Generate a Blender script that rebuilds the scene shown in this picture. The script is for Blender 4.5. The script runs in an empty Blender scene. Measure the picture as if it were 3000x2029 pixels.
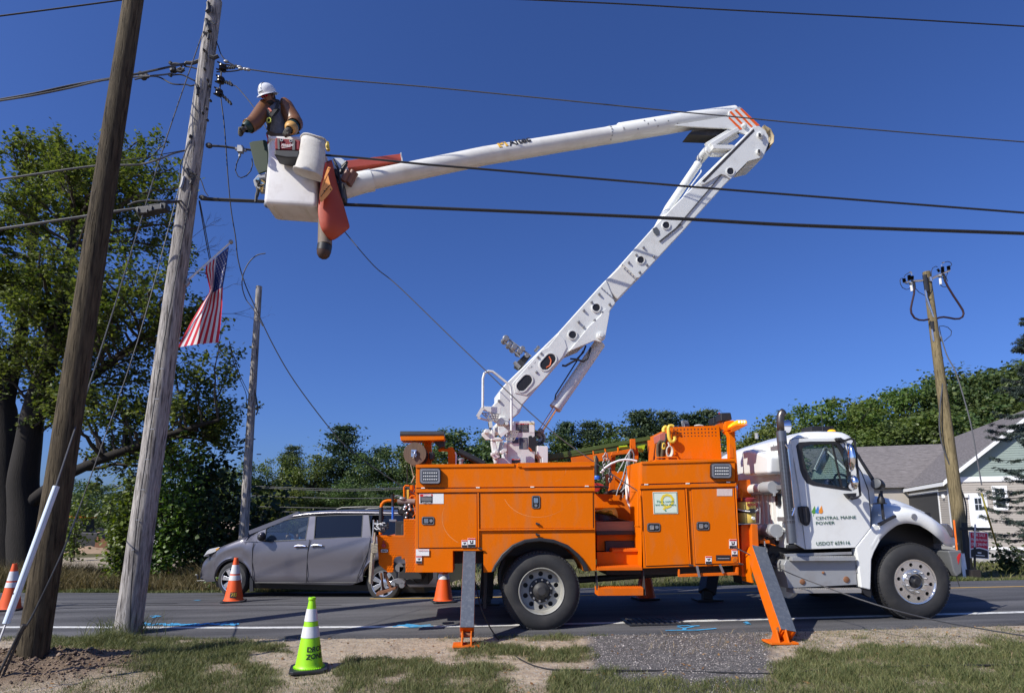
import bpy,math,random
import numpy as np
from mathutils import Vector,Matrix,geometry,noise as mnoise
random.seed(7)
RNG=np.random.default_rng(11)
SC=bpy.context.scene
COL=SC.collection
R=math.radians
V=Vector
FPX,PCX,PCY=1766.0,1500.0,1262.5
PITCH,YAW,EYE=R(8.2),R(-3.0),1.5
cam_d=bpy.data.cameras.new("camera")
cam=bpy.data.objects.new("camera",cam_d)
COL.objects.link(cam)
cam.location=(0,0,EYE)
cam.rotation_euler=(math.pi/2+PITCH,0,YAW)
cam_d.sensor_width=36.0
cam_d.lens=36.0*FPX/3000.0
cam_d.shift_y=(PCY-1014.5)/3000.0
cam_d.clip_start=0.1
cam_d.clip_end=3000
SC.camera=cam
SUN_AZ,SUN_EL=R(239),R(39)
world=bpy.data.worlds.new("World")
SC.world=world
world.use_nodes=True
wn=world.node_tree
wn.nodes.clear()
wo=wn.nodes.new("ShaderNodeOutputWorld")
wb=wn.nodes.new("ShaderNodeBackground")
sky=wn.nodes.new("ShaderNodeTexSky")
sky.sky_type='NISHITA'
sky.sun_disc=False
sky.sun_elevation=SUN_EL
sky.sun_rotation=SUN_AZ
sky.altitude=300
sky.air_density=1.0
sky.dust_density=1.8
sky.ozone_density=6.0
wb.inputs[1].default_value=0.102
wmx=wn.nodes.new("ShaderNodeMix")
wmx.data_type='RGBA'
wmx.blend_type='MULTIPLY'
wmx.inputs["Factor"].default_value=1.0
wmx.inputs["B"].default_value=(0.55,0.71,1.14,1)
wn.links.new(sky.outputs[0],wmx.inputs["A"])
wn.links.new(wmx.outputs["Result"],wb.inputs[0])
wn.links.new(wb.outputs[0],wo.inputs[0])
sun_d=bpy.data.lights.new("sun",'SUN')
sun_d.energy=5.0
sun_d.angle=R(0.53)
sun_d.color=(1.0,0.955,0.86)
sun=bpy.data.objects.new("sun",sun_d)
COL.objects.link(sun)
sd=V((math.sin(SUN_AZ)*math.cos(SUN_EL),math.cos(SUN_AZ)*math.cos(SUN_EL),math.sin(SUN_EL)))
sun.rotation_euler=sd.to_track_quat('Z','Y').to_euler()
sun.location=(-10,-10,20)
SC.view_settings.view_transform='Standard'
SC.view_settings.look='None'
SC.view_settings.exposure=0.2
SC.view_settings.gamma=1.0
SC.view_settings.use_curve_mapping=False
SC.render.engine='CYCLES'
SC.cycles.max_bounces=8
SC.cycles.transparent_max_bounces=16
SC.cycles.caustics_reflective=False
SC.cycles.caustics_refractive=False
def ray(px,py):
 dx=(px-PCX)/FPX
 dy=-(py-PCY)/FPX
 y=math.cos(PITCH)-dy*math.sin(PITCH)
 z=math.sin(PITCH)+dy*math.cos(PITCH)
 c,s=math.cos(YAW),math.sin(YAW)
 return V((dx*c-y*s,dx*s+y*c,z))
CAM=V((0,0,EYE))
def onY(px,py,Y):
 r=ray(px,py)
 return CAM+r*(Y/r.y)
def onX(px,py,X):
 r=ray(px,py)
 return CAM+r*(X/r.x)
def onP(px,py,o,n):
 r=ray(px,py)
 return CAM+r*((o-CAM).dot(n)/r.dot(n))
SLOPE=0.018
def onG(px,py,dz=0.0):
 r=ray(px,py)
 return CAM+r*((EYE-dz)/(SLOPE*r.x-r.z))
def pY(pts,Y):
 return[onY(a,b,Y)for a,b in pts]
ORIG={}
class MB:
 def __init__(self):
  self.v,self.f,self.m,self.cur,self.segs=[],[],[],0,[]
 def add(self,vs,fs):
  n=len(self.v)
  self.segs.append((n,len(self.f)))
  self.v+=[tuple(p)for p in vs]
  for q in fs:
   self.f.append([i+n for i in q])
   self.m.append(self.cur)
  return self
 def box(self,a,b):
  x0,y0,z0=a
  x1,y1,z1=b
  return self.add([(x0,y0,z0),(x1,y0,z0),(x1,y1,z0),(x0,y1,z0),(x0,y0,z1),(x1,y0,z1),(x1,y1,z1),(x0,y1,z1)],[(3,2,1,0),(4,5,6,7),(0,1,5,4),(1,2,6,5),(2,3,7,6),(3,0,4,7)])
 def obox(self,c,ux,uy,uz):
  c,ux,uy,uz=V(c),V(ux),V(uy),V(uz)
  vs=[c+ux*i+uy*j+uz*k for k in(-1,1)for i,j in((-1,-1),(1,-1),(1,1),(-1,1))]
  return self.add(vs,[(3,2,1,0),(4,5,6,7),(0,1,5,4),(1,2,6,5),(2,3,7,6),(3,0,4,7)])
 def bar(self,a,b,w,h,up=(0,0,1)):
  a,b=V(a),V(b)
  d=(b-a)
  l=d.length
  d.normalize()
  s=d.cross(V(up))
  if s.length<1e-4:
   s=d.cross(V((0,1,0)))
  s.normalize()
  u=s.cross(d)
  return self.obox((a+b)/2,d*(l/2),s*(w/2),u*(h/2))
 def prism(self,pts,vec,holes=()):
  pts=[V(p)for p in pts]
  vec=V(vec)
  loops=[pts]+[[V(p)for p in h]for h in holes]
  allp=[p for l in loops for p in l]
  n=len(allp)
  nor=V((0,0,0))
  for i in range(len(pts)):
   a,b=pts[i],pts[(i+1)%len(pts)]
   nor+=a.cross(b)
  vs=allp+[p+vec for p in allp]
  fs=[]
  flip=nor.dot(vec)>0
  if holes:
   tri=geometry.tessellate_polygon(loops)
   fs+=[tuple(t)for t in tri]+[tuple(i+n for i in reversed(t))for t in tri]
  else:
   k=list(range(len(pts)))
   fs+=[k[::-1]if flip else k,[i+n for i in(k if flip else k[::-1])]]
  o=0
  for l in loops:
   m=len(l)
   for i in range(m):
    a,b=o+i,o+(i+1)%m
    fs.append((a,b,b+n,a+n)if flip else(b,a,a+n,b+n))
   o+=m
  return self.add(vs,fs)
 def tube(self,path,r,n=8,closed=False,caps=True):
  P=[V(p)for p in path]
  m=len(P)
  rr=r if isinstance(r,(list,tuple))else[r]*m
  vs,fs=[],[]
  prev=None
  for i in range(m):
   if closed:
    d=P[(i+1)%m]-P[i-1]
   else:
    d=P[min(i+1,m-1)]-P[max(i-1,0)]
   d.normalize()
   if prev is None:
    s=d.cross(V((0,0,1)))
    if s.length<0.05:
     s=d.cross(V((0,1,0)))
   else:
    s=prev-d*prev.dot(d)
   s.normalize()
   prev=s
   u=d.cross(s)
   for k in range(n):
    a=2*math.pi*k/n
    vs.append(P[i]+s*(math.cos(a)*rr[i])+u*(math.sin(a)*rr[i]))
  for i in range(m if closed else m-1):
   for k in range(n):
    a,b=i*n+k,i*n+(k+1)%n
    c,d2=((i+1)%m)*n+(k+1)%n,((i+1)%m)*n+k
    fs.append((a,b,c,d2))
  if caps and not closed:
   fs.append(list(range(n))[::-1])
   fs.append([(m-1)*n+k for k in range(n)])
  return self.add(vs,fs)
 def cyl(self,a,b,r1,r2=None,n=16,caps=True):
  return self.tube([a,b],[r1,r1 if r2 is None else r2],n,caps=caps)
 def lathe(self,prof,o,axis=(0,0,1),n=24,closed=False):
  o,ax=V(o),V(axis).normalized()
  s=ax.cross(V((0,0,1)))
  if s.length<0.05:
   s=V((1,0,0))
  s.normalize()
  u=ax.cross(s)
  vs,fs=[],[]
  for(r,h)in prof:
   for k in range(n):
    a=2*math.pi*k/n
    vs.append(o+ax*h+s*(math.cos(a)*r)+u*(math.sin(a)*r))
  m=len(prof)
  for i in range(m-1):
   for k in range(n):
    fs.append((i*n+k,i*n+(k+1)%n,(i+1)*n+(k+1)%n,(i+1)*n+k))
  if not closed:
   if prof[0][0]>1e-4:
    fs.append(list(range(n))[::-1])
   if prof[-1][0]>1e-4:
    fs.append([(m-1)*n+k for k in range(n)])
  return self.add(vs,fs)
 def ball(self,c,r,n=12,m=8,sc=(1,1,1)):
  c=V(c)
  vs,fs=[],[]
  for i in range(m+1):
   t=math.pi*i/m
   for k in range(n):
    a=2*math.pi*k/n
    vs.append(c+V((math.sin(t)*math.cos(a)*r*sc[0],math.sin(t)*math.sin(a)*r*sc[1],math.cos(t)*r*sc[2])))
  for i in range(m):
   for k in range(n):
    fs.append((i*n+k,(i+1)*n+k,(i+1)*n+(k+1)%n,i*n+(k+1)%n))
  return self.add(vs,fs)
 def grid(self,rows):
  m,n=len(rows),len(rows[0])
  vs=[p for r in rows for p in r]
  fs=[(i*n+j,i*n+j+1,(i+1)*n+j+1,(i+1)*n+j)for i in range(m-1)for j in range(n-1)]
  return self.add(vs,fs)
 def mesh(self,name,mats,o=(0,0,0),smooth=True,ang=38,recalc=True):
  me=bpy.data.meshes.new(name)
  o=V(o)
  me.from_pydata([tuple(V(p)-o)for p in self.v],[],self.f)
  for mt in(mats if isinstance(mats,(list,tuple))else[mats]):
   me.materials.append(mt)
  if any(self.m):
   me.polygons.foreach_set("material_index",self.m)
  if recalc:
   import bmesh
   bm=bmesh.new()
   bm.from_mesh(me)
   bmesh.ops.remove_doubles(bm,verts=bm.verts,dist=1e-6)
   bmesh.ops.recalc_face_normals(bm,faces=bm.faces)
   bm.to_mesh(me)
   bm.free()
  if smooth:
   me.shade_smooth()
   me.set_sharp_from_angle(angle=R(ang))
  me.update()
  return me
 def parts(self,name,mats,parent=None,**kw):
  out=[]
  ends=self.segs[1:]+[(len(self.v),len(self.f))]
  for(v0,f0),(v1,f1)in zip(self.segs,ends):
   b=MB()
   b.v=self.v[v0:v1]
   b.f=[[i-v0 for i in q]for q in self.f[f0:f1]]
   b.m=[0]*len(b.f)
   out.append(b.build(name,mats,parent,**kw))
  return out
 def build(self,name,mats,parent=None,origin=None,bevel=0,seg=2,smooth=True,ang=38,label=None,recalc=True,subsurf=0,solid=0):
  o=ORIG[parent.name]if parent is not None else V(origin or(0,0,0))
  ob=bpy.data.objects.new(name,self.mesh(name,mats,o,smooth,ang,recalc))
  COL.objects.link(ob)
  if parent is not None:
   ob.parent=parent
  else:
   ob.location=o
  ORIG[ob.name]=o.copy()
  if solid:
   md=ob.modifiers.new("solid",'SOLIDIFY')
   md.thickness=solid
  if bevel:
   md=ob.modifiers.new("bevel",'BEVEL')
   md.width=bevel
   md.segments=seg
   md.limit_method='ANGLE'
   md.angle_limit=R(35)
   md.harden_normals=True
  if subsurf:
   md=ob.modifiers.new("subsurf",'SUBSURF')
   md.levels=md.render_levels=subsurf
  if label:
   ob["label"]=label
  return ob
def thing(name,label,cat,loc,group=None):
 o=bpy.data.objects.new(name,None)
 o.empty_display_size=0.2
 COL.objects.link(o)
 o.location=loc
 o["label"],o["category"]=label,cat
 if group:
  o["group"]=group
 ORIG[o.name]=V(loc)
 return o
def tag(o,label,cat,group=None):
 o["label"],o["category"]=label,cat
 if group:
  o["group"]=group
 return o
def structure(o):
 o["kind"]="structure"
 return o
def stuff(o,label=None,cat=None):
 o["kind"]="stuff"
 if label:
  o["label"]=label
 if cat:
  o["category"]=cat
 return o
def dup(root,loc,label=None,group=None):
 m={}
 def rec(o,par):
  c=o.copy()
  COL.objects.link(c)
  if par is not None:
   c.parent=par
  for ch in o.children:
   rec(ch,c)
  return c
 c=rec(root,None)
 c.location=loc
 if label:
  c["label"]=label
 if group:
  c["group"]=group
 ORIG[c.name]=V(loc)
 return c
def text(body,name,mat,parent,o,ux,uy,size,depth=0.002,align='LEFT',width=None,spacing=1.0,shear=0.0,bold=0.0,tfm=None):
 cu=bpy.data.curves.new(name,'FONT')
 cu.body=body
 cu.size=size
 cu.align_x=align
 cu.extrude=depth
 cu.space_character=spacing
 cu.shear=shear
 cu.offset=bold
 cu.resolution_u=3
 tmp=bpy.data.objects.new(name,cu)
 me=bpy.data.meshes.new_from_object(tmp)
 bpy.data.objects.remove(tmp)
 bpy.data.curves.remove(cu)
 me.name=name
 ux,uy=V(ux).normalized(),V(uy).normalized()
 uz=ux.cross(uy)
 sc=1.0
 if width:
  xs=[v.co.x for v in me.vertices]
  w=max(xs)-min(xs)
  sc=width/w
 par=ORIG[parent.name]
 o=V(o)
 for v in me.vertices:
  x,y,z=v.co
  x*=sc
  p=o+ux*x+uy*y+uz*z if tfm is None else tfm(x,y,z)
  v.co=p-par
 me.materials.clear()
 me.materials.append(mat)
 ob=bpy.data.objects.new(name,me)
 COL.objects.link(ob)
 ob.parent=parent
 ORIG[ob.name]=par.copy()
 return ob
MATS={}
def mat(name,rgb,rough=0.5,metal=0.0,var=0.12,scale=6.0,bump=0.0,bscale=60.0,coat=0.0,dirt=None,dscale=2.0,damt=0.3,spec=0.5,stretch=None,emit=0.0):
 if name in MATS:
  return MATS[name]
 m=bpy.data.materials.new(name)
 m.use_nodes=True
 nt=m.node_tree
 N,L=nt.nodes,nt.links
 b=N["Principled BSDF"]
 b.inputs["Roughness"].default_value=rough
 b.inputs["Metallic"].default_value=metal
 b.inputs["Specular IOR Level"].default_value=spec
 b.inputs["Coat Weight"].default_value=coat
 b.inputs["Coat Roughness"].default_value=0.08
 tc=N.new("ShaderNodeTexCoord")
 mp=N.new("ShaderNodeMapping")
 L.new(tc.outputs["Object"],mp.inputs[0])
 if stretch:
  mp.inputs["Scale"].default_value=stretch
 nz=N.new("ShaderNodeTexNoise")
 nz.inputs["Scale"].default_value=scale
 nz.inputs["Detail"].default_value=6
 L.new(mp.outputs[0],nz.inputs["Vector"])
 mx=N.new("ShaderNodeMix")
 mx.data_type='RGBA'
 lo=tuple(max(0,c*(1-var))for c in rgb)+(1,)
 hi=tuple(min(1,c*(1+var))for c in rgb)+(1,)
 mx.inputs["A"].default_value=lo
 mx.inputs["B"].default_value=hi
 L.new(nz.outputs["Fac"],mx.inputs["Factor"])
 col=mx.outputs["Result"]
 if dirt:
  n2=N.new("ShaderNodeTexNoise")
  n2.inputs["Scale"].default_value=dscale
  n2.inputs["Detail"].default_value=8
  n2.inputs["Roughness"].default_value=0.65
  L.new(mp.outputs[0],n2.inputs["Vector"])
  rp=N.new("ShaderNodeValToRGB")
  rp.color_ramp.elements[0].position=0.5
  rp.color_ramp.elements[1].position=0.75
  rp.color_ramp.elements[1].color=(damt,damt,damt,1)
  rp.color_ramp.elements[0].color=(0,0,0,1)
  L.new(n2.outputs["Fac"],rp.inputs[0])
  m2=N.new("ShaderNodeMix")
  m2.data_type='RGBA'
  m2.inputs["B"].default_value=tuple(dirt)+(1,)
  L.new(rp.outputs[0],m2.inputs["Factor"])
  L.new(col,m2.inputs["A"])
  col=m2.outputs["Result"]
 L.new(col,b.inputs["Base Color"])
 if bump:
  n3=N.new("ShaderNodeTexNoise")
  n3.inputs["Scale"].default_value=bscale
  n3.inputs["Detail"].default_value=4
  L.new(mp.outputs[0],n3.inputs["Vector"])
  bp=N.new("ShaderNodeBump")
  bp.inputs["Strength"].default_value=bump
  bp.inputs["Distance"].default_value=0.01
  L.new(n3.outputs["Fac"],bp.inputs["Height"])
  L.new(bp.outputs[0],b.inputs["Normal"])
 if emit:
  b.inputs["Emission Color"].default_value=tuple(rgb)+(1,)
  b.inputs["Emission Strength"].default_value=emit
 MATS[name]=m
 return m
def glass(name,tint=(0.75,0.8,0.8),refl=1.0):
 if name in MATS:
  return MATS[name]
 m=bpy.data.materials.new(name)
 m.use_nodes=True
 nt=m.node_tree
 N,L=nt.nodes,nt.links
 N.clear()
 o=N.new("ShaderNodeOutputMaterial")
 t=N.new("ShaderNodeBsdfTransparent")
 t.inputs[0].default_value=tuple(tint)+(1,)
 g=N.new("ShaderNodeBsdfGlossy")
 g.inputs["Roughness"].default_value=0.01
 g.inputs["Color"].default_value=(refl,refl,refl,1)
 fr=N.new("ShaderNodeFresnel")
 ge=N.new("ShaderNodeNewGeometry")
 io=N.new("ShaderNodeMath")
 io.operation='MULTIPLY_ADD'
 io.inputs[1].default_value=-0.8333
 io.inputs[2].default_value=1.5
 L.new(ge.outputs["Backfacing"],io.inputs[0])
 L.new(io.outputs[0],fr.inputs[0])
 mx=N.new("ShaderNodeMixShader")
 L.new(fr.outputs[0],mx.inputs[0])
 L.new(t.outputs[0],mx.inputs[1])
 L.new(g.outputs[0],mx.inputs[2])
 L.new(mx.outputs[0],o.inputs[0])
 MATS[name]=m
 return m
def leafmat(name,dark,light,trans=0.35,rough=0.45):
 if name in MATS:
  return MATS[name]
 m=bpy.data.materials.new(name)
 m.use_nodes=True
 nt=m.node_tree
 N,L=nt.nodes,nt.links
 N.clear()
 o=N.new("ShaderNodeOutputMaterial")
 g=N.new("ShaderNodeNewGeometry")
 rp=N.new("ShaderNodeValToRGB")
 rp.color_ramp.elements[0].color=tuple(dark)+(1,)
 rp.color_ramp.elements[1].color=tuple(light)+(1,)
 L.new(g.outputs["Random Per Island"],rp.inputs[0])
 oi=N.new("ShaderNodeObjectInfo")
 hs=N.new("ShaderNodeHueSaturation")
 ma=N.new("ShaderNodeMath")
 ma.operation='MULTIPLY_ADD'
 ma.inputs[1].default_value=0.05
 ma.inputs[2].default_value=0.475
 L.new(oi.outputs["Random"],ma.inputs[0])
 L.new(ma.outputs[0],hs.inputs["Hue"])
 L.new(rp.outputs[0],hs.inputs["Color"])
 b=N.new("ShaderNodeBsdfPrincipled")
 b.inputs["Roughness"].default_value=rough
 b.inputs["Specular IOR Level"].default_value=0.35
 L.new(hs.outputs[0],b.inputs["Base Color"])
 t=N.new("ShaderNodeBsdfTranslucent")
 h2=N.new("ShaderNodeHueSaturation")
 h2.inputs["Saturation"].default_value=1.15
 h2.inputs["Value"].default_value=1.3
 L.new(hs.outputs[0],h2.inputs["Color"])
 L.new(h2.outputs[0],t.inputs[0])
 mx=N.new("ShaderNodeMixShader")
 mx.inputs[0].default_value=trans
 L.new(b.outputs[0],mx.inputs[1])
 L.new(t.outputs[0],mx.inputs[2])
 L.new(mx.outputs[0],o.inputs[0])
 MATS[name]=m
 return m
ORANGE=mat("orange paint",(0.72,0.150,0.001),0.42,var=0.05,scale=3,spec=0.12,coat=0.0,dirt=(0.40,0.17,0.07),dscale=3.0,damt=0.5,bump=0.05,bscale=9,stretch=(1.6,1,.45))
ORANGE_D=mat("worn orange paint",(0.68,0.13,0.003),0.5,spec=0.25,var=0.12,scale=9,dirt=(0.34,0.13,0.05),dscale=6,damt=0.5)
WHITE=mat("white truck paint",(0.76,0.77,0.745),0.28,var=0.02,scale=3,coat=0.4,dirt=(0.55,0.52,0.46),dscale=2.2,damt=0.4)
BOOMW=mat("white boom paint",(0.70,0.71,0.685),0.38,var=0.03,scale=4,dirt=(0.40,0.38,0.34),dscale=3.4,damt=0.45,bump=0.02,bscale=30)
FIBRE=mat("white fibreglass",(0.68,0.67,0.63),0.42,var=0.05,scale=5,dirt=(0.45,0.41,0.36),dscale=3.2,damt=0.5,bump=0.03,bscale=40)
CANVAS=mat("grey white canvas",(0.55,0.53,0.49),0.9,var=0.15,scale=12,dirt=(0.28,0.24,0.20),dscale=5,damt=0.6,bump=0.3,bscale=50)
BLACK=mat("black plastic",(0.018,0.018,0.02),0.5,var=0.2,scale=9)
RUBBER=mat("tyre rubber",(0.022,0.022,0.023),0.72,var=0.3,scale=14,dirt=(0.06,0.055,0.05),dscale=5,damt=0.5)
DARK=mat("dark steel",(0.035,0.034,0.035),0.6,var=0.3,scale=8,dirt=(0.10,0.07,0.05),dscale=5,damt=0.4)
STEEL=mat("bare steel",(0.30,0.30,0.31),0.45,0.6,var=0.15,scale=12)
CHROME=mat("chrome",(0.80,0.80,0.82),0.08,1.0,var=0.02)
ALU=mat("polished aluminium",(0.72,0.72,0.73),0.22,0.9,var=0.06,scale=8)
GREYM=mat("grey step metal",(0.34,0.35,0.36),0.5,0.25,var=0.06,scale=5,dirt=(0.16,0.09,0.05),dscale=3.5,damt=0.4)
LEGGREY=mat("slate grey outrigger leg",(0.10,0.115,0.14),0.42,0.2,var=0.2,scale=10,dirt=(0.26,0.27,0.28),dscale=9,damt=0.5,stretch=(3,3,0.7))
RUST=mat("rusty steel",(0.22,0.10,0.05),0.8,0.2,var=0.4,scale=12)
WHITEM=mat("white decal",(0.78,0.78,0.76),0.5,var=0.03)
REDM=mat("red decal",(0.55,0.02,0.02),0.5,var=0.05)
INK=mat("black ink",(0.02,0.02,0.022),0.5,var=0.05)
GREENINK=mat("dark green lettering",(0.015,0.09,0.05),0.4,var=0.05)
YELLOW=mat("yellow plastic",(0.72,0.50,0.06),0.45,var=0.06)
REDP=mat("red plastic",(0.42,0.03,0.025),0.45,var=0.1)
BLUEP=mat("blue plastic",(0.02,0.12,0.52),0.4,var=0.1)
WIREM=mat("black cable",(0.02,0.02,0.022),0.55,var=0.3,scale=30)
ALWIRE=mat("weathered aluminium wire",(0.085,0.085,0.09),0.6,0.2,var=0.3,scale=30)
ROPE=mat("tan rope",(0.36,0.31,0.23),0.95,var=0.25,scale=60,bump=0.6,bscale=120)
LENS=mat("lamp lens",(0.10,0.105,0.115),0.3,0.2,var=0.15,scale=30)
AMBER=mat("amber lens",(0.85,0.40,0.01),0.25,var=0.1,emit=0.7)
GLASS=glass("window glass",(0.74,0.80,0.79))
DGLASS=glass("privacy glass",(0.10,0.11,0.12))
WLX=np.array([-80,-6.45,-3.2,-0.23,3,7,80]);WLY=np.array([21,9.70,9.15,8.80,8.70,8.68,8.3])
FEX=np.array([-80,-10.6,-7.3,-4,0,10,80]);FEY=np.array([28,15.5,14.75,14.25,13.85,13.25,11.5])
def smooth01(a):
 a=np.clip(a,0,1)
 return a*a*(3-2*a)
def lines(x):
 return np.interp(x,WLX,WLY),np.interp(x,FEX,FEY)
def near_edge(x):
 w=np.interp(x,WLX,WLY)
 return w-np.interp(x,[-8,-4,0,5,9],[0.55,0.60,0.62,0.74,0.74])
def road_z(x,y):
 w,f=lines(x)
 u=(y-w)/(f-w)
 return SLOPE*np.clip(x,-40,40)+np.interp(u,[-0.3,0,0.25,0.45,0.7,1.0],[-0.012,0,0.045,0.06,0.01,-0.08])
def vnoise(x,y,s,seed=0):
 x=np.asarray(x,float)*s+seed*17.3
 y=np.asarray(y,float)*s+seed*9.1
 xi,yi=np.floor(x).astype(np.int64),np.floor(y).astype(np.int64)
 fx,fy=x-xi,y-yi
 fx,fy=fx*fx*(3-2*fx),fy*fy*(3-2*fy)
 def h(a,b):
  n=(a*374761393+b*668265263+seed*1013904223)&0x7fffffff
  n=((n^(n>>13))*1274126177)&0x7fffffff
  return((n^(n>>16))&0xffff)/65535.0
 return(h(xi,yi)*(1-fx)+h(xi+1,yi)*fx)*(1-fy)+(h(xi,yi+1)*(1-fx)+h(xi+1,yi+1)*fx)*fy
def gz(x,y):
 x=np.asarray(x,float);y=np.asarray(y,float)
 w,f=lines(x)
 ne=near_edge(x)
 base=SLOPE*np.clip(x,-40,40)
 z=base+0.0
 on=(y>ne)&(y<f+0.05)
 z=np.where(on,road_z(x,y)-0.05,z)
 near=y<=ne
 bump=0.030*(vnoise(x,y,1.3,1)-0.5)+0.022*(vnoise(x,y,4.0,2)-0.5)+0.012*(vnoise(x,y,11.0,3)-0.5)
 edge=smooth01((ne-y)/0.35)
 z=np.where(near,base-0.035+edge*(0.012+bump),z)
 r=np.hypot((x+5.0)/1.0,(y-7.05)/0.62)
 lump=1+0.5*(vnoise(x,y,6,5)-0.5)+0.5*(vnoise(x,y,15,6)-0.5)
 z=z+np.where(near,0.20*np.exp(-r*r)*lump,0)
 far=y>f
 d=y-f
 zf=base-0.085-0.10*smooth01(d/1.0)+0.10*(vnoise(x,y,0.5,7)-0.5)*smooth01(d)
 right=smooth01((x-4)/9.0)
 zf=zf-right*1.75*smooth01((d-1.5)/24.0)
 hill=smooth01((y-48)/75.0)
 zf=zf+hill*(3.0+13.0*smooth01((x-8)/45.0)+2.5*vnoise(x,y,0.03,8))
 z=np.where(far,zf,z)
 return z
def G(x,y):
 return float(gz(x,y))
def onT(px,py,lift=0.0):
 r=ray(px,py)
 t=2.0
 last=2.0
 while t<400:
  p=CAM+r*t
  if p.z<G(p.x,p.y)+lift:
   break
  last=t
  t+=0.08+t*0.01
 lo,hi=last,t
 for _ in range(24):
  m=(lo+hi)/2
  p=CAM+r*m
  if p.z<G(p.x,p.y)+lift:
   hi=m
  else:
   lo=m
 return CAM+r*hi
def onR(px,py):
 r=ray(px,py)
 t=8.0
 for _ in range(60):
  p=CAM+r*t
  t+=(p.z-float(road_z(p.x,p.y)))/(-r.z)*0.7
 return CAM+r*t
def projpx(x,y,z):
 c,s=math.cos(YAW),math.sin(YAW)
 X=x*c+y*s
 Yv=-x*s+y*c
 Z=z-EYE
 d=Yv*math.cos(PITCH)+Z*math.sin(PITCH)
 u=-Yv*math.sin(PITCH)+Z*math.cos(PITCH)
 return PCX+FPX*X/d,PCY-FPX*u/d
TURF=[(-200,3300,1978,2300,.28),(420,820,1890,2000,.7),(-200,40,1855,1885,.5),(165,335,1852,1905,.75),(300,470,1868,1985,.9),(421,560,1890,2200,.95),(540,800,1885,2200,.95),(760,830,1990,2200,.6),(200,330,1965,2200,.35),(330,720,1846,1880,.5),(940,1260,1930,2200,.9),(1190,1490,1950,2200,.95),(1340,1570,1898,1940,.85),(1510,1770,1888,1940,.9),(1572,1850,1960,2200,.95),(1830,2290,1996,2200,.9),(2262,2420,1925,2200,.95),(2380,2600,1897,2200,.97),(2560,3300,1882,2200,.97),(1490,1775,1846,1864,.6),(2290,3300,1842,1885,.22),(-300,0,1985,2200,.4),(850,960,1965,2200,.25),(1000,1330,1853,1868,.35)]
BARE=[(560,690,1950,1985,.7),(700,860,1905,1950,.9),(1060,1180,1975,2012,.8),(2640,2790,1985,2005,.5),(1290,1420,1990,2020,.4),(1420,1560,1965,2000,.75)]
def softbox(px,py,b,sx=26.0,sy=9.0):
 x0,x1,y0,y1,k=b
 fx=smooth01((px-x0)/sx+.5)*smooth01((x1-px)/sx+.5)
 fy=smooth01((py-y0)/sy+.5)*smooth01((y1-py)/sy+.5)
 return fx*fy*k
def turf(x,y,z):
 px,py=projpx(x,y,z)
 d=np.zeros_like(px)
 wob=120*(vnoise(x,y,1.1,21)-.5)+70*(vnoise(x,y,3.3,24)-.5)+40*(vnoise(x,y,9.0,25)-.5)
 wy=38*(vnoise(x,y,1.4,26)-.5)+26*(vnoise(x,y,4.5,27)-.5)+12*(vnoise(x,y,12.0,28)-.5)
 for b in TURF:
  d=np.maximum(d,softbox(px+wob,py+wy,b,60,16))
 for b in BARE:
  d=d*(1-softbox(px+wob*.8,py+wy*.8,b,70,16))
 n=vnoise(x,y,2.6,22)*.55+vnoise(x,y,7.0,23)*.45
 return np.clip(d*(0.32+1.45*n),0,1)
def apron(x,y,z):
 px,py=projpx(x,y,z)
 wob=34*(vnoise(x,y,3.0,31)-.5)+20*(vnoise(x,y,9.0,32)-.5)
 return softbox(px+wob,py+wob*.3,(1725,2255,1835,2030,1.0),50,14)
def loam(x,y):
 r=np.hypot((x+5.0)/1.25,(y-7.0)/0.85)
 return smooth01((1.25-r)/0.5)
def axis(segs):
 out=[]
 for a,b,st in segs:
  out+=list(np.arange(a,b,st))
 out.append(segs[-1][1])
 return np.array(out)
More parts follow.
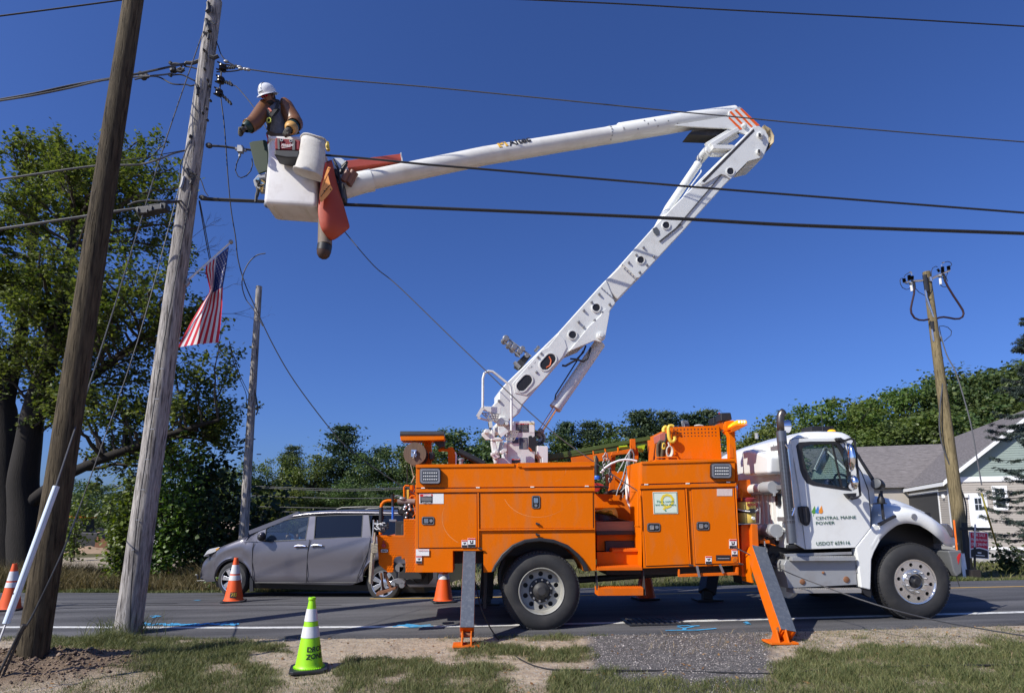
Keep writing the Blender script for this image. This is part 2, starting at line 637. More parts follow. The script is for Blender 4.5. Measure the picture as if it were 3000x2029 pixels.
def build_ground():
 xs=axis([(-900,-120,60),(-120,-30,6),(-30,-8,1.0),(-8,8,0.055),(8,30,1.0),(30,120,6),(120,900,60)])
 ys=axis([(-60,4,4),(4,9.6,0.05),(9.6,20,0.4),(20,60,2),(60,160,6),(160,900,60)])
 X,Y=np.meshgrid(xs,ys)
 Z=gz(X,Y)
 n,m=len(ys),len(xs)
 me=bpy.data.meshes.new("ground")
 me.vertices.add(n*m)
 me.vertices.foreach_set("co",np.stack([X,Y,Z],-1).astype(np.float32).ravel())
 I=np.arange(n*m).reshape(n,m)
 q=np.stack([I[:-1,:-1],I[:-1,1:],I[1:,1:],I[1:,:-1]],-1).reshape(-1,4)
 me.loops.add(q.size)
 me.loops.foreach_set("vertex_index",q.ravel().astype(np.int32))
 me.polygons.add(len(q))
 me.polygons.foreach_set("loop_start",np.arange(0,q.size,4,dtype=np.int32))
 me.polygons.foreach_set("loop_total",np.full(len(q),4,np.int32))
 near=(Y<near_edge(X))&(Y>4)
 nd=np.clip(Y,4.0,None)
 masks={"turf":np.where(near,turf(X,nd,Z),0),"apron":np.where(near,apron(X,nd,Z),0),"loam":np.where(near,loam(X,Y),0)}
 w,f=lines(X)
 beyond=np.where(Y>f,1.0,0)
 lot=beyond*smooth01((Y-21+2*(vnoise(X,Y,.4,41)-.5))/1.5)*smooth01((34-Y)/2)*smooth01((-3-X)/3)
 sandbank=beyond*smooth01((X-8)/2)*np.maximum(smooth01((1.4-(Y-f))/.8),smooth01((Y-24)/3)*smooth01((34-Y)/3))*(0.6+.8*vnoise(X,Y,.7,42))
 mid=beyond*smooth01((3-np.abs(X-0))/3)*smooth01((Y-f)/.6)*smooth01((19-Y)/3)
 masks["sand"]=np.clip(np.maximum(np.maximum(lot,sandbank),mid*.8),0,1)
 masks["weeds"]=np.clip(beyond-masks["sand"],0,1)
 for k,a in masks.items():
  at=me.attributes.new(k,'FLOAT','POINT')
  at.data.foreach_set("value",a.astype(np.float32).ravel())
 me.shade_smooth()
 me.update()
 m_=bpy.data.materials.new("verge soil")
 m_.use_nodes=True
 nt=m_.node_tree
 N,L=nt.nodes,nt.links
 b=N["Principled BSDF"]
 b.inputs["Roughness"].default_value=0.95
 b.inputs["Specular IOR Level"].default_value=0.15
 tc=N.new("ShaderNodeTexCoord")
 def nz(scale,detail=6,rough=.6):
  t=N.new("ShaderNodeTexNoise")
  t.inputs["Scale"].default_value=scale
  t.inputs["Detail"].default_value=detail
  t.inputs["Roughness"].default_value=rough
  L.new(tc.outputs["Object"],t.inputs["Vector"])
  return t.outputs["Fac"]
 def ramp(src,p0,c0,p1,c1):
  r=N.new("ShaderNodeValToRGB")
  r.color_ramp.elements[0].position=p0
  r.color_ramp.elements[1].position=p1
  r.color_ramp.elements[0].color=(*c0,1)
  r.color_ramp.elements[1].color=(*c1,1)
  L.new(src,r.inputs[0])
  return r.outputs[0]
 def mix(f,a,c):
  x=N.new("ShaderNodeMix")
  x.data_type='RGBA'
  L.new(f,x.inputs["Factor"])
  L.new(a,x.inputs["A"])
  L.new(c,x.inputs["B"])
  return x.outputs["Result"]
 def att(n):
  a=N.new("ShaderNodeAttribute")
  a.attribute_name=n
  return a.outputs["Fac"]
 fine=nz(160,4)
 med=nz(9,8)
 big=nz(1.6,5)
 sand=mix(ramp(med,.42,(0,0,0),.6,(1,1,1)),ramp(fine,.35,(.23,.175,.12),.68,(.50,.405,.30)),ramp(fine,.3,(.36,.285,.20),.7,(.60,.50,.38)))
 vor=N.new("ShaderNodeTexVoronoi")
 vor.inputs["Scale"].default_value=55
 L.new(tc.outputs["Object"],vor.inputs["Vector"])
 peb=N.new("ShaderNodeSeparateColor")
 L.new(vor.outputs["Color"],peb.inputs[0])
 pebcol=ramp(peb.outputs[0],0.0,(.05,.05,.052),1.0,(.21,.20,.195))
 pebsand=mix(ramp(peb.outputs[1],.80,(0,0,0),.86,(1,1,1)),sand,ramp(peb.outputs[0],0,(.14,.12,.10),1,(.48,.45,.40)))
 soil=ramp(med,.3,(.11,.085,.052),.7,(.28,.22,.15))
 soil2=mix(ramp(fine,.45,(0,0,0),.6,(1,1,1)),soil,ramp(big,.3,(.12,.115,.05),.7,(.25,.215,.12)))
 loamc=mix(fine,ramp(med,.3,(.08,.055,.038),.75,(.23,.165,.115)),ramp(med,.3,(.15,.11,.075),.7,(.28,.21,.15)))
 weeds=ramp(med,.3,(.045,.05,.02),.72,(.17,.15,.075))
 c=mix(att("turf"),pebsand,soil2)
 c=mix(att("apron"),c,mix(ramp(med,.4,(0.15,)*3,.7,(.5,)*3),pebcol,ramp(fine,.3,(.05,.047,.05),.7,(.135,.128,.13))))
 c=mix(att("loam"),c,loamc)
 c=mix(att("weeds"),c,weeds)
 c=mix(att("sand"),c,ramp(med,.3,(.30,.24,.17),.7,(.46,.39,.30)))
 L.new(c,b.inputs["Base Color"])
 h=N.new("ShaderNodeMath")
 h.operation='ADD'
 L.new(fine,h.inputs[0])
 L.new(vor.outputs["Distance"],h.inputs[1])
 bp=N.new("ShaderNodeBump")
 bp.inputs["Strength"].default_value=.7
 bp.inputs["Distance"].default_value=.012
 L.new(h.outputs[0],bp.inputs["Height"])
 L.new(bp.outputs[0],b.inputs["Normal"])
 me.materials.append(m_)
 ob=bpy.data.objects.new("ground",me)
 COL.objects.link(ob)
 structure(ob)
 return ob
build_ground()
def asphalt():
 m=bpy.data.materials.new("asphalt")
 m.use_nodes=True
 nt=m.node_tree
 N,L=nt.nodes,nt.links
 b=N["Principled BSDF"]
 b.inputs["Roughness"].default_value=.82
 b.inputs["Specular IOR Level"].default_value=.3
 tc=N.new("ShaderNodeTexCoord")
 mp=N.new("ShaderNodeMapping")
 mp.inputs["Scale"].default_value=(.12,1.2,1)
 L.new(tc.outputs["Object"],mp.inputs[0])
 a=N.new("ShaderNodeTexNoise")
 a.inputs["Scale"].default_value=2.4
 a.inputs["Detail"].default_value=6
 L.new(mp.outputs[0],a.inputs["Vector"])
 f=N.new("ShaderNodeTexNoise")
 f.inputs["Scale"].default_value=130
 f.inputs["Detail"].default_value=3
 L.new(tc.outputs["Object"],f.inputs["Vector"])
 v=N.new("ShaderNodeTexVoronoi")
 v.inputs["Scale"].default_value=70
 L.new(tc.outputs["Object"],v.inputs["Vector"])
 r1=N.new("ShaderNodeValToRGB")
 r1.color_ramp.elements[0].position=.3
 r1.color_ramp.elements[1].position=.7
 r1.color_ramp.elements[0].color=(.056,.056,.061,1)
 r1.color_ramp.elements[1].color=(.138,.137,.142,1)
 L.new(a.outputs["Fac"],r1.inputs[0])
 r2=N.new("ShaderNodeValToRGB")
 r2.color_ramp.elements[0].position=.35
 r2.color_ramp.elements[1].position=.72
 r2.color_ramp.elements[0].color=(.55,.55,.56,1)
 r2.color_ramp.elements[1].color=(1.55,1.53,1.5,1)
 L.new(f.outputs["Fac"],r2.inputs[0])
 mu=N.new("ShaderNodeMix")
 mu.data_type='RGBA'
 mu.blend_type='MULTIPLY'
 mu.inputs["Factor"].default_value=1
 L.new(r1.outputs[0],mu.inputs["A"])
 L.new(r2.outputs[0],mu.inputs["B"])
 L.new(mu.outputs["Result"],b.inputs["Base Color"])
 bp=N.new("ShaderNodeBump")
 bp.inputs["Strength"].default_value=.5
 bp.inputs["Distance"].default_value=.006
 L.new(v.outputs["Distance"],bp.inputs["Height"])
 L.new(bp.outputs[0],b.inputs["Normal"])
 return m
ASPH=asphalt()
xs=axis([(-80,-10,5),(-10,10,.2),(10,80,5)])
B=MB()
rows=[]
for k,u in enumerate([-1,-.75,-.4,0,.12,.25,.35,.45,.58,.7,.85,1.0]):
 w,f=lines(xs)
 ne=near_edge(xs)
 jag=.05*(vnoise(xs,xs*0,5,3)-.5)+.06*(vnoise(xs,xs*0,1.7,4)-.5)
 y=w+(f-w)*u if u>=0 else w+(w-ne-jag)*u
 rows.append([(a,c,z)for a,c,z in zip(xs,y,road_z(xs,y))])
rows.insert(0,[(a,c-.02,z-.07)for a,c,z in rows[0]])
rows.append([(a,c+.04,z-.06)for a,c,z in rows[-1]])
B.grid(rows)
structure(B.build("road",ASPH,recalc=False))
def painted(name,m,pts,width,lift=.004):
 B=MB()
 pts=[V((p[0],p[1],0))for p in pts]
 l,r_=[],[]
 for i,p in enumerate(pts):
  d=pts[min(i+1,len(pts)-1)]-pts[max(i-1,0)]
  d.normalize()
  n=V((-d.y,d.x,0))*(width/2)
  for arr,q in((l,p+n),(r_,p-n)):
   arr.append((q.x,q.y,float(road_z(q.x,q.y))+lift))
 B.grid([r_,l])
 return B
def worn(name,rgb,thr=.62):
 m=mat(name,rgb,.7,var=.1,scale=20,dirt=(.11,.11,.115),dscale=11,damt=.75)
 return m
LINEW=worn("white road paint",(.66,.66,.64))
LINEY=worn("yellow road paint",(.62,.36,.05))
BLUEMK=worn("blue marking paint",(.06,.34,.62))
xl=np.concatenate([np.arange(-60,-10,3),np.arange(-10,10,.25),np.arange(10,60,3)])
structure(painted("white_edge_line",LINEW,[(x,float(lines(x)[0]))for x in xl],.12).build("white_edge_line",LINEW,recalc=False))
xy=np.arange(-2.05,40,.5)
structure(painted("yellow_centre_line",LINEY,[(x,float(lines(x)[0])+.545*float(lines(x)[1]-lines(x)[0]))for x in xy],.11).build("yellow_centre_line",LINEY,recalc=False))
def bluemark(strokes,w):
 B=MB()
 for s in strokes:
  pts=[onR(*p)for p in s]
  q=painted("m",BLUEMK,pts,w,.008)
  B.add(q.v,q.f)
 return structure(B.build("blue_survey_mark",BLUEMK,recalc=False))
def scrawl(x0,x1,y,h,n,seed):
 rr=random.Random(seed)
 out=[]
 x=x0
 while x<x1:
  k=[]
  for i in range(6):
   k.append((x+i*(x1-x0)/n/6,y+rr.uniform(-h,h)*(1 if i%2 else-.6)))
  out.append(k)
  x+=(x1-x0)/n
 return out
bluemark([[(440,1805),(455,1803),(468,1806)],[(448,1809),(462,1803)]]+scrawl(420,560,1829,4,6,3)+scrawl(560,700,1828,5,5,5)+[[(420,1824),(432,1828),(424,1831),(452,1831),(470,1826),(500,1832),(540,1829),(585,1827)],[(565,1833),(598,1826),(640,1830),(700,1829)]],.055)
bluemark([[(570,1758),(586,1758)]],.10)
bluemark([[(1150,1836),(1180,1831),(1215,1834),(1262,1830)],[(1165,1830),(1205,1837),(1270,1834)],[(1188,1828),(1230,1833)]],.055)
bluemark([[(1950,1847),(1990,1846),(2040,1846),(2098,1841)],[(1985,1834),(2015,1832),(2030,1836),(2004,1840),(1985,1836)],[(2006,1840),(2004,1846)],[(2025,1834),(2050,1833)]],.05)
bluemark([[(2178,1824),(2196,1824)],[(2182,1828),(2200,1828)],[(2186,1821),(2194,1829)]],.04)
TAR=mat("crack sealer",(.018,.018,.02),.5,var=.2)
for yy,x0,x1 in((1772,160,1000),(1767,180,520),(1783,150,420)):
 pts=[]
 for i in range(24):
  px=x0+(x1-x0)*i/23
  pts.append(onR(px,yy+(2 if yy==1783 else .0)*-i/6+0.5*math.sin(i*1.3)))
 structure(painted("road_crack",TAR,pts,.03,.0045).build("road_crack",TAR,recalc=False))
g0=onR(1918,1822)
grate=thing("drain_grate","black cast iron drain grate set in the asphalt between the wheels of the bucket truck","drain",(g0.x,g0.y,g0.z))
B=MB()
for i in range(10):
 x=g0.x-.36+i*.08
 B.box((x,g0.y-.22,g0.z+.006),(x+.035,g0.y+.30,g0.z+.018))
B.parts("grate_bar",DARK,grate)
B=MB()
B.box((g0.x-.42,g0.y-.26,g0.z+.003),(g0.x+.44,g0.y+.34,g0.z+.009))
B.build("grate_pit",BLACK,grate)
GRASSM=leafmat("grass blade",(.045,.075,.018),(.235,.225,.095),.28,.6)
def soup(name,verts,tris_per,material,kindstuff=True,label=None):
 n,k,_=verts.shape
 me=bpy.data.meshes.new(name)
 me.vertices.add(n*k)
 me.vertices.foreach_set("co",verts.astype(np.float32).ravel())
 fl=[len(t)for t in tris_per]
 idx=np.concatenate([np.array(t)for t in tris_per])
 allidx=(idx[None,:]+(np.arange(n)*k)[:,None]).ravel().astype(np.int32)
 lt=np.tile(np.array(fl,np.int32),n)
 ls=np.concatenate([[0],np.cumsum(lt)[:-1]]).astype(np.int32)
 me.loops.add(len(allidx))
 me.loops.foreach_set("vertex_index",allidx)
 me.polygons.add(len(lt))
 me.polygons.foreach_set("loop_start",ls)
 me.polygons.foreach_set("loop_total",lt)
 me.materials.append(material)
 me.update()
 me.validate()
 return me
def blades(x,y,z,h,w,rng,lean=.5):
 n=len(x)
 a=rng.uniform(0,2*np.pi,n)
 la=rng.uniform(0,2*np.pi,n)
 l=h*lean*rng.uniform(.2,1.3,n)
 dx,dy=np.cos(a)*w/2,np.sin(a)*w/2
 lx,ly=np.cos(la)*l,np.sin(la)*l
 o=np.zeros((n,5,3))
 for i,(s,t)in enumerate(((-1,0),(1,0),(.8,.55),(-.8,.55),(0,1))):
  o[:,i,0]=x+dx*s+lx*t*t
  o[:,i,1]=y+dy*s+ly*t*t
  o[:,i,2]=z+h*(t-.18*lean*t*t)
 return o
BLADE_F=[(0,1,2,3),(3,2,4)]
n=420000
gx=RNG.uniform(-6.6,8.2,n)
gy=RNG.uniform(4.6,9.4,n)
gzz=gz(gx,gy)
ok=(gy<near_edge(gx)-.0)
gx,gy,gzz=gx[ok],gy[ok],gzz[ok]
d=turf(gx,gy,gzz)*(1-.85*loam(gx,gy))
keep=RNG.uniform(0,1,len(d))<np.clip(d*1.15-.10,0.002,1)
gx,gy,gzz,d=gx[keep],gy[keep],gzz[keep],d[keep]
px_,py_=projpx(gx,gy,gzz)
tall=smooth01(1-np.hypot((gx+4.75)/.55,(gy-8.35)/.45))*2.0
tuft=np.where(vnoise(gx,gy,6.0,51)>.72,1.5,1.0)
h=(.018+.044*d)*RNG.uniform(.5,1.5,len(d))*tuft*(1+tall)
o=blades(gx,gy,gzz-.004,h,RNG.uniform(.003,.0065,len(d)),RNG,.75)
me=soup("grass",o,BLADE_F,GRASSM)
g=bpy.data.objects.new("grass",me)
COL.objects.link(g)
stuff(g,"short patchy turf growing on the sandy verge in front of the road","grass")
pb=onT(372,1862)
n=420
a=RNG.uniform(0,2*np.pi,n)
rr=.10+np.abs(RNG.normal(0,.2,n))
x,y=pb.x+np.cos(a)*rr,pb.y-.1+np.sin(a)*rr*.8
o=blades(x,y,gz(x,y),RNG.uniform(.10,.42,n),RNG.uniform(.005,.010,n),RNG,.8)
g=bpy.data.objects.new("tall_grass",soup("tall_grass",o,BLADE_F,GRASSM))
COL.objects.link(g)
stuff(g,"long unmown grass tuft round the foot of the weathered grey pole","grass")
OCT_F=[(0,2,4),(2,1,4),(1,3,4),(3,0,4),(2,0,5),(1,2,5),(3,1,5),(0,3,5)]
def stones(x,y,z,r,rng):
 n=len(x)
 o=np.zeros((n,6,3))
 dirs=np.array([(1,0,0),(-1,0,0),(0,1,0),(0,-1,0),(0,0,.75),(0,0,-.75)],float)
 a=rng.uniform(0,2*np.pi,n)
 for i in range(6):
  s=r*rng.uniform(.6,1.3,n)
  vx,vy,vz=dirs[i]
  o[:,i,0]=x+s*(vx*np.cos(a)-vy*np.sin(a))+rng.uniform(-.2,.2,n)*r
  o[:,i,1]=y+s*(vx*np.sin(a)+vy*np.cos(a))+rng.uniform(-.2,.2,n)*r
  o[:,i,2]=z+s*vz+r*.25
 return o
STONEM=leafmat("loose stone",(.050,.047,.045),(.50,.46,.42),0.0,.85)
n=60000
sx=RNG.uniform(-6.6,8.2,n)
sy=RNG.uniform(4.7,9.2,n)
sz=gz(sx,sy)
ap=apron(sx,sy,sz)
strip=softbox(*projpx(sx,sy,sz),(2280,3400,1836,1900,.8))+softbox(*projpx(sx,sy,sz),(-100,1700,1850,1885,.30))
keep=(RNG.uniform(0,1,n)<np.clip(ap*.95+strip*.6+.015,0,1))&(sy<near_edge(sx))
sx,sy,sz=sx[keep],sy[keep],sz[keep]
r=RNG.uniform(.003,.009,len(sx))*np.where(RNG.uniform(0,1,len(sx))<.04,1.9,1)
g=bpy.data.objects.new("gravel",soup("gravel",stones(sx,sy,sz,r,RNG),OCT_F,STONEM))
COL.objects.link(g)
stuff(g,"loose grey gravel stones on the drive apron and along the asphalt edge","gravel")
LOAMM=leafmat("earth clod",(.085,.060,.042),(.27,.195,.14),0.0,.95)
n=2600
sx=-5.0+RNG.normal(0,.75,n)
sy=6.95+RNG.normal(0,.45,n)
keep=loam(sx,sy)>.3
sx,sy=sx[keep],sy[keep]
r=RNG.uniform(.006,.022,len(sx))*np.where(RNG.uniform(0,1,len(sx))<.05,2.0,1)
g=bpy.data.objects.new("earth_clods",soup("earth_clods",stones(sx,sy,gz(sx,sy),r,RNG),OCT_F,LOAMM))
COL.objects.link(g)
stuff(g,"clods of dug brown earth heaped round the foot of the new pole","soil")
n=520
lx,ly=RNG.uniform(-6,7.5,n),RNG.uniform(4.9,8.3,n)
o=blades(lx,ly,gz(lx,ly)+.006,RNG.uniform(.012,.03,n),RNG.uniform(.015,.035,n),RNG,2.2)
g=bpy.data.objects.new("fallen_leaves",soup("fallen_leaves",o,BLADE_F,leafmat("fallen leaf",(.12,.05,.015),(.38,.24,.10),.1,.8)))
COL.objects.link(g)
stuff(g,"small dry fallen leaves scattered over the verge","leaves")
n=5200
lx,ly=RNG.uniform(-6.2,8,n),RNG.uniform(4.8,8.6,n)
k=(vnoise(lx,ly,1.7,91)>.5)&(ly<near_edge(lx)-.03)
lx,ly=lx[k],ly[k]
o=blades(lx,ly,gz(lx,ly)-.003,RNG.uniform(.03,.11,len(lx)),RNG.uniform(.003,.006,len(lx)),RNG,1.5)
g=bpy.data.objects.new("dry_weeds",soup("dry_weeds",o,BLADE_F,leafmat("dry stem",(.16,.13,.06),(.42,.34,.18),.15,.8)))
COL.objects.link(g)
stuff(g,"sparse dry stems and weeds on the bare sandy soil and gravel","weeds")
TY,TF,TM=8.30,10.74,9.52
UY=V((0,1,0))
def cr(x0,y0,s):
 def f(*pts):
  return[(x0+x/s,y0+y/s)for x,y in pts]
 return f
c1,c2,c3=cr(1100,1180,2.905),cr(1700,1180,2.758),cr(2100,1180,2.1827)
c5,c6,c7,c8,c9=cr(1200,1550,1.9367),cr(2200,1550,2.905),cr(2150,1250,3.931),cr(1380,1180,7.485),cr(1060,1420,4.625)
truck=thing("bucket_truck","orange and white utility bucket truck with its boom raised and outriggers down at the roadside","truck",(2.6,TM,G(2.6,8.9)))
def panel(name,m,px,Y,depth,parent=None,bevel=.004,holes=(),label=None,seg=2):
 B=MB()
 B.prism(pY(px,Y),UY*depth,[pY(h,Y)for h in holes])
 return B.build(name,m,parent or truck,bevel=bevel,label=label,seg=seg)
def rrect(x0,y0,x1,y1,r,n=4,skew=0.0):
 out=[]
 for cx,cy,a0 in((x1-r,y0+r,-90),(x1-r,y1-r,0),(x0+r,y1-r,90),(x0+r,y0+r,180)):
  for i in range(n+1):
   a=R(a0+90*i/n)
   out.append((cx+r*math.cos(a)+skew*(cy+r*math.sin(a)-y0),cy+r*math.sin(a)))
 return out
def circ(cx,cy,r,n=16):
 return[(cx+r*math.cos(2*math.pi*i/n),cy+r*math.sin(2*math.pi*i/n))for i in range(n)]
arch_in=c1((1780,1432),(1768,1390),(1720,1315),(1640,1242),(1530,1196),(1400,1178),(1280,1192),(1180,1235),(1100,1310),(1030,1400),(1020,1436))
skin=[(1219,1361),(1741,1354),(1746,1670)]+arch_in+[(1416.7,1676),(1416.7,1613),(1327,1613),(1327,1675.7),(1215,1676),(1218,1440)]
body=panel("service_body",ORANGE,skin,TY,.62,bevel=.006)
arch_out=c1((1822,1428),(1800,1375),(1735,1285),(1640,1206),(1520,1160),(1395,1144),(1270,1160),(1165,1205),(1075,1285),(1010,1380),(985,1440))
panel("fender_flare",BLACK,arch_out+arch_in[::-1],TY-.05,.10,bevel=.015,seg=3)
panel("body_lid",ORANGE,[(1219,1362),(1741,1355),(1742,1424),(1219,1428)],TY-.014,.03)
B=MB()
B.prism(pY([(1218,1360),(1507,1357),(1507,1366),(1218,1369)],TY-.03),UY*.5)
B.prism(pY([(1517,1355),(1742,1352),(1742,1364),(1517,1367)],TY-.035),UY*.55)
B.parts("lid_flange",ORANGE,truck,bevel=.003)
panel("lid_rail",ORANGE_D,[(1530,1366),(1731,1363),(1731,1367),(1531,1370)],TY-.04,.03)
panel("body_ledge",ORANGE,[(1217,1431),(1743,1427),(1743,1438),(1217,1442)],TY-.03,.04,bevel=.005)
B=MB()
for a,b in((405,722),(872,718),(1335,713),(1800,706)):
 B.prism(pY(c1((a-16,b-4),(a+16,b-4),(a+16,b+5),(a-16,b+5)),TY-.036),UY*.02)
for a,b in((535,657),(870,649),(1198,638)):
 B.prism(pY(c2((a-15,b-4),(a+15,b-4),(a+15,b+5),(a-15,b+5)),TY-.036),UY*.02)
B.parts("hinge_tab",WHITEM,truck,bevel=.002)
B=MB()
B.prism(pY([(1219,1428.3),(1742,1424.3),(1742,1427.2),(1219,1431.2)],TY-.002),UY*.02)
B.build("lid_seal",BLACK,truck)
def door_panel(px,latch,vertical,seal=True,hinge=None):
 if seal:
  cx=sum(p[0]for p in px)/len(px);cy=sum(p[1]for p in px)/len(px)
  out=[(x+(1.6 if x>cx else-1.6),y+(1.6 if y>cy else-1.6))for x,y in px]
  panel("door_seal",BLACK,out,TY-.003,.02,bevel=0)
 d=panel("compartment_door",ORANGE,px,TY-.012,.03,bevel=.005)
 x0,y0,x1,y1=latch
 fr=panel("latch",BLACK,rrect(x0,y0,x1,y1,6),TY-.022,.02,d,bevel=.004)
 w,h=x1-x0,y1-y0
 if vertical:
  panel("latch_paddle",CHROME,rrect(x0+w*.25,y0+h*.18,x1-w*.25,y0+h*.58,2),TY-.032,.02,fr,bevel=.003)
  panel("lock",STEEL,circ(x0+w*.5,y0+h*.77,w*.17,10),TY-.030,.02,fr,bevel=.001)
  panel("latch_rim",STEEL,rrect(x0+1.2,y0+1.2,x1-1.2,y1-1.2,5),TY-.024,.008,fr,bevel=.001,holes=[rrect(x0+2.6,y0+2.6,x1-2.6,y1-2.6,4)])
 else:
  panel("latch_paddle",CHROME,rrect(x0+w*.2,y0+h*.25,x0+w*.52,y1-h*.22,2),TY-.032,.02,fr,bevel=.003)
  panel("lock",STEEL,circ(x0+w*.74,y0+h*.5,h*.2,10),TY-.030,.02,fr,bevel=.001)
  panel("latch_rim",STEEL,rrect(x0+1.2,y0+1.2,x1-1.2,y1-1.2,5),TY-.024,.008,fr,bevel=.001,holes=[rrect(x0+2.6,y0+2.6,x1-2.6,y1-2.6,4)])
 return d
def lt(f,x0,y0,x1,y1):
 (a,b),(c,d)=f((x0,y0),(x1,y1))
 return a,b,c,d
dA=door_panel([(1226,1445),(1397,1443.5),(1398,1602),(1227,1604)],lt(c1,393,965,502,1037),False)
dB=door_panel([(1405,1443),(1737,1439.5),(1738,1546),(1405,1548)],lt(c1,1330,786,1403,897),True)
dC=door_panel([(1881,1433),(2006,1431),(2020,1652),(1894,1657)],lt(c2,541,968,648,1038),False)
dD=door_panel([(2026,1431),(2151,1428.5),(2163,1649),(2039,1651)],lt(c2,940,957,1045,1027),False)
B=MB()
B.tube(pY([(1403,1552),(1740,1549)],TY-.02),.012,8)
B.tube(pY([(1401.5,1443),(1402.5,1606)],TY-.016),.012,8)
B.tube(pY([(2010,1431),(2023,1655)],TY-.016),.010,8)
B.tube(pY([(2155,1428),(2167,1651)],TY-.016),.010,8)
B.parts("hinge_rod",ORANGE,truck)
B=MB()
for p in c1((880,1232),(1370,1024),(1370,1116))+c2((882,1306),(1282,1295)):
 q=onY(p[0],p[1],TY)
 B.tube([q,q-UY*.04],.015,8)
 B.tube([q-UY*.03,q-UY*.03+V((.045,0,-.012))],.012,8)
B.parts("rubber_bumper",DARK,truck)
fr_out=[(1878,1352),(2153,1345),(2154,1417),(2170,1652),(2166,1660),(1885,1668),(1876,1420)]
panel("front_compartment",ORANGE,[(1876,1356),(2152,1347),(2154,1417),(2170,1654),(1886,1664),(1876,1425)],TY,.62,bevel=.006)
panel("body_lid",ORANGE,c2((497,478),(1250,458),(1252,634),(497,654)),TY-.014,.03)
panel("lid_flange",ORANGE,c2((497,472),(1252,450),(1252,470),(497,493)),TY-.03,.5,bevel=.003)
panel("body_ledge",ORANGE,c2((480,664),(1262,642),(1264,672),(481,694)),TY-.03,.04,bevel=.005)
panel("lid_seal",BLACK,c2((490,655),(1258,634),(1258,643),(490,664)),TY-.004,.02,bevel=0)
B=MB()
a0=c2((497,474),(497,1340),(432,1050),(428,486))
q=[onY(*a0[0],TY-.001),onY(*a0[1],TY-.001),onY(*c2((500,1345))[0],TY+.2),onY(*c2((428,490))[0],TY+.22)]
B.add(q,[(0,1,2,3)])
p0,p1=q[3],q[0]
B.add([q[0],q[3],q[3]+UY*.38,q[0]+UY*.6],[(0,1,2,3)])
B.add([q[3],q[2],q[2]+UY*.4,q[3]+UY*.4],[(0,1,2,3)])
B.build("corner_panel",ORANGE,truck)
B=MB()
B.tube(pY(c2((412,715),(455,712)),TY-.03)+pY(c2((462,722),(470,990)),TY-.04)+pY(c2((485,1000),(438,992)),TY-.03),.008,8)
B.build("grab_handle",ORANGE,truck)
B=MB()
B.prism(pY(c2((805,1382),(1280,1366),(1280,1388),(806,1405)),TY),UY*.05)
B.prism(pY(c2((1262,1325),(1280,1325),(1280,1388),(1262,1388)),TY+.002),UY*.05)
B.prism(pY(c2((795,1342),(806,1342),(806,1404),(797,1404)),TY+.002),UY*.05)
B.parts("under_rail",ORANGE_D,truck,bevel=.003)
B=MB()
for a,b,c_,d_ in((942,1315,962,1404),(1128,1305,1156,1372)):
 B.bar(onY(*c2((a,b))[0],TY-.03),onY(*c2((c_,d_))[0],TY-.03),.018,.03)
B.parts("rail_strap",STEEL,truck)
B=MB()
dz=V((0,TF-.62-TY,0))
far_pts=[p+dz for p in pY([(1219,1361),(1741,1354),(1746,1640),(1215,1646)],TY)]
B.prism(far_pts,UY*.62)
far2=[p+dz for p in pY([(1878,1352),(2153,1345),(2166,1630),(1885,1638)],TY)]
B.prism(far2,UY*.62)
B.parts("far_compartment",ORANGE,truck,bevel=.006)
zb=onY(1800,1555,TY+.4).z
x0,x1=onY(1217,1600,TY).x,onY(2150,1600,TY).x
B=MB()
B.box((x0,TY+.60,zb-.08),(x1,TF-.60,zb))
B.build("bed_floor",ORANGE_D,truck)
B=MB()
for yy in(TM-.43,TM+.35):
 B.box((x0-.25,yy,zb-.42),(onY(2700,1600,TM).x,yy+.08,zb-.16))
for xx in(1300,1450,1740,1880,2050,2180):
 X=onY(xx,1600,TM).x
 B.box((X-.06,TM-.5,zb-.36),(X+.06,TM+.5,zb-.2))
B.box((onY(1745,1600,TM).x,TM-.75,zb-.62),(onY(2060,1600,TM).x,TM-.2,zb-.14))
B.box((onY(1880,1600,TM).x,TY+.5,zb-.50),(onY(2140,1600,TM).x,TM,zb-.2))
B.box((onY(1220,1600,TM).x,TY+.1,zb-.18),(onY(1330,1600,TM).x,TF-.1,zb-.06))
B.build("chassis_frame",DARK,truck,bevel=.01)
B=MB()
B.box((onY(1327,1650,TY).x-.05,TY+.45,zb-.45),(onY(1420,1650,TY).x+.08,TY+.62,zb+.08))
X=onY(1587,1729,TY).x
B.box((X-.72,TY+.52,zb-.35),(X+.72,TY+.66,zb+.12))
B.parts("wheel_well",BLACK,truck)
B=MB()
B.box((onY(1746,1500,TY).x,TY+.80,zb-.30),(onY(1872,1500,TY).x,TY+.86,zb+.02))
B.prism(pY(c1((1886,1268),(2262,1258),(2268,1400),(1886,1404)),TY+.30),UY*.05)
B.prism(pY(c1((1886,1118),(2200,1116),(2215,1250),(1886,1256)),TY+.52),UY*.05)
B.parts("step_riser",ORANGE,truck)
def tread(name,x0,x1,y0,y1,Y,depth,m=ORANGE_D):
 t=panel(name,m,[(x0,y0),(x1,y0-1),(x1,y1-1),(x0,y1)],Y,depth,bevel=.003)
 a,b=onY(x0,y0,Y),onY(x1,y0-1,Y)
 B=MB()
 n=max(4,int((b-a).length/.03))
 for j in range(max(2,int(depth/.045))):
  for i in range(n):
   p=a.lerp(b,(i+.5)/n)+UY*(.02+j*.045)
   B.obox(p+V((0,0,.006)),V((.006,0,0)),V((0,.014,0)),V((0,0,.007)))
 stuff(B.build("tread_studs",m,t))
 return t
tread("step",1749,1882,*[c1((0,1398))[0][1],c1((0,1424))[0][1]],TY-.01,.33)
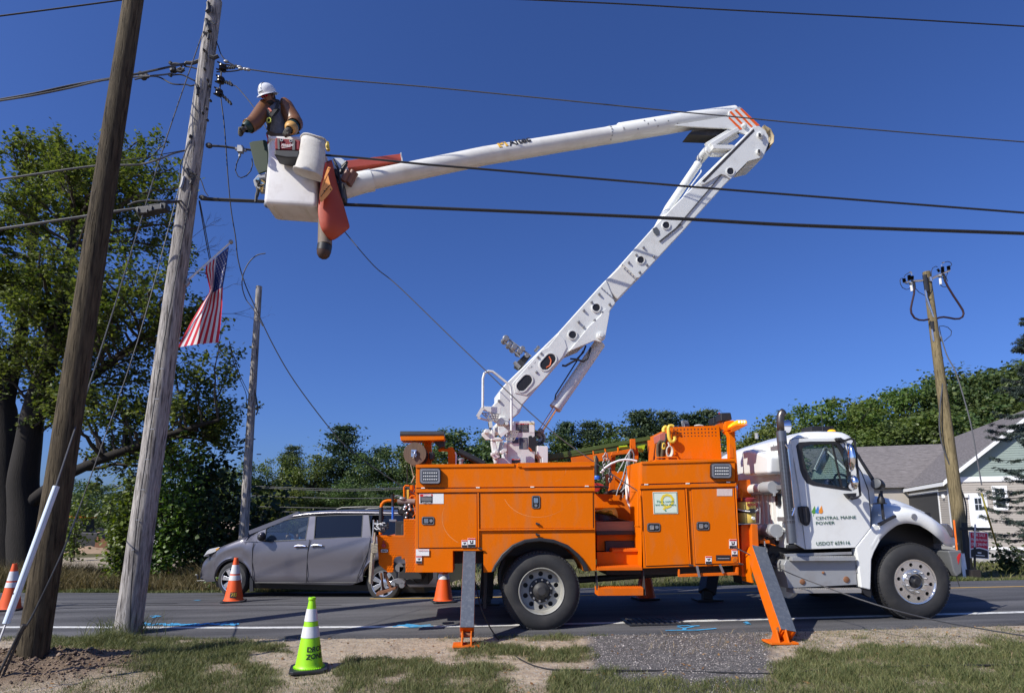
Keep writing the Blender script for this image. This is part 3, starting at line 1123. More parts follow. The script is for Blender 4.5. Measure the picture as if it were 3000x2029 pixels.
tread("step",1794,1874,*[c1((0,1244))[0][1],c1((0,1266))[0][1]],TY+.27,.30)
tread("hanging_step",1752,1885,1722,1744,TY+.0,.24)
B=MB()
B.bar(onY(1745,1672,TY+.10),onY(1752,1744,TY+.06),.10,.012,up=(1,0,0))
B.bar(onY(1882,1668,TY+.10),onY(1888,1742,TY+.06),.10,.012,up=(1,0,0))
B.parts("step_hanger",DARK,truck)
B=MB()
B.prism(pY(c1((1868,770),(2205,790),(2205,1010),(1870,1010)),TY+1.0),UY*.03)
B.build("bed_bulkhead",ORANGE,truck)
pl=panel("wooden_plank",mat("bare plank",(.30,.19,.12),.8,var=.3,scale=5,stretch=(1,6,12)),c1((1876,1008),(2212,1005),(2216,1085),(1878,1090)),TY+.45,.06)
panel("bed_edge",BLACK,c1((1878,1088),(2216,1085),(2216,1118),(1882,1122)),TY+.42,.12)
def scene_light(x0,y0,x1,y1):
 h=panel("scene_light",BLACK,rrect(x0,y0,x1,y1,8),TY-.075,.07,bevel=.01,seg=3)
 w,hh=x1-x0,y1-y0
 panel("bezel",STEEL,rrect(x0+w*.04,y0+hh*.05,x1-w*.04,y1-hh*.05,7),TY-.080,.02,h,bevel=.004,holes=[rrect(x0+w*.12,y0+hh*.15,x1-w*.12,y1-hh*.15,4)])
 panel("lens",LENS,rrect(x0+w*.10,y0+hh*.13,x1-w*.10,y1-hh*.13,4),TY-.077,.02,h,bevel=.002)
 B=MB()
 for r in range(3):
  for i in range(8):
   q=onY(x0+w*(.2+.6*i/7),y0+hh*(.30+.2*r),TY-.078)
   B.obox(q,V((.0065,0,0)),V((0,.006,0)),V((0,0,.007)))
 stuff(B.build("led_row",WHITEM,h))
scene_light(*lt(c1,375,553,556,690))
scene_light(*lt(c2,1060,485,1226,610))
def decal(name,x0,y0,x1,y1,m=WHITEM,Y=None,parent=None):
 return panel(name,m,[(x0,y0),(x1,y0),(x1,y1),(x0,y1)],(TY if Y is None else Y)-.016,.004,parent,bevel=0)
def ptext(s,px,py,hpx,m,parent,Y,wpx=None,name="lettering",bold=0.0,yoff=.005,slope=0.0):
 o=onY(px,py,Y)-UY*yoff
 k=onY(px+1,py+slope,Y)-onY(px,py,Y)
 size=(onY(px,py,Y)-onY(px,py+hpx,Y)).length/.70
 ux=V((k.x,0,k.z))
 return text(s,name,m,parent,o,ux,V((0,0,1)),size,.0008,width=None if wpx is None else k.length*wpx,bold=bold)
d1=decal("warning_decal",*lt(c1,374,770,580,856),m=WHITEM,parent=dA)
decal("decal_band",*lt(c1,379,774,487,795),m=REDM,Y=TY-.002,parent=dA)
decal("decal_panel",*lt(c1,381,797,486,850),m=INK,Y=TY-.002,parent=dA)
ptext("DANGER",*c1((408,791))[0],c1((0,13))[0][1]-1180,WHITEM,dA,TY-.022,24,bold=.002)
ptext("KEEP CLEAR",*c1((398,849))[0],2.8,WHITEM,dA,TY-.022,25)
for i in range(4):
 decal("decal_line",*lt(c1,390,803+i*8,478,806+i*8),m=mat("grey print",(.4,.4,.4),.6),Y=TY-.003,parent=dA)
def small_decal(f,x0,y0,x1,y1,word="DANGER",kind=0,parent=None):
 Y=TY
 d=decal("warning_decal",*lt(f,x0,y0,x1,y1),parent=parent)
 h=y1-y0
 decal("decal_band",*lt(f,x0+2,y0+2,x1-2,y0+h*.17),m=REDM,Y=Y-.002,parent=parent)
 decal("decal_panel",*lt(f,x0+2,y0+h*.68,x1-2,y1-2),m=INK,Y=Y-.002,parent=parent)
 w=x1-x0
 if kind==0:
  panel("pictogram",INK,f((x0+w*.25,y0+h*.34),(x0+w*.8,y0+h*.30),(x0+w*.7,y0+h*.45),(x0+w*.5,y0+h*.62),(x0+w*.42,y0+h*.58),(x0+w*.55,y0+h*.44),(x0+w*.3,y0+h*.44)),Y-.018,.003,parent,bevel=0)
 else:
  panel("pictogram",INK,f((x0+w*.28,y0+h*.26),(x0+w*.42,y0+h*.26),(x0+w*.46,y0+h*.5),(x0+w*.58,y0+h*.48),(x0+w*.60,y0+h*.24),(x0+w*.74,y0+h*.24),(x0+w*.72,y0+h*.60),(x0+w*.36,y0+h*.62)),Y-.018,.003,parent,bevel=0)
small_decal(c1,733,1165,782,1228,parent=dA)
small_decal(c1,785,1148,850,1228,kind=1,parent=dA)
small_decal(c2,1204,1100,1264,1175,kind=1,parent=dD)
small_decal(c2,1224,1184,1270,1238,parent=dD)
small_decal(c2,1012,1237,1062,1298,parent=dD)
decal("warning_decal",*lt(c1,344,1242,456,1298),parent=body)
ptext("WARNING!",*c1((362,1258))[0],3.2,REDM,body,TY-.018,29)
small_decal(c1,344,1300,394,1364,parent=body)
decal("maker_plate",*lt(c2,1097,1227,1216,1272),m=INK,parent=dD)
decal("decal_line",*lt(c2,1110,1252,1205,1256),m=mat("grey print",(.4,.4,.4),.6),Y=TY-.002,parent=dD)
panel("marker_lamp",mat("dim amber lens",(.45,.13,.01),.3),circ(*c2((1250,1266))[0],7),TY-.018,.02,dD,bevel=.002)
PINKD=mat("faded notice",(.62,.50,.46),.7,var=.2,scale=40)
decal("faded_notice",*lt(c2,1105,692,1228,750),m=PINKD,parent=dD)
sg=lt(c2,585,718,788,895)
sgo=panel("slogan_sign",mat("pale sign sheet",(.66,.74,.62),.5,var=.02),[(sg[0],sg[1]),(sg[2]-2,sg[1]-1),(sg[2]+1,sg[3]-1),(sg[0]+3,sg[3])],TY-.018,.005,dC,bevel=0)
SGY=TY-.020
panel("sign_edge",GREENINK,[(sg[0]+2,sg[1]+2),(sg[2]-3,sg[1]+1),(sg[2]-1,sg[3]-3),(sg[0]+5,sg[3]-2)],SGY,.003,dC,bevel=0,holes=[[(sg[0]+3,sg[1]+3),(sg[2]-4,sg[1]+2),(sg[2]-2,sg[3]-4),(sg[0]+6,sg[3]-3)]])
yl=mat("yellow print",(.75,.58,.05),.5,var=.03)
bulb_o=c2((650,800),(655,755),(690,730),(720,732),(755,755),(762,800),(745,835),(715,850),(690,865),(650,862),(672,845),(705,830),(735,800),(738,770),(710,748),(690,750),(672,770),(668,800),(680,825),(660,830))
B=MB()
B.tube(pY(c2((672,860),(690,838),(662,815),(657,780),(672,750),(700,740),(730,748),(748,775),(745,808),(725,832),(690,845)),SGY-.001),.020,6)
for i,(x,y,z)in enumerate(B.v):
 B.v[i]=(x,SGY-.001+(y-SGY)*.05,z)
B.build("lamp_emblem",yl,dC)
GRT=mat("green print",(.02,.28,.16),.5,var=.03)
ptext("Flip a switch",*c2((616,800))[0],5.6,GRT,dC,SGY,50,yoff=.004)
ptext("and we're there",*c2((604,826))[0],5.6,GRT,dC,SGY,60,yoff=.004)
panel("flower_emblem",GRT,circ(*c2((690,868))[0],2.2,6),SGY-.002,.003,dC,bevel=0)
SCR=mat("scratched orange paint",(.74,.24,.05),.6,var=.3,scale=30)
for i,(cx,cy,rx,ry,a0,a1,par)in enumerate(((840,980,275,240,120,265,dA),(1380,740,300,232,15,160,dB),(1500,560,120,110,0,75,None))):
 pts=c1(*[(cx+rx*math.cos(R(a0+(a1-a0)*k/16)),cy+ry*math.sin(R(a0+(a1-a0)*k/16)))for k in range(17)])
 B=MB()
 P=pY(pts,TY-(.0128 if par else .0148))
 B.grid([P,[p+V((.006,0,.006))for p in P]])
 B.build("scratch",SCR,par or truck,recalc=False)
tail_px=c9((205,680),(568,680),(568,460),(724,460),(724,1181),(594,1181),(592,1040),(578,995),(545,968),(508,962),(470,972),(438,1000),(427,1045),(425,1181),(350,1181),(232,1078))
tail=panel("tail_shelf",ORANGE,tail_px,TY+.02,.03,bevel=.003)
B=MB()
xs0,xs1=onY(1105,1600,TY).x,onY(1218,1600,TY).x
zt=onY(1150,1570,TY+.03).z
B.box((xs0+.02,TY+.06,zt-.06),(xs1,TF-.04,zt-.01))
B.box((xs0+.03,TF-.08,zt-.45),(xs1,TF-.04,zt-.02))
B.build("tail_deck",ORANGE_D,truck)
B=MB()
poly2=[V((p[0],p[1],0))for p in tail_px]
def inside(p,poly):
 r_,n_=False,len(poly)
 for i in range(n_):
  a,b=poly[i],poly[(i+1)%n_]
  if(a[1]>p[1])!=(b[1]>p[1])and p[0]<(b[0]-a[0])*(p[1]-a[1])/(b[1]-a[1])+a[0]:
   r_=not r_
 return r_
k=0
for j in range(22):
 for i in range(16):
  p=c9((222+i*33+(16 if j%2 else 0),478+j*33))[0]
  if inside(p,tail_px)and inside((p[0]+1.2,p[1]),tail_px)and inside((p[0]-1.2,p[1]+1),tail_px):
   q=onY(p[0],p[1],TY+.019)
   a=.7
   B.obox(q,V((.011,0,.007)),V((0,.004,0)),V((-.0035,0,.005)))
stuff(B.build("tread_plate_lugs",ORANGE,tail))
panel("tail_lamp",REDP,circ(*c9((296,818))[0],6.2),TY+.0,.03,tail,bevel=.004)
panel("side_lamp",REDP,circ(*c9((294,770))[0],2.8,10),TY+.005,.03,tail,bevel=.002)
panel("maker_badge",INK,rrect(*lt(c9,252,866,358,914),3),TY+.012,.01,tail,bevel=.001)
panel("badge_edge",WHITEM,rrect(*lt(c9,258,871,352,909),3),TY+.010,.008,tail,bevel=0,holes=[rrect(*lt(c9,264,880,346,902),3)])
ptext("ALTEC",*c9((272,898))[0],3.4,WHITEM,tail,TY+.012,15)
B=MB()
q=onY(*c9((508,1120))[0],TY+.5)
B.cyl(q,q+UY*.1,.06,n=16)
B.build("winch_drum",STEEL,truck)
B=MB()
B.box((xs0+.22,TY+.50,zt-.62),(xs1+.05,TY+.9,zt-.42))
B.box((xs0+.15,TM-.4,zt-.72),(xs1+.12,TM+.4,zt-.50))
B.build("hitch_frame",DARK,truck,bevel=.02)
B=MB()
B.tube(pY(c9((620,1190),(660,1260),(760,1330),(820,1290),(860,1240),(880,1190)),TY+.6),.012,6)
B.tube(pY(c9((600,1280),(650,1270),(700,1290)),TY+.4),.010,6)
B.parts("air_hose",BLACK,truck)
B=MB()
B.prism(pY(c9((400,1290),(470,1270),(540,1275),(590,1310),(580,1335),(500,1345),(410,1310)),TY+.3),UY*.12)
q=onY(*c9((542,1358))[0],TY+.3)
B.cyl(q,q+UY*.12,.04,n=10)
B.build("pintle_hitch",STEEL,truck,bevel=.006)
B=MB()
B.tube(pY(c9((252,668),(258,480),(262,300),(272,258),(300,226),(345,212),(490,209),(720,214)),TY+.25),.022,10)
B.build("tail_rail",ORANGE,truck)
B=MB()
for i in range(11):
 q=onY(*c9((261,316+i*17))[0],TY+.25)
 B.lathe([(.026,-.016),(.031,0),(.026,.016)],q,(0,0,1),10)
B.build("rail_wrap",BLACK,truck)
B=MB()
B.tube(pY(c9((486,224),(722,226)),TY+.24),.042,10)
B.build("foam_sleeve",mat("grey brown foam",(.22,.17,.15),.9),truck)
pump=MB()
for(a,b,r_,h_)in((545,352,.065,.2),(620,340,.05,.22),(660,400,.055,.25),(690,290,.03,.2),(600,405,.05,.2)):
 q=onY(*c9((a,b))[0],TY+.22)
 pump.lathe([(r_*.6,0),(r_,.02),(r_,h_*.4),(r_*.7,h_*.5),(r_*.7,h_)],q,(0,1,.1),12)
pump.box(tuple(onY(*c9((560,455))[0],TY+.25)),tuple(onY(*c9((700,430))[0],TY+.5)))
pump.build("pump_engine",BLACK,truck)
B=MB()
for(a,b,r_)in((590,300,.03),(640,270,.022),(610,380,.02),(570,330,.018),(650,330,.025),(600,440,.02)):
 q=onY(*c9((a,b))[0],TY+.2)
 B.ball(q,r_,8,6)
for(x_,y_)in((585,270),(648,265)):
 B.tube(pY(c9((x_,y_-15),(x_,y_+70)),TY+.19),.008,6)
B.parts("pump_fitting",ALU,truck)
B=MB()
B.tube(pY(c9((575,190),(572,30),(590,8),(640,10)),TY+.3),.013,8)
B.tube(pY(c9((655,195),(655,160),(672,148),(722,146)),TY+.28),.011,8)
B.tube(pY(c9((700,270),(715,330),(722,390),(690,430)),TY+.2),.006,6)
B.prism(pY(c9((650,0),(735,0),(735,215),(650,180)),TY+.35),UY*.05)
B.parts("tail_bracket",ORANGE,truck)
B=MB()
B.prism(pY(c9((590,60),(640,62),(636,192),(605,192)),TY+.31),UY*.06)
B.build("control_box",YELLOW,truck,bevel=.006)
B=MB()
B.tube(pY(c9((700,-40),(716,30),(722,60),(705,95)),TY+.2),.009,6)
B.tube(pY(c1((268,520),(270,640),(268,700)),TY+.3),.007,6)
B.parts("tail_hose",BLACK,truck)
B=MB()
B.box((xs0+.3,TY+.1,zt-.02),(xs0+.48,TY+.4,zt+.16))
B.box((xs0+.17,TY+.45,zt-.02),(xs1-.1,TY+.9,zt+.2))
B.parts("tail_toolbox",DARK,truck,bevel=.01)
def wheel(cx,cz,y_out,name,rear,near=True,inner=True,turn=0.0):
 s=1 if near else-1
 Rr,W=.528,.285
 hub=V((cx,y_out,cz))
 ax=UY*s
 B=MB()
 B.lathe([(.300,.02),(.33,.0),(.40,-.008),(.455,.0),(.497,.02),(.512,.035),(.525,.065),(.528,.10),(.528,W-.10),(.525,W-.065),(.50,W-.02),(.40,W),(.30,W-.01)],hub,ax,56,closed=True)
 for i in range(64):
  a=2*math.pi*i/64
  for h_,tw in((.055,.03),(.12,.04),(.20,.04)):
   a2=a+(.05 if h_ in(.12,)else 0)
   rd=V((math.cos(a2),0,math.sin(a2)))
   tn=V((-math.sin(a2),0,math.cos(a2)))
   c=hub+ax*h_+rd*(.526 if .06<h_<.22 else .516)
   B.obox(c,tn*.019,UY*(tw*.8),rd*.012)
 w=B.build(name,RUBBER,truck)
 w.name=name
 B=MB()
 fr=hub
 if rear:
  B.lathe([(.300,.03),(.315,.012),(.308,-.002),(.296,.004),(.288,.05),(.272,.13),(.268,.15)],fr,ax,40,closed=True)
  dd=.125
  hr,hole_r,nh=.222,.034,10
  RM=mat("dull white rim",(.36,.355,.32),.55,.2,var=.15,dirt=(.20,.17,.13),dscale=5,damt=.7)
 else:
  B.lathe([(.300,.04),(.312,.018),(.305,.004),(.292,.006),(.287,.035)],fr,ax,40,closed=True)
  dd=.022
  hr,hole_r,nh=.232,.026,10
  RM=ALU
 cir=[fr+ax*dd+V((math.cos(a),0,math.sin(a)))*.29 for a in np.linspace(0,2*math.pi,48,endpoint=False)]
 holes=[]
 for i in range(nh):
  a=2*math.pi*(i+.5)/nh+turn
  cc=fr+ax*dd+V((math.cos(a),0,math.sin(a)))*hr
  holes.append([cc+V((math.cos(t),0,math.sin(t)))*hole_r for t in np.linspace(0,2*math.pi,12,endpoint=False)])
 B.prism(cir,ax*.02,holes)
 rim=B.build("rim",RM,w,bevel=0)
 B=MB()
 B.lathe([(.29,.0),(.29,.04),(.0,.04)],fr+ax*(dd+.025),ax,32,closed=True)
 B.build("brake_drum",BLACK,w)
 B=MB()
 if rear:
  B.lathe([(.165,.0),(.16,-.012),(.115,-.02),(.105,-.055),(.07,-.075),(.055,-.10),(0,-.103)],fr+ax*dd,ax,28,closed=True)
  B.build("hub",DARK,w)
 else:
  B.lathe([(.175,.0),(.165,-.03),(.112,-.034),(.104,-.02),(.10,.03),(.0,.03)],fr+ax*dd,ax,32,closed=True)
  B.build("hub_ring",ALU,w)
  B=MB()
  B.lathe([(.098,.02),(.085,-.02),(.05,-.035),(.04,-.055),(0,-.056)],fr+ax*dd,ax,24,closed=True)
  B.build("hub",BLACK,w)
 nut=MB()
 nut.lathe([(.018,0),(.016,-.03),(.010,-.042),(0,-.043)],(0,0,0),ax,6,closed=True)
 base=nut.mesh("lug_nut",STEEL)
 for i in range(10):
  a=2*math.pi*i/10+.2+turn
  o=bpy.data.objects.new("lug_nut",base)
  COL.objects.link(o)
  o.parent=w
  o.location=fr+ax*(dd-(.012 if rear else .03))+V((math.cos(a),0,math.sin(a)))*.142-ORIG[w.name]
 if inner:
  B=MB()
  B.lathe([(.26,.0),(.40,-.005),(.50,.02),(.527,.07),(.527,W-.07),(.50,W-.02),(.40,W),(.26,W)],hub+ax*(W+.05),ax,40,closed=True)
  B.build("inner_tyre",RUBBER,w)
 return w
rw=onY(1587,1731,TY+.05)
fw=onY(2683.5,1703,TY+.04)
wheel(rw.x,rw.z,TY+.05,"wheel",True)
wheel(rw.x,rw.z,TF-.05,"wheel",True,near=False)
wheel(fw.x,fw.z,TY+.04,"wheel",False,inner=False,turn=.15)
wheel(fw.x,fw.z,TF-.04,"wheel",False,near=False,inner=False)
B=MB()
B.cyl((rw.x,TY+.5,rw.z),(rw.x,TF-.5,rw.z),.09,n=12)
B.ball((rw.x,TM,rw.z),.26,14,10)
B.cyl((fw.x,TY+.3,fw.z-.08),(fw.x,TF-.3,fw.z-.08),.07,n=10)
B.cyl((rw.x+.25,TM,rw.z),(fw.x-1.2,TM,rw.z+.25),.05,n=10)
B.build("axle",DARK,truck)
def near_outrigger(top,bot,w,d,foot,mirror=1,tilt=0.0):
 top,bot=V(top),V(bot)
 B=MB()
 B.bar(top,bot,w,d,up=(0,-1,.2))
 o=B.build("outrigger",ORANGE_D,truck,bevel=.006)
 dr=(bot-top).normalized()
 s=dr.cross(V((0,-1,.2))).normalized()
 f=s.cross(dr).normalized()
 if f.y>0:
  f=-f
 B=MB()
 B.bar(top+f*(d/2+.006),bot+f*(d/2+.006),w*.98,.008,up=tuple(f))
 B.build("leg_face",LEGGREY,o,bevel=.002)
 ft=V(foot)
 B=MB()
 pin=V((bot.x,bot.y,ft.z+.13))
 for k in(-1,1):
  B.bar(bot+s*(k*w*.34)-dr*.02,pin+s*(k*w*.30)+V((0,0,-.06)),.018,d*.9,up=tuple(f))
 B.parts("leg_fork",ORANGE_D,o,bevel=.003)
 B=MB()
 B.cyl(pin-s*(w*.5),pin+s*(w*.5),.03,n=12)
 B.build("foot_pin",RUST,o)
 B=MB()
 hw=.165
 B.prism([ft+V((-hw,-.10,0)),ft+V((hw,-.10,0)),ft+V((hw,.14,0)),ft+V((-hw,.14,0))],V((0,0,.025)))
 for k in(-.055,.055):
  B.prism([ft+V((k-.01,-.09,.02)),ft+V((k-.01,.12,.02)),ft+V((k-.01,.03,.16)),ft+V((k-.01,-.03,.16))],V((.02,0,0)))
 B.build("foot_pad",ORANGE_D,o,bevel=.006)
 return o
f1=onT(1367,1893)
near_outrigger(onY(1376,1618,TY+.12),onY(1368,1850,f1.y+.03),.168,.18,(f1.x,f1.y,f1.z+.004))
f2=onT(2288,1884)
near_outrigger(onY(2215,1615,TY-.02),onY(2301,1862,f2.y+.04),.185,.19,(f2.x,f2.y,f2.z+.004))
B=MB()
B.prism(pY(c3((205,975),(236,922),(294,928),(312,985),(322,1020),(240,1032),(225,1100),(240,1150),(222,1150),(212,1080)),TY-.06),UY*.30)
B.build("outrigger_head",ORANGE,truck,bevel=.008)
B=MB()
B.prism(pY(c2((1385,975),(1434,980),(1444,1180),(1388,1180)),TY+.02),UY*.18)
B.prism(pY(c2((1300,985),(1388,975),(1388,1400),(1306,1400)),TY+.10),UY*.30)
B.prism(pY(c2((1282,622),(1375,618),(1382,760),(1286,770)),TY+.75),UY*.05)
B.parts("outrigger_post",ORANGE_D,truck,bevel=.006)
for(ax_,ay,bx_,by)in((2086,1688,2072,1758),(1430,1690,1424,1770)):
 ft=onR(bx_,by)
 B=MB()
 tp=onY(ax_,ay-40,TF+.0)
 B.bar(tp,ft+V((0,0,.12)),.22,.2,up=(0,1,.2))
 o=B.build("outrigger",DARK,truck,bevel=.006)
 B=MB()
 B.box((ft.x-.22,ft.y-.16,ft.z+.004),(ft.x+.22,ft.y+.16,ft.z+.03))
 B.bar(ft+V((0,0,.03)),ft+V((0,0,.16)),.16,.12)
 B.build("foot_pad",DARK,o,bevel=.006)
B=MB()
B.prism(pY([(1419,1676),(1428,1676),(1424,1782),(1416,1780)],TY+.5),UY*.3)
B.build("mud_flap",BLACK,truck)
B=MB()
B.prism(pY(c2((1300,1395),(1390,1395),(1392,1470),(1310,1460)),TY+.45),UY*.3)
B.build("mud_flap",BLACK,truck)
XB=onY(2297,1420,TY).x
zz_=lambda y:onX(2297,y,XB).z
P0=[V((XB,0,zz_(1568))),V((XB,0,zz_(1400))),V((XB,0,zz_(1330))),V((XB+.015,0,zz_(1305))),V((XB+.05,0,zz_(1288))),V((XB+.12,0,zz_(1278)))]+pY([(2345,1266),(2379,1264.5),(2430,1265),(2450,1267),(2466,1274),(2480,1286)],TY+.25)
inset=[(TY+.00,.16),(TY+.015,.09),(TY+.05,.04),(TY+.12,.012),(TY+.25,0),(TM,-.02),(TF-.25,0),(TF-.12,.012),(TF-.05,.04),(TF-.015,.09),(TF,.16)]
cen=onY(2400,1480,TY+.25)
rows=[]
for i,p in enumerate(P0):
 t=(P0[min(i+1,len(P0)-1)]-P0[max(i-1,0)])
 t.y=0
 n=V((-t.z,0,t.x)).normalized()
 d_=cen-p
 d_.y=0
 if n.dot(d_)<0:
  n=-n
 k_=1.0 if i<6 else 1.0
 rows.append([V((p.x,y,p.z))+n*k for y,k in inset])
B=MB()
B.grid(rows)
cab=B.build("cab",WHITE,truck,ang=50)
side=[V((XB+.10,TY+.02,zz_(1568))),V((XB+.09,TY+.02,zz_(1335))),V((XB+.13,TY+.02,zz_(1308)))]+pY(c3((520,222),(600,207),(770,214),(835,245),(890,335),(960,450),(1000,515),(1010,600),(985,700),(985,800),(888,925),(570,937),(505,900)),TY+.02)
win=pY(c3((512,268),(530,251),(600,247),(757,246),(785,258),(810,290),(838,345),(850,400),(858,555),(800,548),(620,522),(580,508),(555,470),(540,430)),TY+.02)
B=MB()
B.prism(side,UY*.04,[win])
B.build("side_wall",WHITE,truck)
B=MB()
off=UY*(TF-TY-.06)
B.prism([p+off for p in side],UY*.04,[[p+off for p in win]])
B.build("side_wall",WHITE,truck)
dpx=c3((470,238),(495,228),(760,222),(800,238),(850,320),(925,445),(968,560),(983,700),(984,798),(886,923),(572,934),(548,740),(528,560),(500,400))
wpx=c3((518,272),(534,256),(600,252),(755,251),(780,262),(805,292),(832,347),(843,400),(850,548),(800,541),(622,516),(584,502),(560,466),(545,428))
panel("door_seal",BLACK,[(x+(1.6 if x>2440 else-1.6),y+(1.6 if y>1450 else-1.6))for x,y in dpx],TY+.012,.012,bevel=0,holes=[wpx])
door=panel("cab_door",WHITE,dpx,TY-.004,.03,bevel=.008,holes=[wpx],seg=3)
wfo=c3((508,272),(528,250),(600,245),(757,244),(787,256),(812,288),(842,345),(854,400),(862,560),(800,553),(616,526),(575,510),(550,470),(535,430))
wfi=c3((548,296),(556,275),(620,264),(740,262),(765,272),(786,300),(812,352),(830,420),(843,543),(800,536),(640,508),(605,490),(585,455),(560,370))
panel("window_gasket",BLACK,wfo,TY-.012,.02,door,bevel=.003,holes=[wfi])
panel("window",GLASS,wfi,TY+.008,.004,door,bevel=0)
B=MB()
B.bar(onY(*c3((738,258))[0],TY-.006),onY(*c3((800,540))[0],TY-.006),.018,.02)
B.build("vent_post",BLACK,door)
hd=panel("door_handle",BLACK,c7((742,920),(780,910),(850,912),(868,930),(886,1010),(884,1080),(868,1125),(840,1138),(810,1130),(772,1090),(756,1020)),TY-.022,.02,door,bevel=.006,seg=3)
panel("handle_grip",DARK,c7((790,925),(840,928),(862,1010),(858,1085),(835,1115),(812,1100),(800,1020)),TY-.036,.02,hd,bevel=.006)
ptext("CENTRAL MAINE",*c7((940,1066))[0],9.0,GREENINK,door,TY-.006,118,slope=-.026)
ptext("POWER",*c7((940,1124))[0],9.0,GREENINK,door,TY-.006,55,slope=-.026)
ptext("USDOT 659116",*c7((945,1362))[0],10.5,GREENINK,door,TY-.006,99,slope=-.03)
def drop(cx,cy,w,h,m,k):
 pts=[(cx+w*.35,cy-h)]
 for i in range(13):
  a=R(-15+210*i/12)
  pts.append((cx+w*math.cos(a)*(1 if math.cos(a)>0 else 1),cy+h*.35*math.sin(a)))
 panel("drop_emblem",m,[(x,y)for x,y in pts],TY-.007-.001*k,.003,door,bevel=0)
GDROP=mat("green emblem",(.10,.30,.05),.4)
BDROP=mat("blue emblem",(.06,.25,.60),.4)
ODROP=mat("orange emblem",(.80,.28,.03),.4)
drop(*c7((922,975))[0],6.2,17,GDROP,0)
drop(*c7((962,972))[0],6.0,16.5,BDROP,1)
drop(*c7((1002,972))[0],6.2,17,ODROP,2)
B=MB()
B.tube(pY(c7((912,985),(918,1005),(914,1028)),TY-.006),.003,5)
B.build("emblem_stem",GDROP,door)
wl=onY(2466,1276,TY+.16);wr=V((wl.x,TF-.16,wl.z))
wb_=onY(2553,1414,TY+.12);wbr=V((wb_.x,TF-.12,wb_.z))
mid_t=V((wl.x+.10,TM,wl.z+.01));mid_b=V((wb_.x+.16,TM,wb_.z))
B=MB()
def arc(a,m_,b,n=8):
 return[a*((1-t)**2)+(m_*2-(a+b)/2)*(2*t*(1-t))+b*t*t for t in np.linspace(0,1,n)]
B.grid([arc(wl,mid_t,wr),arc(wb_,mid_b,wbr)])
B.build("windscreen",GLASS,truck)
B=MB()
B.tube([wl+V((-.02,-.06,.02)),wb_+V((.0,-.06,.0))],.035,8)
B.tube([wr+V((-.02,.06,.02)),wbr+V((.0,.06,.0))],.035,8)
B.parts("windscreen_pillar",BLACK,truck)
B=MB()
B.grid([arc(wl+V((-.06,0,.035)),mid_t+V((-.02,0,.05)),wr+V((-.06,0,.035))),arc(wl+V((.01,0,.0)),mid_t+V((.05,0,.0)),wr+V((.01,0,.0)))])
B.build("roof_brow",WHITE,truck,solid=.02)
fx0,fx1=XB+.02,onY(2560,1560,TY).x
fz=onY(2400,1608,TY).z
B=MB()
B.box((fx0,TY+.07,fz),(fx1,TF-.07,fz+.06))
B.box((fx1-.42,TY+.1,onY(2500,1460,TY).z),(fx1-.02,TF-.1,onY(2500,1432,TY).z))
B.build("cab_floor",BLACK,truck,bevel=.02)
for yy in(TY+.25,TF-.8):
 B=MB()
 bx=onY(2352,1500,TY).x
 B.box((bx,yy,fz+.45),(bx+.5,yy+.5,fz+.62))
 B.prism([V((bx-.02,yy,fz+.6)),V((bx+.13,yy,fz+.6)),V((bx-.04,yy,fz+1.28)),V((bx-.16,yy,fz+1.28))],V((0,.5,0)))
 B.build("seat",DARK,truck,bevel=.05,seg=3)
B=MB()
sw=onY(2478,1425,TY+.45)
ring=[sw+V((math.cos(a)*.10*1,math.sin(a)*.22,-math.cos(a)*.19))for a in np.linspace(0,2*math.pi,20,endpoint=False)]
B.tube(ring,.018,6,closed=True)
B.tube([sw,sw+V((.3,0,-.25))],.03,6)
B.build("steering_wheel",BLACK,truck)
def pX(pts,X):
 return[onX(p[0],p[1],X)for p in pts]
B=MB()
B.box((XB+.01,TY+.1,fz+.02),(XB+.06,TF-.1,zz_(1340)))
B.build("back_wall",WHITE,truck)
B=MB()
for i in range(6):
 q0=onX(*c7((232+i*52,800))[0],XB)
 B.box((XB-.035,q0.y-.05,q0.z-.62),(XB+.02,q0.y+.05,q0.z+.03))
B.parts("wall_rib",WHITE,truck,bevel=.015)
B=MB()
q0,q1=onX(*c7((475,775))[0],XB-.04),onX(*c7((510,900))[0],XB-.04)
B.box((XB-.045,q1.y,q1.z),(XB+.01,q0.y,q0.z))
B.build("side_slot",BLACK,truck)
q=pX(c7((85,275),(180,258),(405,330),(405,400),(400,545),(130,560),(95,553)),XB-.24)
B=MB()
B.prism(q,V((.24,0,0)))
B.build("side_pod",WHITE,truck,bevel=.05,seg=4)
q=pX(c7((215,222),(425,178),(445,262),(478,560),(400,590),(220,600)),XB-.015)
B=MB()
B.prism(q,V((.03,0,0)))
B.build("pod_base",WHITE,truck,bevel=.01)
GCAP=mat("grey cap",(.34,.35,.36),.55,.1,var=.06)
for(x,y,r_)in((447,695,.092),(482,1196,.098)):
 a=onY(*c7((x,y))[0],TY+.10)
 B=MB()
 B.tube([a+UY*.02,a+UY*2.1],r_*.86,24)
 d=B.build("tool_tube",WHITE,truck)
 B=MB()
 B.lathe([(0,-.03),(r_*.97,-.03),(r_,-.02),(r_,.26),(r_*.9,.27)],a,UY,28,closed=True)
 B.build("tube_cap",GCAP,d)
 B=MB()
 B.box((a.x+r_*.8,a.y-.05,a.z-.012),(a.x+r_+.045,a.y-.02,a.z+.012))
 B.box((a.x-.012,a.y-.05,a.z-r_-.03),(a.x+.012,a.y-.02,a.z-r_*.8))
 B.parts("cap_latch",GCAP,d)
sa,sb=onY(*c3((410,180))[0],TY-.14),onY(*c3((480,895))[0],TY-.14)
st=MB()
st.tube([sa,sb],.066,24)
stack=st.build("exhaust_stack",mat("stack guard",(.16,.175,.20),.38,.7,var=.25,scale=6,dirt=(.16,.09,.07),dscale=3,damt=.5),truck)
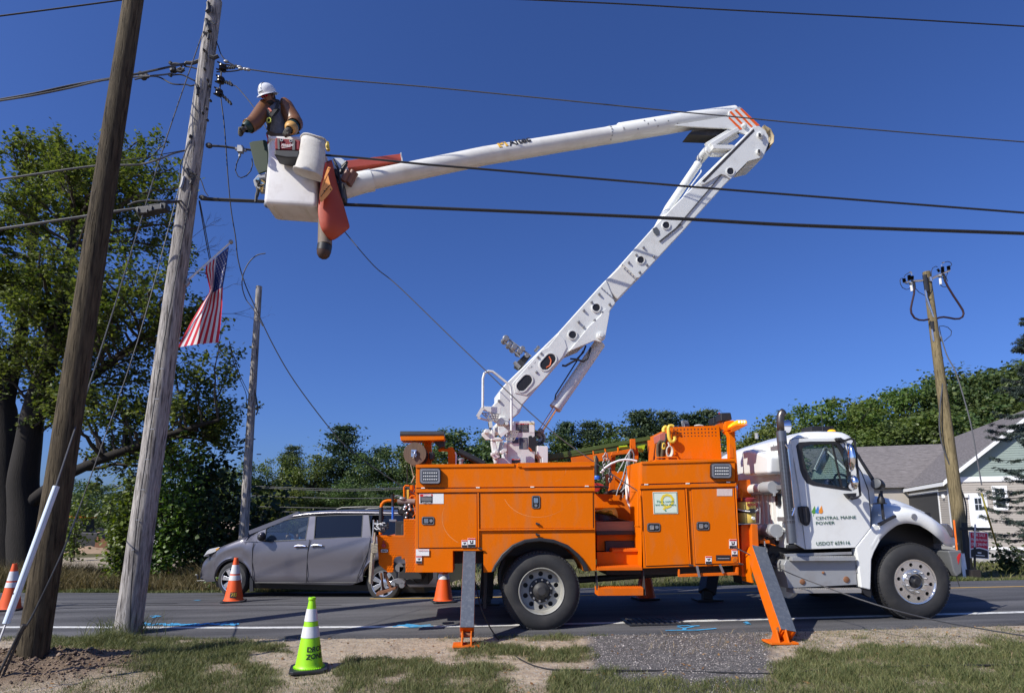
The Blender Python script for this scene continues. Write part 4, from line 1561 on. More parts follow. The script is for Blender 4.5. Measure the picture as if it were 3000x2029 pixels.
B=MB()
tp=onY(*c3((415,70))[0],TY-.14)
d_=(sa-sb).normalized()
B.tube([sa-d_*.02,tp+V((-.03,0,-.10)),tp+V((-.02,0,-.03)),tp+V((.0,0,.010)),tp+V((.03,0,.03))],[.050,.050,.052,.054,.056],20,caps=False)
B.build("exhaust_pipe",mat("burnt chrome",(.15,.13,.12),.35,.8,var=.2,scale=5),stack,solid=.004)
B=MB()
s_=V((1,0,0))
for j in range(62):
 t=.10+.72*j/61
 if .79<t<.80:
  continue
 p=sa.lerp(sb,t)
 for k in(-.9,-.4,.1,.6):
  n_=V((math.sin(k),-math.cos(k),0))
  B.obox(p+n_*.0665,V((math.cos(k),math.sin(k),0))*.011,n_*.002,V((0,0,.005)))
stuff(B.build("guard_slot",BLACK,stack))
B=MB()
for f_ in((590,200,625,250),(625,250,700,930),(700,930,670,1020)):
 B.tube(pY(c7((f_[0],f_[1]),(f_[2],f_[3])),TY-.21),.011,6)
B.parts("stack_drain",CHROME,stack)
B=MB()
for px_,py_ in c7((505,240),(560,690),(585,1060)):
 q=onY(px_,py_,TY-.06)
 B.box((q.x-.03,q.y-.05,q.z-.03),(q.x+.03,q.y+.15,q.z+.03))
B.parts("stack_bracket",STEEL,stack)
B=MB()
B.box(tuple(onY(2377,1263,TM-.5)),tuple(onY(2411,1256,TM-.2)))
B.build("roof_box",BLACK,truck,bevel=.01)
B=MB()
B.ball(onY(2436,1263,TY+.5),.05,12,6,(1.2,1,.6))
B.build("clearance_lamp",AMBER,truck)
B=MB()
q=onY(2274,1248,TM)
B.lathe([(.02,0),(.05,.05),(.09,.14),(.11,.2)],q,(1,0,.0),16)
B.build("air_horn",CHROME,truck)
B=MB()
B.tube([onY(2410,1262,TY+.6),onY(2405,1200,TY+.6)],.004,4)
B.build("aerial",BLACK,truck)
B=MB()
q=onX(2217,1284,XB+.3)
B.tube([q,q+V((0,0,.09))],.03,8)
B.build("roof_vent",GREYM,truck)
arm=MB()
arm.tube(pY(c3((775,232),(820,240),(855,228),(872,232),(882,250),(905,480),(918,590),(895,605),(860,612)),TY-.30),.016,8)
arm.tube([onY(*c3((775,232))[0],TY),onY(*c3((775,232))[0],TY-.30)],.02,8)
arm.tube([onY(*c3((860,600))[0],TY),onY(*c3((862,612))[0],TY-.30)],.02,8)
mir=arm.build("mirror_arm",BLACK,truck)
def mirror(cx,cy,rx,rz,name):
 q=onY(cx,cy,TY-.28)
 B=MB()
 B.ball(q,1,18,12,(.055,rx*.6,rz))
 B.build(name,CHROME,mir)
mirror(*c3((846,348))[0],.20,.20,"mirror")
mirror(*c3((870,508))[0],.16,.105,"convex_mirror")
B=MB()
B.prism(pY(c3((762,222),(795,220),(820,235),(815,255),(790,250),(768,240)),TY-.05),UY*.05)
B.prism(pY(c3((824,578),(895,574),(893,595),(870,612),(845,606)),TY-.07),UY*.07)
B.parts("mirror_foot",BLACK,mir,bevel=.006)
xs_px=[2545,2553,2558,2563,2572,2581,2592,2604,2617,2631,2645,2659,2678,2696,2712,2728,2742,2755,2766,2776,2786,2796,2804]
top=dict(x=[2545,2553,2586,2604,2650,2696,2741,2778,2790,2796,2804],y=[1420,1425,1441,1443,1451,1459.5,1473,1491,1506,1530,1575])
low=dict(x=[2545,2553,2563,2581,2604,2631,2659,2696,2728,2755,2776,2786,2804],y=[1620,1632,1614,1581,1557,1537,1530.5,1537,1556,1579,1599,1600,1596])
rows=[]
for px_ in xs_px:
 zt_=onY(px_,float(np.interp(px_,top["x"],top["y"])),TM-.45)
 zl_=onY(px_,float(np.interp(px_,low["x"],low["y"])),TY+.01)
 nose=smooth01((px_-2740)/70.0)
 yin=.24*nose
 zl_=onY(px_,float(np.interp(px_,low["x"],low["y"])),TY+.01+yin)
 X,zt2,zl=zl_.x,zt_.z,zl_.z
 H_=zt2-zl
 sec=[]
 sh=zl+min(H_*.62,.33)
 for(dy,f_)in((.03+yin,0),(.0+yin,.10),(-.015+yin,.45),(.005+yin,.72),(.07+yin,.90),(.17+yin,1.0)):
  sec.append((TY+dy,zl+(sh-zl)*f_))
 for(dy,f_)in((.26+yin*.7,.10),(.33+yin*.6,.38),(.42+yin*.5,.72),(.56+yin*.4,.93),(.78,1.0),(1.22,1.03)):
  sec.append((TY+dy,sh+(zt2-sh)*f_))
 full=sec+[(2*TM-y,z)for y,z in sec[-2::-1]]
 rows.append([V((X,y,z))for y,z in full])
B=MB()
B.grid(rows)
hood=B.build("hood",WHITE,truck,ang=70,subsurf=1)
B=MB()
r=rows[-1]
B.add(r+[V((r[0].x-.05,r[0].y,r[0].z-.02)),V((r[-1].x-.05,r[-1].y,r[-1].z-.02))],[list(range(len(r)))])
B.build("nose",WHITE,truck)
panel("fender_leg",WHITE,c3((888,922),(985,800),(1010,770),(1040,790),(1048,880),(1010,950),(992,1000),(986,1195),(922,1180),(905,1030)),TY-.006,.12,bevel=.02,seg=3)
panel("mud_flap",BLACK,c3((925,1185),(988,1198),(988,1245),(945,1225)),TY+.02,.1)
B=MB()
B.box((onY(2560,1600,TY).x,TY+.42,rw.z-.05),(onY(2800,1600,TY).x,TF-.42,onY(2650,1500,TY).z))
B.box((onY(2555,1600,TY).x-.02,TY+.16,rw.z-.1),(onY(2560,1600,TY).x+.02,TF-.16,onY(2600,1440,TY).z-.1))
B.box((onY(2480,1600,TY).x,TY+.3,fz-.25),(onY(2565,1600,TY).x,TF-.3,fz+.2))
B.build("engine_bay",BLACK,truck)
panel("headlight",mat("headlamp glass",(.10,.10,.12),.08,.3,coat=1.0),c3((1468,775),(1480,770),(1508,800),(1525,845),(1530,862),(1500,850),(1478,815)),TY+.12,.25,bevel=.012)
panel("fender_badge",STEEL,circ(*c3((1263,724))[0],8,14),TY-.02,.03,bevel=.003)
panel("scuttle_seal",BLACK,c3((905,330),(912,326),(1004,512),(1000,522)),TY+.045,.03)
panel("hood_gap",BLACK,c3((1030,770),(1036,765),(1135,718),(1142,728),(1050,785)),TY-.028,.02)
q=onY(*c3((1028,520))[0],TY-.10)
B=MB()
B.lathe([(.0,.16),(.05,.15),(.075,.06),(.078,0),(.072,-.012)],q+V((-.05,-.05,.01)),V((.85,.5,-.18)),20,closed=True)
sp=B.build("spot_lamp",BLACK,truck)
B=MB()
B.lathe([(.0,.0),(.068,.0),(.068,-.004),(0,-.014)],q+V((-.05,-.05,.01))-V((.85,.5,-.18)).normalized()*.01,V((.85,.5,-.18)),20,closed=True)
B.build("lamp_lens",LENS,sp)
B=MB()
B.tube(pY(c3((1052,560),(1056,640),(1066,745)),TY-.06),.018,8)
B.lathe([(.05,0),(.05,.05),(.03,.1),(.02,.14)],onY(*c3((1052,640))[0],TY-.06),(0,0,1),12)
B.lathe([(.085,0),(.09,.012),(.02,.02)],onY(*c3((1043,645))[0],TY-.06),(0,0,1),16)
B.bar(onY(*c3((1035,775))[0],TY-.05),onY(*c3((1140,722))[0],TY-.05),.05,.03)
B.build("lamp_post",BLACK,sp)
bm_=panel("bumper",mat("grey bumper",(.16,.165,.17),.45,.2,var=.1),c3((1480,945),(1568,940),(1570,1085),(1535,1112),(1512,1070),(1495,990)),TY+.05,TF-TY-.1,bevel=.02,seg=3)
panel("bumper_tape",REDM,c3((1535,985),(1550,960),(1562,960),(1545,1030)),TY+.046,.003,bm_,bevel=0)
B=MB()
B.tube(pY(c3((1517,748),(1536,940)),TY+.10),.012,8)
B.build("bumper_marker",mat("orange marker",(.85,.16,.01),.5),bm_)
B=MB()
B.tube(pY(c3((1530,1100),(1552,1172)),TY+.10),.006,6)
B.tube(pY(c3((1490,1010),(1500,1050),(1510,1100)),TY+.2),.02,6)
B.parts("bumper_stay",DARK,bm_)
bt=MB()
bt.prism(pY(c6((350,262),(890,235),(905,470),(330,500),(318,500),(280,300),(300,260)),TY+.04),UY*.55)
bt.build("step_box",GREYM,truck,bevel=.008)
tread("step",*[c6((352,0))[0][0],c6((893,0))[0][0],c6((0,236))[0][1],c6((0,268))[0][1]],TY-.05,.20,GREYM)
t2=tread("step",*[c6((362,0))[0][0],c6((942,0))[0][0],c6((0,512))[0][1],c6((0,543))[0][1]],TY-.04,.2,mat("rusty step metal",(.30,.29,.28),.6,.2,var=.1,scale=5,dirt=(.20,.08,.035),dscale=2.6,damt=.95))
panel("step_back",GREYM,c6((290,208),(860,190),(860,212),(300,232)),TY+.02,.04)
B=MB()
for p,r_ in zip(c6((614,367),(438,445),(812,425)),(.02,.04,.045)):
 q=onY(*p,TY+.04)
 B.lathe([(r_,0),(r_*.9,-.012),(r_*.4,-.02),(0,-.02)],q,(0,1,0),10,closed=True)
B.parts("step_bolt",RUST,truck)
tk=MB()
tk.tube([onY(*c6((275,385))[0],TY+.42),onY(*c6((330,385))[0],TY+.42)],.33,28)
tk.build("air_tank",WHITE,truck,bevel=.03)
panel("tank_bracket",GREYM,c6((905,265),(940,285),(958,320),(930,365),(905,370)),TY+.02,.05)
B=MB()
for i,(a,b)in enumerate(((1490,1110),(1510,1190),(1530,1260),(1560,1330),(1590,1260),(1580,1150))):
 q=onY(*c2((a,b))[0],TY+.25)
 B.tube([q,q+V((.08,.05,.07)),q+V((.2,.1,.02)),q+V((.25,.1,-.12))],.018,6)
B.box(tuple(onY(2215,1660,TY+.3)),tuple(onY(2290,1590,TM)))
B.build("valve_block",DARK,truck)
B=MB()
B.box(tuple(onY(*c7((302,1340))[0],TY+.1)),tuple(onY(*c7((375,1300))[0],TY+.2)))
B.tube(pY(c7((330,1300),(345,1286),(365,1300)),TY+.1),.008,6)
B.tube(pY(c7((380,1320),(430,1350),(480,1365)),TY+.12),.008,6)
B.build("tow_bracket",ORANGE_D,truck,bevel=.004)
cb,cw,ce,cl,cu=cr(740,380,3.930),cr(650,200,2.71),cr(1950,280,3.93),cr(1380,650,2.0968),cr(1420,300,2.641)
TH=R(8)
BU=V((math.cos(TH),math.sin(TH),0))
BN=V((math.sin(TH),-math.cos(TH),0))
BO=V((onY(1485,1240,TM).x,TM,0))
def pB(pts,off=0.0):
 o=BO+BN*off
 return[onP(a,b,o,BN)for a,b in pts]
def bplate(name,m,px,off,depth,parent=None,bevel=.006,holes=(),seg=2,label=None):
 B=MB()
 B.prism(pB(px,off),-BN*depth,[pB(h,off)for h in holes])
 return B.build(name,m,parent or truck,bevel=bevel,seg=seg,label=label)
LW=.24
lower_px=cl((203,1002),(535,679),(782,404),(832,352),(890,500),(884,506),(856,545),(842,620),(700,757),(603,797),(318,1122),(300,1170),(258,1202),(215,1222),(168,1200),(135,1122),(172,1086),(172,1046))
lower=bplate("lower_boom",BOOMW,lower_px,LW,2*LW,bevel=.02,seg=3)
bplate("boom_insert",FIBRE,cl((806,378),(942,240),(1044,330),(905,478)),LW-.02,2*LW-.04,lower,bevel=.03,seg=3)
slv=[(1822,770),(1914,666),(1973,604),(2050,527)]+ce((395,965),(930,440),(1010,362),(1080,352),(1150,400),(1188,470),(1192,540),(1160,640),(1125,712),(950,760),(740,968),(660,1052))+[(1998,681),(1873,815),(1866,815)]
sleeve=bplate("boom_sleeve",BOOMW,slv,LW+.005,2*LW+.01,lower,bevel=.02,seg=3)
bplate("elbow_plate",BOOMW,ce((395,1000),(420,1028),(450,1020),(640,905),(690,920),(750,962),(948,758),(1125,708),(1188,540),(1186,470),(1148,400),(1080,354),(1010,364),(960,415)),LW+.03,.03,sleeve,bevel=.008)
bplate("lift_ear",BOOMW,cl((600,795),(760,727),(798,738),(824,716),(852,560),(830,530),(810,540),(795,575),(725,640)),LW+.03,.04,lower,bevel=.008)
bplate("slot_plate",BOOMW,cl((255,990),(430,790),(475,765),(540,683),(575,720),(590,770),(560,830),(420,1000),(340,1065),(270,1050)),LW+.012,.02,lower,bevel=.008)
bplate("elbow_groove",DARK,ce((420,985),(410,990),(1015,382),(1026,410),(975,460),(470,975),(445,1000)),LW+.033,.02,sleeve,bevel=.002)
B=MB()
for a,b in(((520,1070),(30,1560)),):
 q=pB(ce((640,915),(90,1560)),LW+.012)
 B.bar(q[0],q[1],.014,.02,up=tuple(BN))
q=pB(cl((1290,15),(1158,120)),LW+.014)
B.bar(q[0],q[1],.02,.02,up=tuple(BN))
B.parts("sleeve_groove",DARK,sleeve)
def port(c,r,parent,off=LW+.004):
 ring=bplate("port_ring",BOOMW,circ(c[0],c[1],r*1.28,24),off+.012,.02,parent,bevel=.003,holes=[circ(c[0],c[1],r,24)])
 bplate("port",BLACK,circ(c[0],c[1],r*1.02,24),off+.003,.01,ring,bevel=0)
for c,par in((cl((770,525))[0],lower),(cl((624,692))[0],lower),(cl((1043,232))[0],sleeve),(ce((748,870))[0],sleeve),(ce((8,1490))[0],sleeve)):
 port(c,11.0 if par is lower else 10,par,LW+(.03 if c[0]>2100 else .008))
bplate("port",mat("port shadow grey",(.10,.11,.12),.5),cl((1115,40),(1140,30),(1155,48),(1158,75),(1140,85),(1122,65)),LW+.016,.01,sleeve,bevel=.004)
def oval(cx,cy,hl,hw,ang,n=8):
 out=[]
 for s,a0 in((1,-90),(-1,90)):
  for i in range(n+1):
   a=R(a0+180*i/n)
   x,y=s*(hl-hw)+hw*math.cos(a),hw*math.sin(a)
   out.append((cx+x*math.cos(ang)-y*math.sin(ang),cy+x*math.sin(ang)+y*math.cos(ang)))
 return out
for x,y in((473,858),(328,988)):
 c=cl((x,y))[0]
 ring=bplate("slot_ring",BOOMW,oval(c[0],c[1],31,19,R(-48)),LW+.024,.02,lower,bevel=.003,holes=[oval(c[0],c[1],27,15,R(-48))])
 bplate("boom_slot",BLACK,oval(c[0],c[1],27.5,15.5,R(-48)),LW+.014,.01,ring,bevel=0)
 if x==473:
  B=MB()
  B.tube(pB(cl((480,825),(492,850),(486,880),(462,895)),LW+.02),.012,6)
  B.build("hose",mat("orange hose",(.62,.12,.03),.5),ring)
bolts=MB()
for x,y in((786,444),(740,494),(850,506),(692,544),(803,555),(758,604),(660,614),(690,645),(1058,158),(1014,204),(1121,214),(968,250),(1078,264),(1034,310),(170,1098),(400,922),(430,808),(410,832)):
 q=pB(cl((x,y)),LW+.005)[0]
 bolts.lathe([(.022,0),(.022,.02),(.014,.03),(0,.03)],q,tuple(BN),6,closed=True)
for i in range(6):
 for a,b in(((927,268),(1014,350)),((802,408),(884,480))):
  x,y=a[0]+(b[0]-a[0])*i/5,a[1]+(b[1]-a[1])*i/5
  q=pB(cl((x,y)),LW+.0)[0]
  bolts.lathe([(.012,0),(.012,.014),(0,.016)],q,tuple(BN),6,closed=True)
bolts.parts("boom_bolt",STEEL,lower)
def pin(c,r,off,parent,h=.05):
 q=pB([c],off)[0]
 B=MB()
 k=r/195.0
 B.lathe([(k,0),(k,h*.6),(k*.85,h*.7),(k*.55,h*.7),(k*.5,h*1.15),(0,h*1.2)],q,tuple(BN),20,closed=True)
 return B.build("pivot_pin",BOOMW,parent)
pin(ce((1088,460))[0],13,LW+.03,sleeve)
pin(ce((1070,655))[0],10.5,LW+.03,sleeve)
pin(cl((795,700))[0],13,LW+.03,lower)
B=MB()
for x,y in((1082,455),(1075,640)):
 q=pB(ce((x,y)),LW+.085)[0]
 B.obox(q,BU*.016,BN*.01,V((0,0,.03)))
B.parts("pin_lock",DARK,sleeve)
B=MB()
for s in(((350,890),(358,898),(354,905)),((366,878),(374,892),(362,895),(380,886)),((384,862),(392,870),(396,858))):
 B.tube(pB(cl(*s),LW+.008),.006,4)
B.parts("stencil_mark",INK,lower)
B=MB()
q=pB(ce((1100,375),(1175,420),(1215,500),(1212,570),(1165,640)),-.02)
B.grid([[p+BN*.10 for p in q],[p-BN*.22 for p in q]])
B.build("elbow_guard",mat("tan guard",(.45,.36,.22),.7),sleeve,solid=.015)
B=MB()
B.prism(pB(ce((945,765),(1100,728),(1028,812),(872,848)),LW-.1),-BN*.3)
B.build("sleeve_box",BOOMW,sleeve,bevel=.01)
B=MB()
B.tube(pB(ce((1180,545),(1105,690)),LW-.03),.02,6)
B.prism(pB(ce((1170,560),(1210,540),(1180,620),(1150,660)),.05),-BN*.1)
B.build("elbow_stop",DARK,sleeve)
UR=.150
pr=pB([(1062,532),(1420,457),(1783,397)],0)
upper=MB()
upper.tube([pr[0],pr[1],pr[2]],[UR*1.02,UR,UR*.97],28)
ub=upper.build("upper_boom",FIBRE,truck)
B=MB()
q=pB([(1780,397.5),(1812,392),(1815,389),(2000,358),(2150,336)],0)
B.tube(q,[UR*.99,UR*.99,UR*1.09,UR*1.09,UR*1.05],28)
B.build("boom_root",BOOMW,ub)
plate_px=ce((110,347),(120,335),(715,238),(735,178),(850,124),(868,135),(1078,350),(1150,400),(1180,470),(1170,560),(1060,560),(940,452),(860,425),(750,385),(650,374),(550,371),(300,358))
bplate("root_plate",BOOMW,plate_px,UR+.03,.03,ub,bevel=.006)
bplate("root_plate",BOOMW,plate_px,-UR,.03,ub,bevel=.006)
for s in(((722,258),(738,246),(884,384),(855,394)),((734,190),(756,178),(888,318),(868,330)),((792,168),(815,158),(1005,356),(985,366)),((856,154),(876,145),(1085,345),(1045,349))):
 bplate("warning_stripe",mat("orange stripe",(.80,.12,.01),.45,var=.03),ce(*s),UR+.034,.005,ub,bevel=0)
pin(ce((900,352))[0],9,UR+.03,ub)
B=MB()
B.prism(pB(ce((330,375),(560,370),(760,395),(860,430),(760,455),(640,462),(260,448)),UR-.05),-BN*(2*UR-.06))
B.build("root_channel",DARK,ub)
B=MB()
for a,b in((930,203),(965,300)):
 pass
for x,y in((952,205),(957,225),(962,245),(966,268),(966,288),(964,308),(1050,243),(1160,246),(1208,184),(1285,180),(1314,222),(1390,188),(1465,200),(1435,106),(1283,128),(1130,152),(1235,210)):
 q=pB(cu((x,y)),0)[0]
 t=(q-pr[0]).dot((pr[2]-pr[0]).normalized())
 axp=pr[0]+(pr[2]-pr[0]).normalized()*t
 h=(q-axp).length
 k=UR*(1.09 if x>1020 else .985)
 n_=BN*math.sqrt(max(0,k*k-min(h,k)**2))+(q-axp)
 B.lathe([(.012,0),(.012,.012),(0,.014)],axp+n_,tuple(n_.normalized()),6,closed=True)
B.parts("boom_bolt",STEEL,ub)
ax_d=(pr[1]-pr[0]).normalized()
up_d=ax_d.cross(BN).normalized()
if up_d.z<0:
 up_d=-up_d
def wrapper(px,py):
 q=pB([(px,py)],0)[0]
 t0=(q-pr[1]).dot(ax_d)
 h0=(q-(pr[1]+ax_d*t0)).dot(up_d)
 def f(x,y,z):
  a=(h0+y)/UR
  return pr[1]+ax_d*(t0+x)+up_d*(math.sin(a)*UR)+BN*(math.cos(a)*UR+.004+z)
 return f
text("Altec","lettering",INK,ub,(0,0,0),(1,0,0),(0,0,1),.185,.001,tfm=wrapper(1489,442),bold=.006)
LOGO=mat("gold emblem",(.72,.42,.05),.4)
def frame_mark(x0,y0,x1,y1,wpx):
 f=wrapper(0,0)
 return None
for(x0,y0,x1,y1)in((0,0,.035,.16),(0,.12,.155,.16),(.12,.02,.155,.16),(.035,.055,.10,.085),(.07,.055,.10,.12),(-.0,-.0,.06,.022),(.12,-.0,.17,.022)):
 f=wrapper(1458,448)
 B=MB()
 n_=5
 top_r,bot_r=[],[]
 rows_=[]
 for j in range(n_):
  yy=y0+(y1-y0)*j/(n_-1)
  rows_.append([f(x0,yy,.001),f(x1,yy,.001)])
 B.grid(rows_)
 B.build("emblem_bar",LOGO,ub)
for a,b,off,nm in(((492,612),(800,425),UR-.02,"elbow_link"),((505,632),(770,640),UR-.0,"elbow_link")):
 pa,pb_=pB(ce(a,b),off)
 B=MB()
 B.bar(pa,pb_,.07,.22,up=tuple(V((0,0,1))))
 B.bar(pa,pb_,.24,.08,up=tuple(V((0,0,1))))
 B.build(nm,BOOMW,truck,bevel=.01)
B=MB()
q=pB(ce((490,628)),UR+.02)[0]
B.lathe([(.085,0),(.085,-.30),(.0,-.30)],q,tuple(BN),20)
B.lathe([(.06,0),(.055,.03),(0,.035)],q,tuple(BN),16,closed=True)
B.build("link_pivot",BOOMW,truck)
c0,c1_,c2_=pB(ce((440,690),(372,792),(30,1300)),.0)
B=MB()
B.tube([c0,c1_],.033,12)
for k in(-.04,.04):
 pass
rod=B.build("cylinder_rod",CHROME,truck)
B=MB()
c3_=pB([(1900,720)],.0)[0]
B.tube([c1_+(c1_-c0)*.0,c1_+(c2_-c1_).normalized()*.06,c2_,c3_],[.078,.072,.072,.072],20)
B.build("elbow_cylinder",BOOMW,truck)
B=MB()
q=pB(ce((410,860),(405,885),(290,1040),(215,1150),(130,1260)),.09)
B.tube(q,.012,6)
B.build("cylinder_pipe",BOOMW,truck)
l0,l1,l2,l3=pB([(1574,1278),(1626,1196),(1690,1104),(1757,1006)],.02)
B=MB()
B.tube([l0,l1],.042,16)
B.build("cylinder_rod",CHROME,truck)
B=MB()
d_=(l3-l1).normalized()
B.tube([l1,l1+d_*.05,l1+d_*.06,l3],[.104,.104,.098,.098],24)
B.build("lift_cylinder",BOOMW,truck)
B=MB()
B.tube(pB(cl((560,880),(580,884),(620,860),(650,845),(690,856),(715,840),(728,800),(735,770)),.20),.018,8)
B.tube(pB(cl((610,840),(650,842),(690,800),(705,760)),.16),.015,8)
B.tube(pB(cl((515,1090),(520,1060),(640,870),(690,790)),.12),.012,6)
B.parts("hydraulic_hose",BLACK,truck)
B=MB()
q=pB(cl((422,1280)),.02)[0]
B.tube([l0+d_*.0,l0+d_*.14],[.06,.05],14)
B.build("rod_boot",mat("grey boot",(.28,.26,.24),.8),truck)
B=MB()
B.lathe([(.115,.14),(.115,-.14),(.06,-.14),(.06,.14)],pB([c8((1440,790))[0]],.02)[0],tuple(BN),24,closed=True)
B.build("rod_eye",BOOMW,truck)
def tplate(name,m,px,off,depth,bevel=.008,parent=None,seg=2):
 return bplate(name,m,c8(*px),off,depth,parent,bevel,(),seg)
tur=tplate("turret",BOOMW,[(900,425),(940,396),(1380,394),(1404,420),(1404,1320),(800,1320),(790,850),(905,830)],.26,.52,.02,seg=3)
tplate("turret_opening",BLACK,[(1262,740),(1285,716),(1330,716),(1340,760),(1400,716),(1430,760),(1452,900),(1452,1050),(1420,1058),(1290,1050),(1255,1000)],.27,.02,.004,tur)
B=MB()
B.tube(pB(c8((1262,985),(1290,1000),(1330,1050)),.275),.014,6)
B.build("hose",mat("orange hose",(.62,.12,.03),.5),tur)
tplate("turret_box",WHITE,[(1455,928),(1475,938),(1672,942),(1690,960),(1690,1320),(1560,1320),(1556,1200),(1455,1100)],.36,.3,.03,seg=3)
tplate("base_plate",BOOMW,[(520,1330),(560,1240),(625,1202),(745,1200),(765,1080),(785,1110),(800,1215),(845,1245),(1060,1215),(1100,1230),(1180,1310),(1180,1330)],.34,.05)
tplate("turret_post",BOOMW,[(435,830),(540,830),(590,1030),(610,1060),(590,1150),(600,1240),(570,1330),(525,1330),(500,1230),(455,950)],.38,.1,.02)
tplate("turret_strut",BOOMW,[(630,840),(722,835),(660,1050),(620,1120),(590,1080)],.22,.1)
tplate("turret_strut",BOOMW,[(745,845),(790,850),(790,1060),(740,1090),(680,1060),(700,980)],.34,.1)
tplate("turret_strut",BOOMW,[(552,830),(632,835),(600,1010),(575,1000)],.1,.1)
tplate("link_plate",BOOMW,[(285,600),(310,568),(430,568),(440,800),(330,808),(240,710),(232,660),(285,630)],.34,.04)
tplate("link_plate",BOOMW,[(430,1090),(470,1075),(520,1090),(640,1150),(630,1190),(600,1200),(520,1230),(440,1150)],.42,.05)
tplate("turret_arm",BOOMW,[(440,570),(530,640),(530,750),(640,748),(715,822),(440,826)],.40,.10,.015)
tplate("turret_column",BOOMW,[(535,450),(620,420),(850,480),(885,500),(885,620),(690,660),(575,660),(535,600)],.20,.30,.03,seg=3)
bplate("boom_knuckle",BOOMW,c8((600,330),(640,285),(760,290),(850,370),(855,470),(830,482),(700,470),(600,430)),LW+.05,.1,bevel=.03,seg=3)
B=MB()
for x,y,r_ in((665,405,.06),(785,445,.03),(550,1070,.028),(345,620,.03),(478,1115,.02),(690,1068,.03)):
 q=pB(c8((x,y)),LW+(.15 if y<500 else .20))[0]
 B.lathe([(r_,-.1),(r_,-.02),(r_*.8,0),(0,.0)],q,tuple(BN),16,closed=True)
B.parts("turret_pin",BOOMW,truck)
def op_step(top,under,off,depth):
 s=bplate("turret_step",BOOMW,c8(*top),off,.04,bevel=.006)
 a=pB(c8(*under),off)
 B=MB()
 n_=6
 for i in range(n_):
  p0=a[0].lerp(a[1],i/(n_-1))
  p1=a[3].lerp(a[2],i/(n_-1))
  B.bar(p0,p1,.02,.012)
 for j in range(4):
  p0=a[0].lerp(a[3],j/3)
  p1=a[1].lerp(a[2],j/3)
  B.bar(p0,p1,.022,.012)
 B.build("step_grid",mat("galvanised grid",(.42,.40,.36),.6,.3,var=.2),s)
op_step([(268,85),(290,70),(655,92),(660,228),(600,250),(240,150)],[(225,215),(600,240),(585,385),(420,390)],.42,.3)
op_step([(595,520),(720,510),(800,600),(650,725),(600,650)],[(800,600),(1040,615),(940,820),(700,800)],.50,.3)
B=MB()
B.bar(*pB(c8((140,300),(265,90)),.45),.03,.05)
B.bar(*pB(c8((145,320),(410,392)),.40),.02,.03)
B.bar(*pB(c8((640,722),(800,600)),.52),.02,.05)
B.bar(*pB(c8((420,390),(440,540)),.25),.02,.05)
B.parts("step_rim",BOOMW,truck)
B=MB()
B.tube(pB(c8((395,420),(405,480),(430,600),(445,640)),.22),.02,8)
B.build("turret_hose",BLACK,truck)
B=MB()
B.tube(pB(cl((72,1142),(73,960),(82,928),(105,916),(132,918),(155,935),(225,990),(243,1012),(248,1060),(248,1282)),.50),.019,10)
B.build("grab_rail",BOOMW,truck)
def tdecal(x0,y0,x1,y1,m,k=0):
 bplate("notice_panel",m,c8((x0,y0),(x1,y0),(x1,y1),(x0,y1)),.264+.002*k,.003,tur,bevel=0)
tdecal(980,445,1115,645,INK);tdecal(980,445,1115,470,REDM,1)
tdecal(1128,445,1265,635,INK);tdecal(1128,445,1265,470,REDM,1)
tdecal(1282,440,1388,640,WHITEM);tdecal(1282,440,1388,466,YELLOW,1)
tdecal(1056,758,1240,1005,mat("dark blue notice",(.04,.055,.09),.5))
tdecal(905,760,1045,882,mat("dark blue notice",(.04,.055,.09),.5))
tdecal(960,758,1040,790,BLUEP,1)
GP=mat("grey print",(.4,.4,.4),.6)
for x0,x1,ys_ in((995,1100,(490,515,545,570,600,620)),(1145,1250,(490,515,545,570,600))):
 for yy in ys_:
  tdecal(x0,yy,x1-(yy%3)*8,yy+7,GP,2)
for yy in range(785,985,22):
 tdecal(1140,yy,1225,yy+9,GP,2)
def bword(s,px,wpx,hpx,off,par,m=WHITEM):
 o=pB([px],off)[0]
 k=pB([(px[0]+wpx,px[1])],off)[0]-o
 text(s,"lettering",m,par,o,BU,(0,0,1),hpx/185/.7,.0005,width=k.length)
bword("DANGER",c8((1010,467))[0],10,2.4,.268,tur)
bword("DANGER",c8((1160,467))[0],11,2.4,.268,tur)
bplate("notice_panel",INK,c8((892,1222),(1070,1222),(1070,1320),(892,1320)),.346,.004,tur,bevel=0)
bplate("notice_panel",REDM,c8((892,1222),(1070,1222),(1070,1246),(892,1246)),.348,.004,tur,bevel=0)
bword("DANGER",c8((945,1243))[0],14,2.4,.35,tur)
wn_=bplate("boom_winch",DARK,cl((278,862),(335,808),(366,826),(318,890),(300,895),(276,880)),.12,.2,bevel=.01)
B=MB()
B.bar(*pB(cl((225,715),(370,825)),.15),.035,.02)
B.bar(*pB(cl((205,735),(300,830)),.15),.035,.02)
B.bar(*pB(cl((225,715),(370,825)),-.05),.035,.02)
B.bar(*pB(cl((265,860),(300,895)),.16),.10,.03)
B.parts("winch_rail",GREYM,wn_)
B=MB()
for x,y,r_ in((216,712,.055),(240,745,.04),(268,765,.055),(300,790,.05),(318,775,.045),(345,815,.04),(415,768,.03)):
 q=pB(cl((x,y)),.20)[0]
 B.lathe([(r_*.7,0),(r_,.02),(r_*.75,.06),(r_*.75,.16),(r_,.2),(r_*.7,.22)],q,tuple(-BN),14)
B.parts("winch_roller",STEEL,wn_)
BY=onP(850,560,BO,BN).y-.36
def pK(pts,Y=None):
 return pY(pts,BY if Y is None else Y)
nl_b,nr_b=pK(cb((118,842),(742,884)))
nl_t,nr_t=pK(cb((190,84),(752,96)))
dep=.60
def lip(p,ox,oy):
 return p+V((ox,oy,0))
bk=MB()
zb0,zt0=(nl_b.z+nr_b.z)/2,(nl_t.z+nr_t.z)/2
tilt=(nr_b.z-nl_b.z)
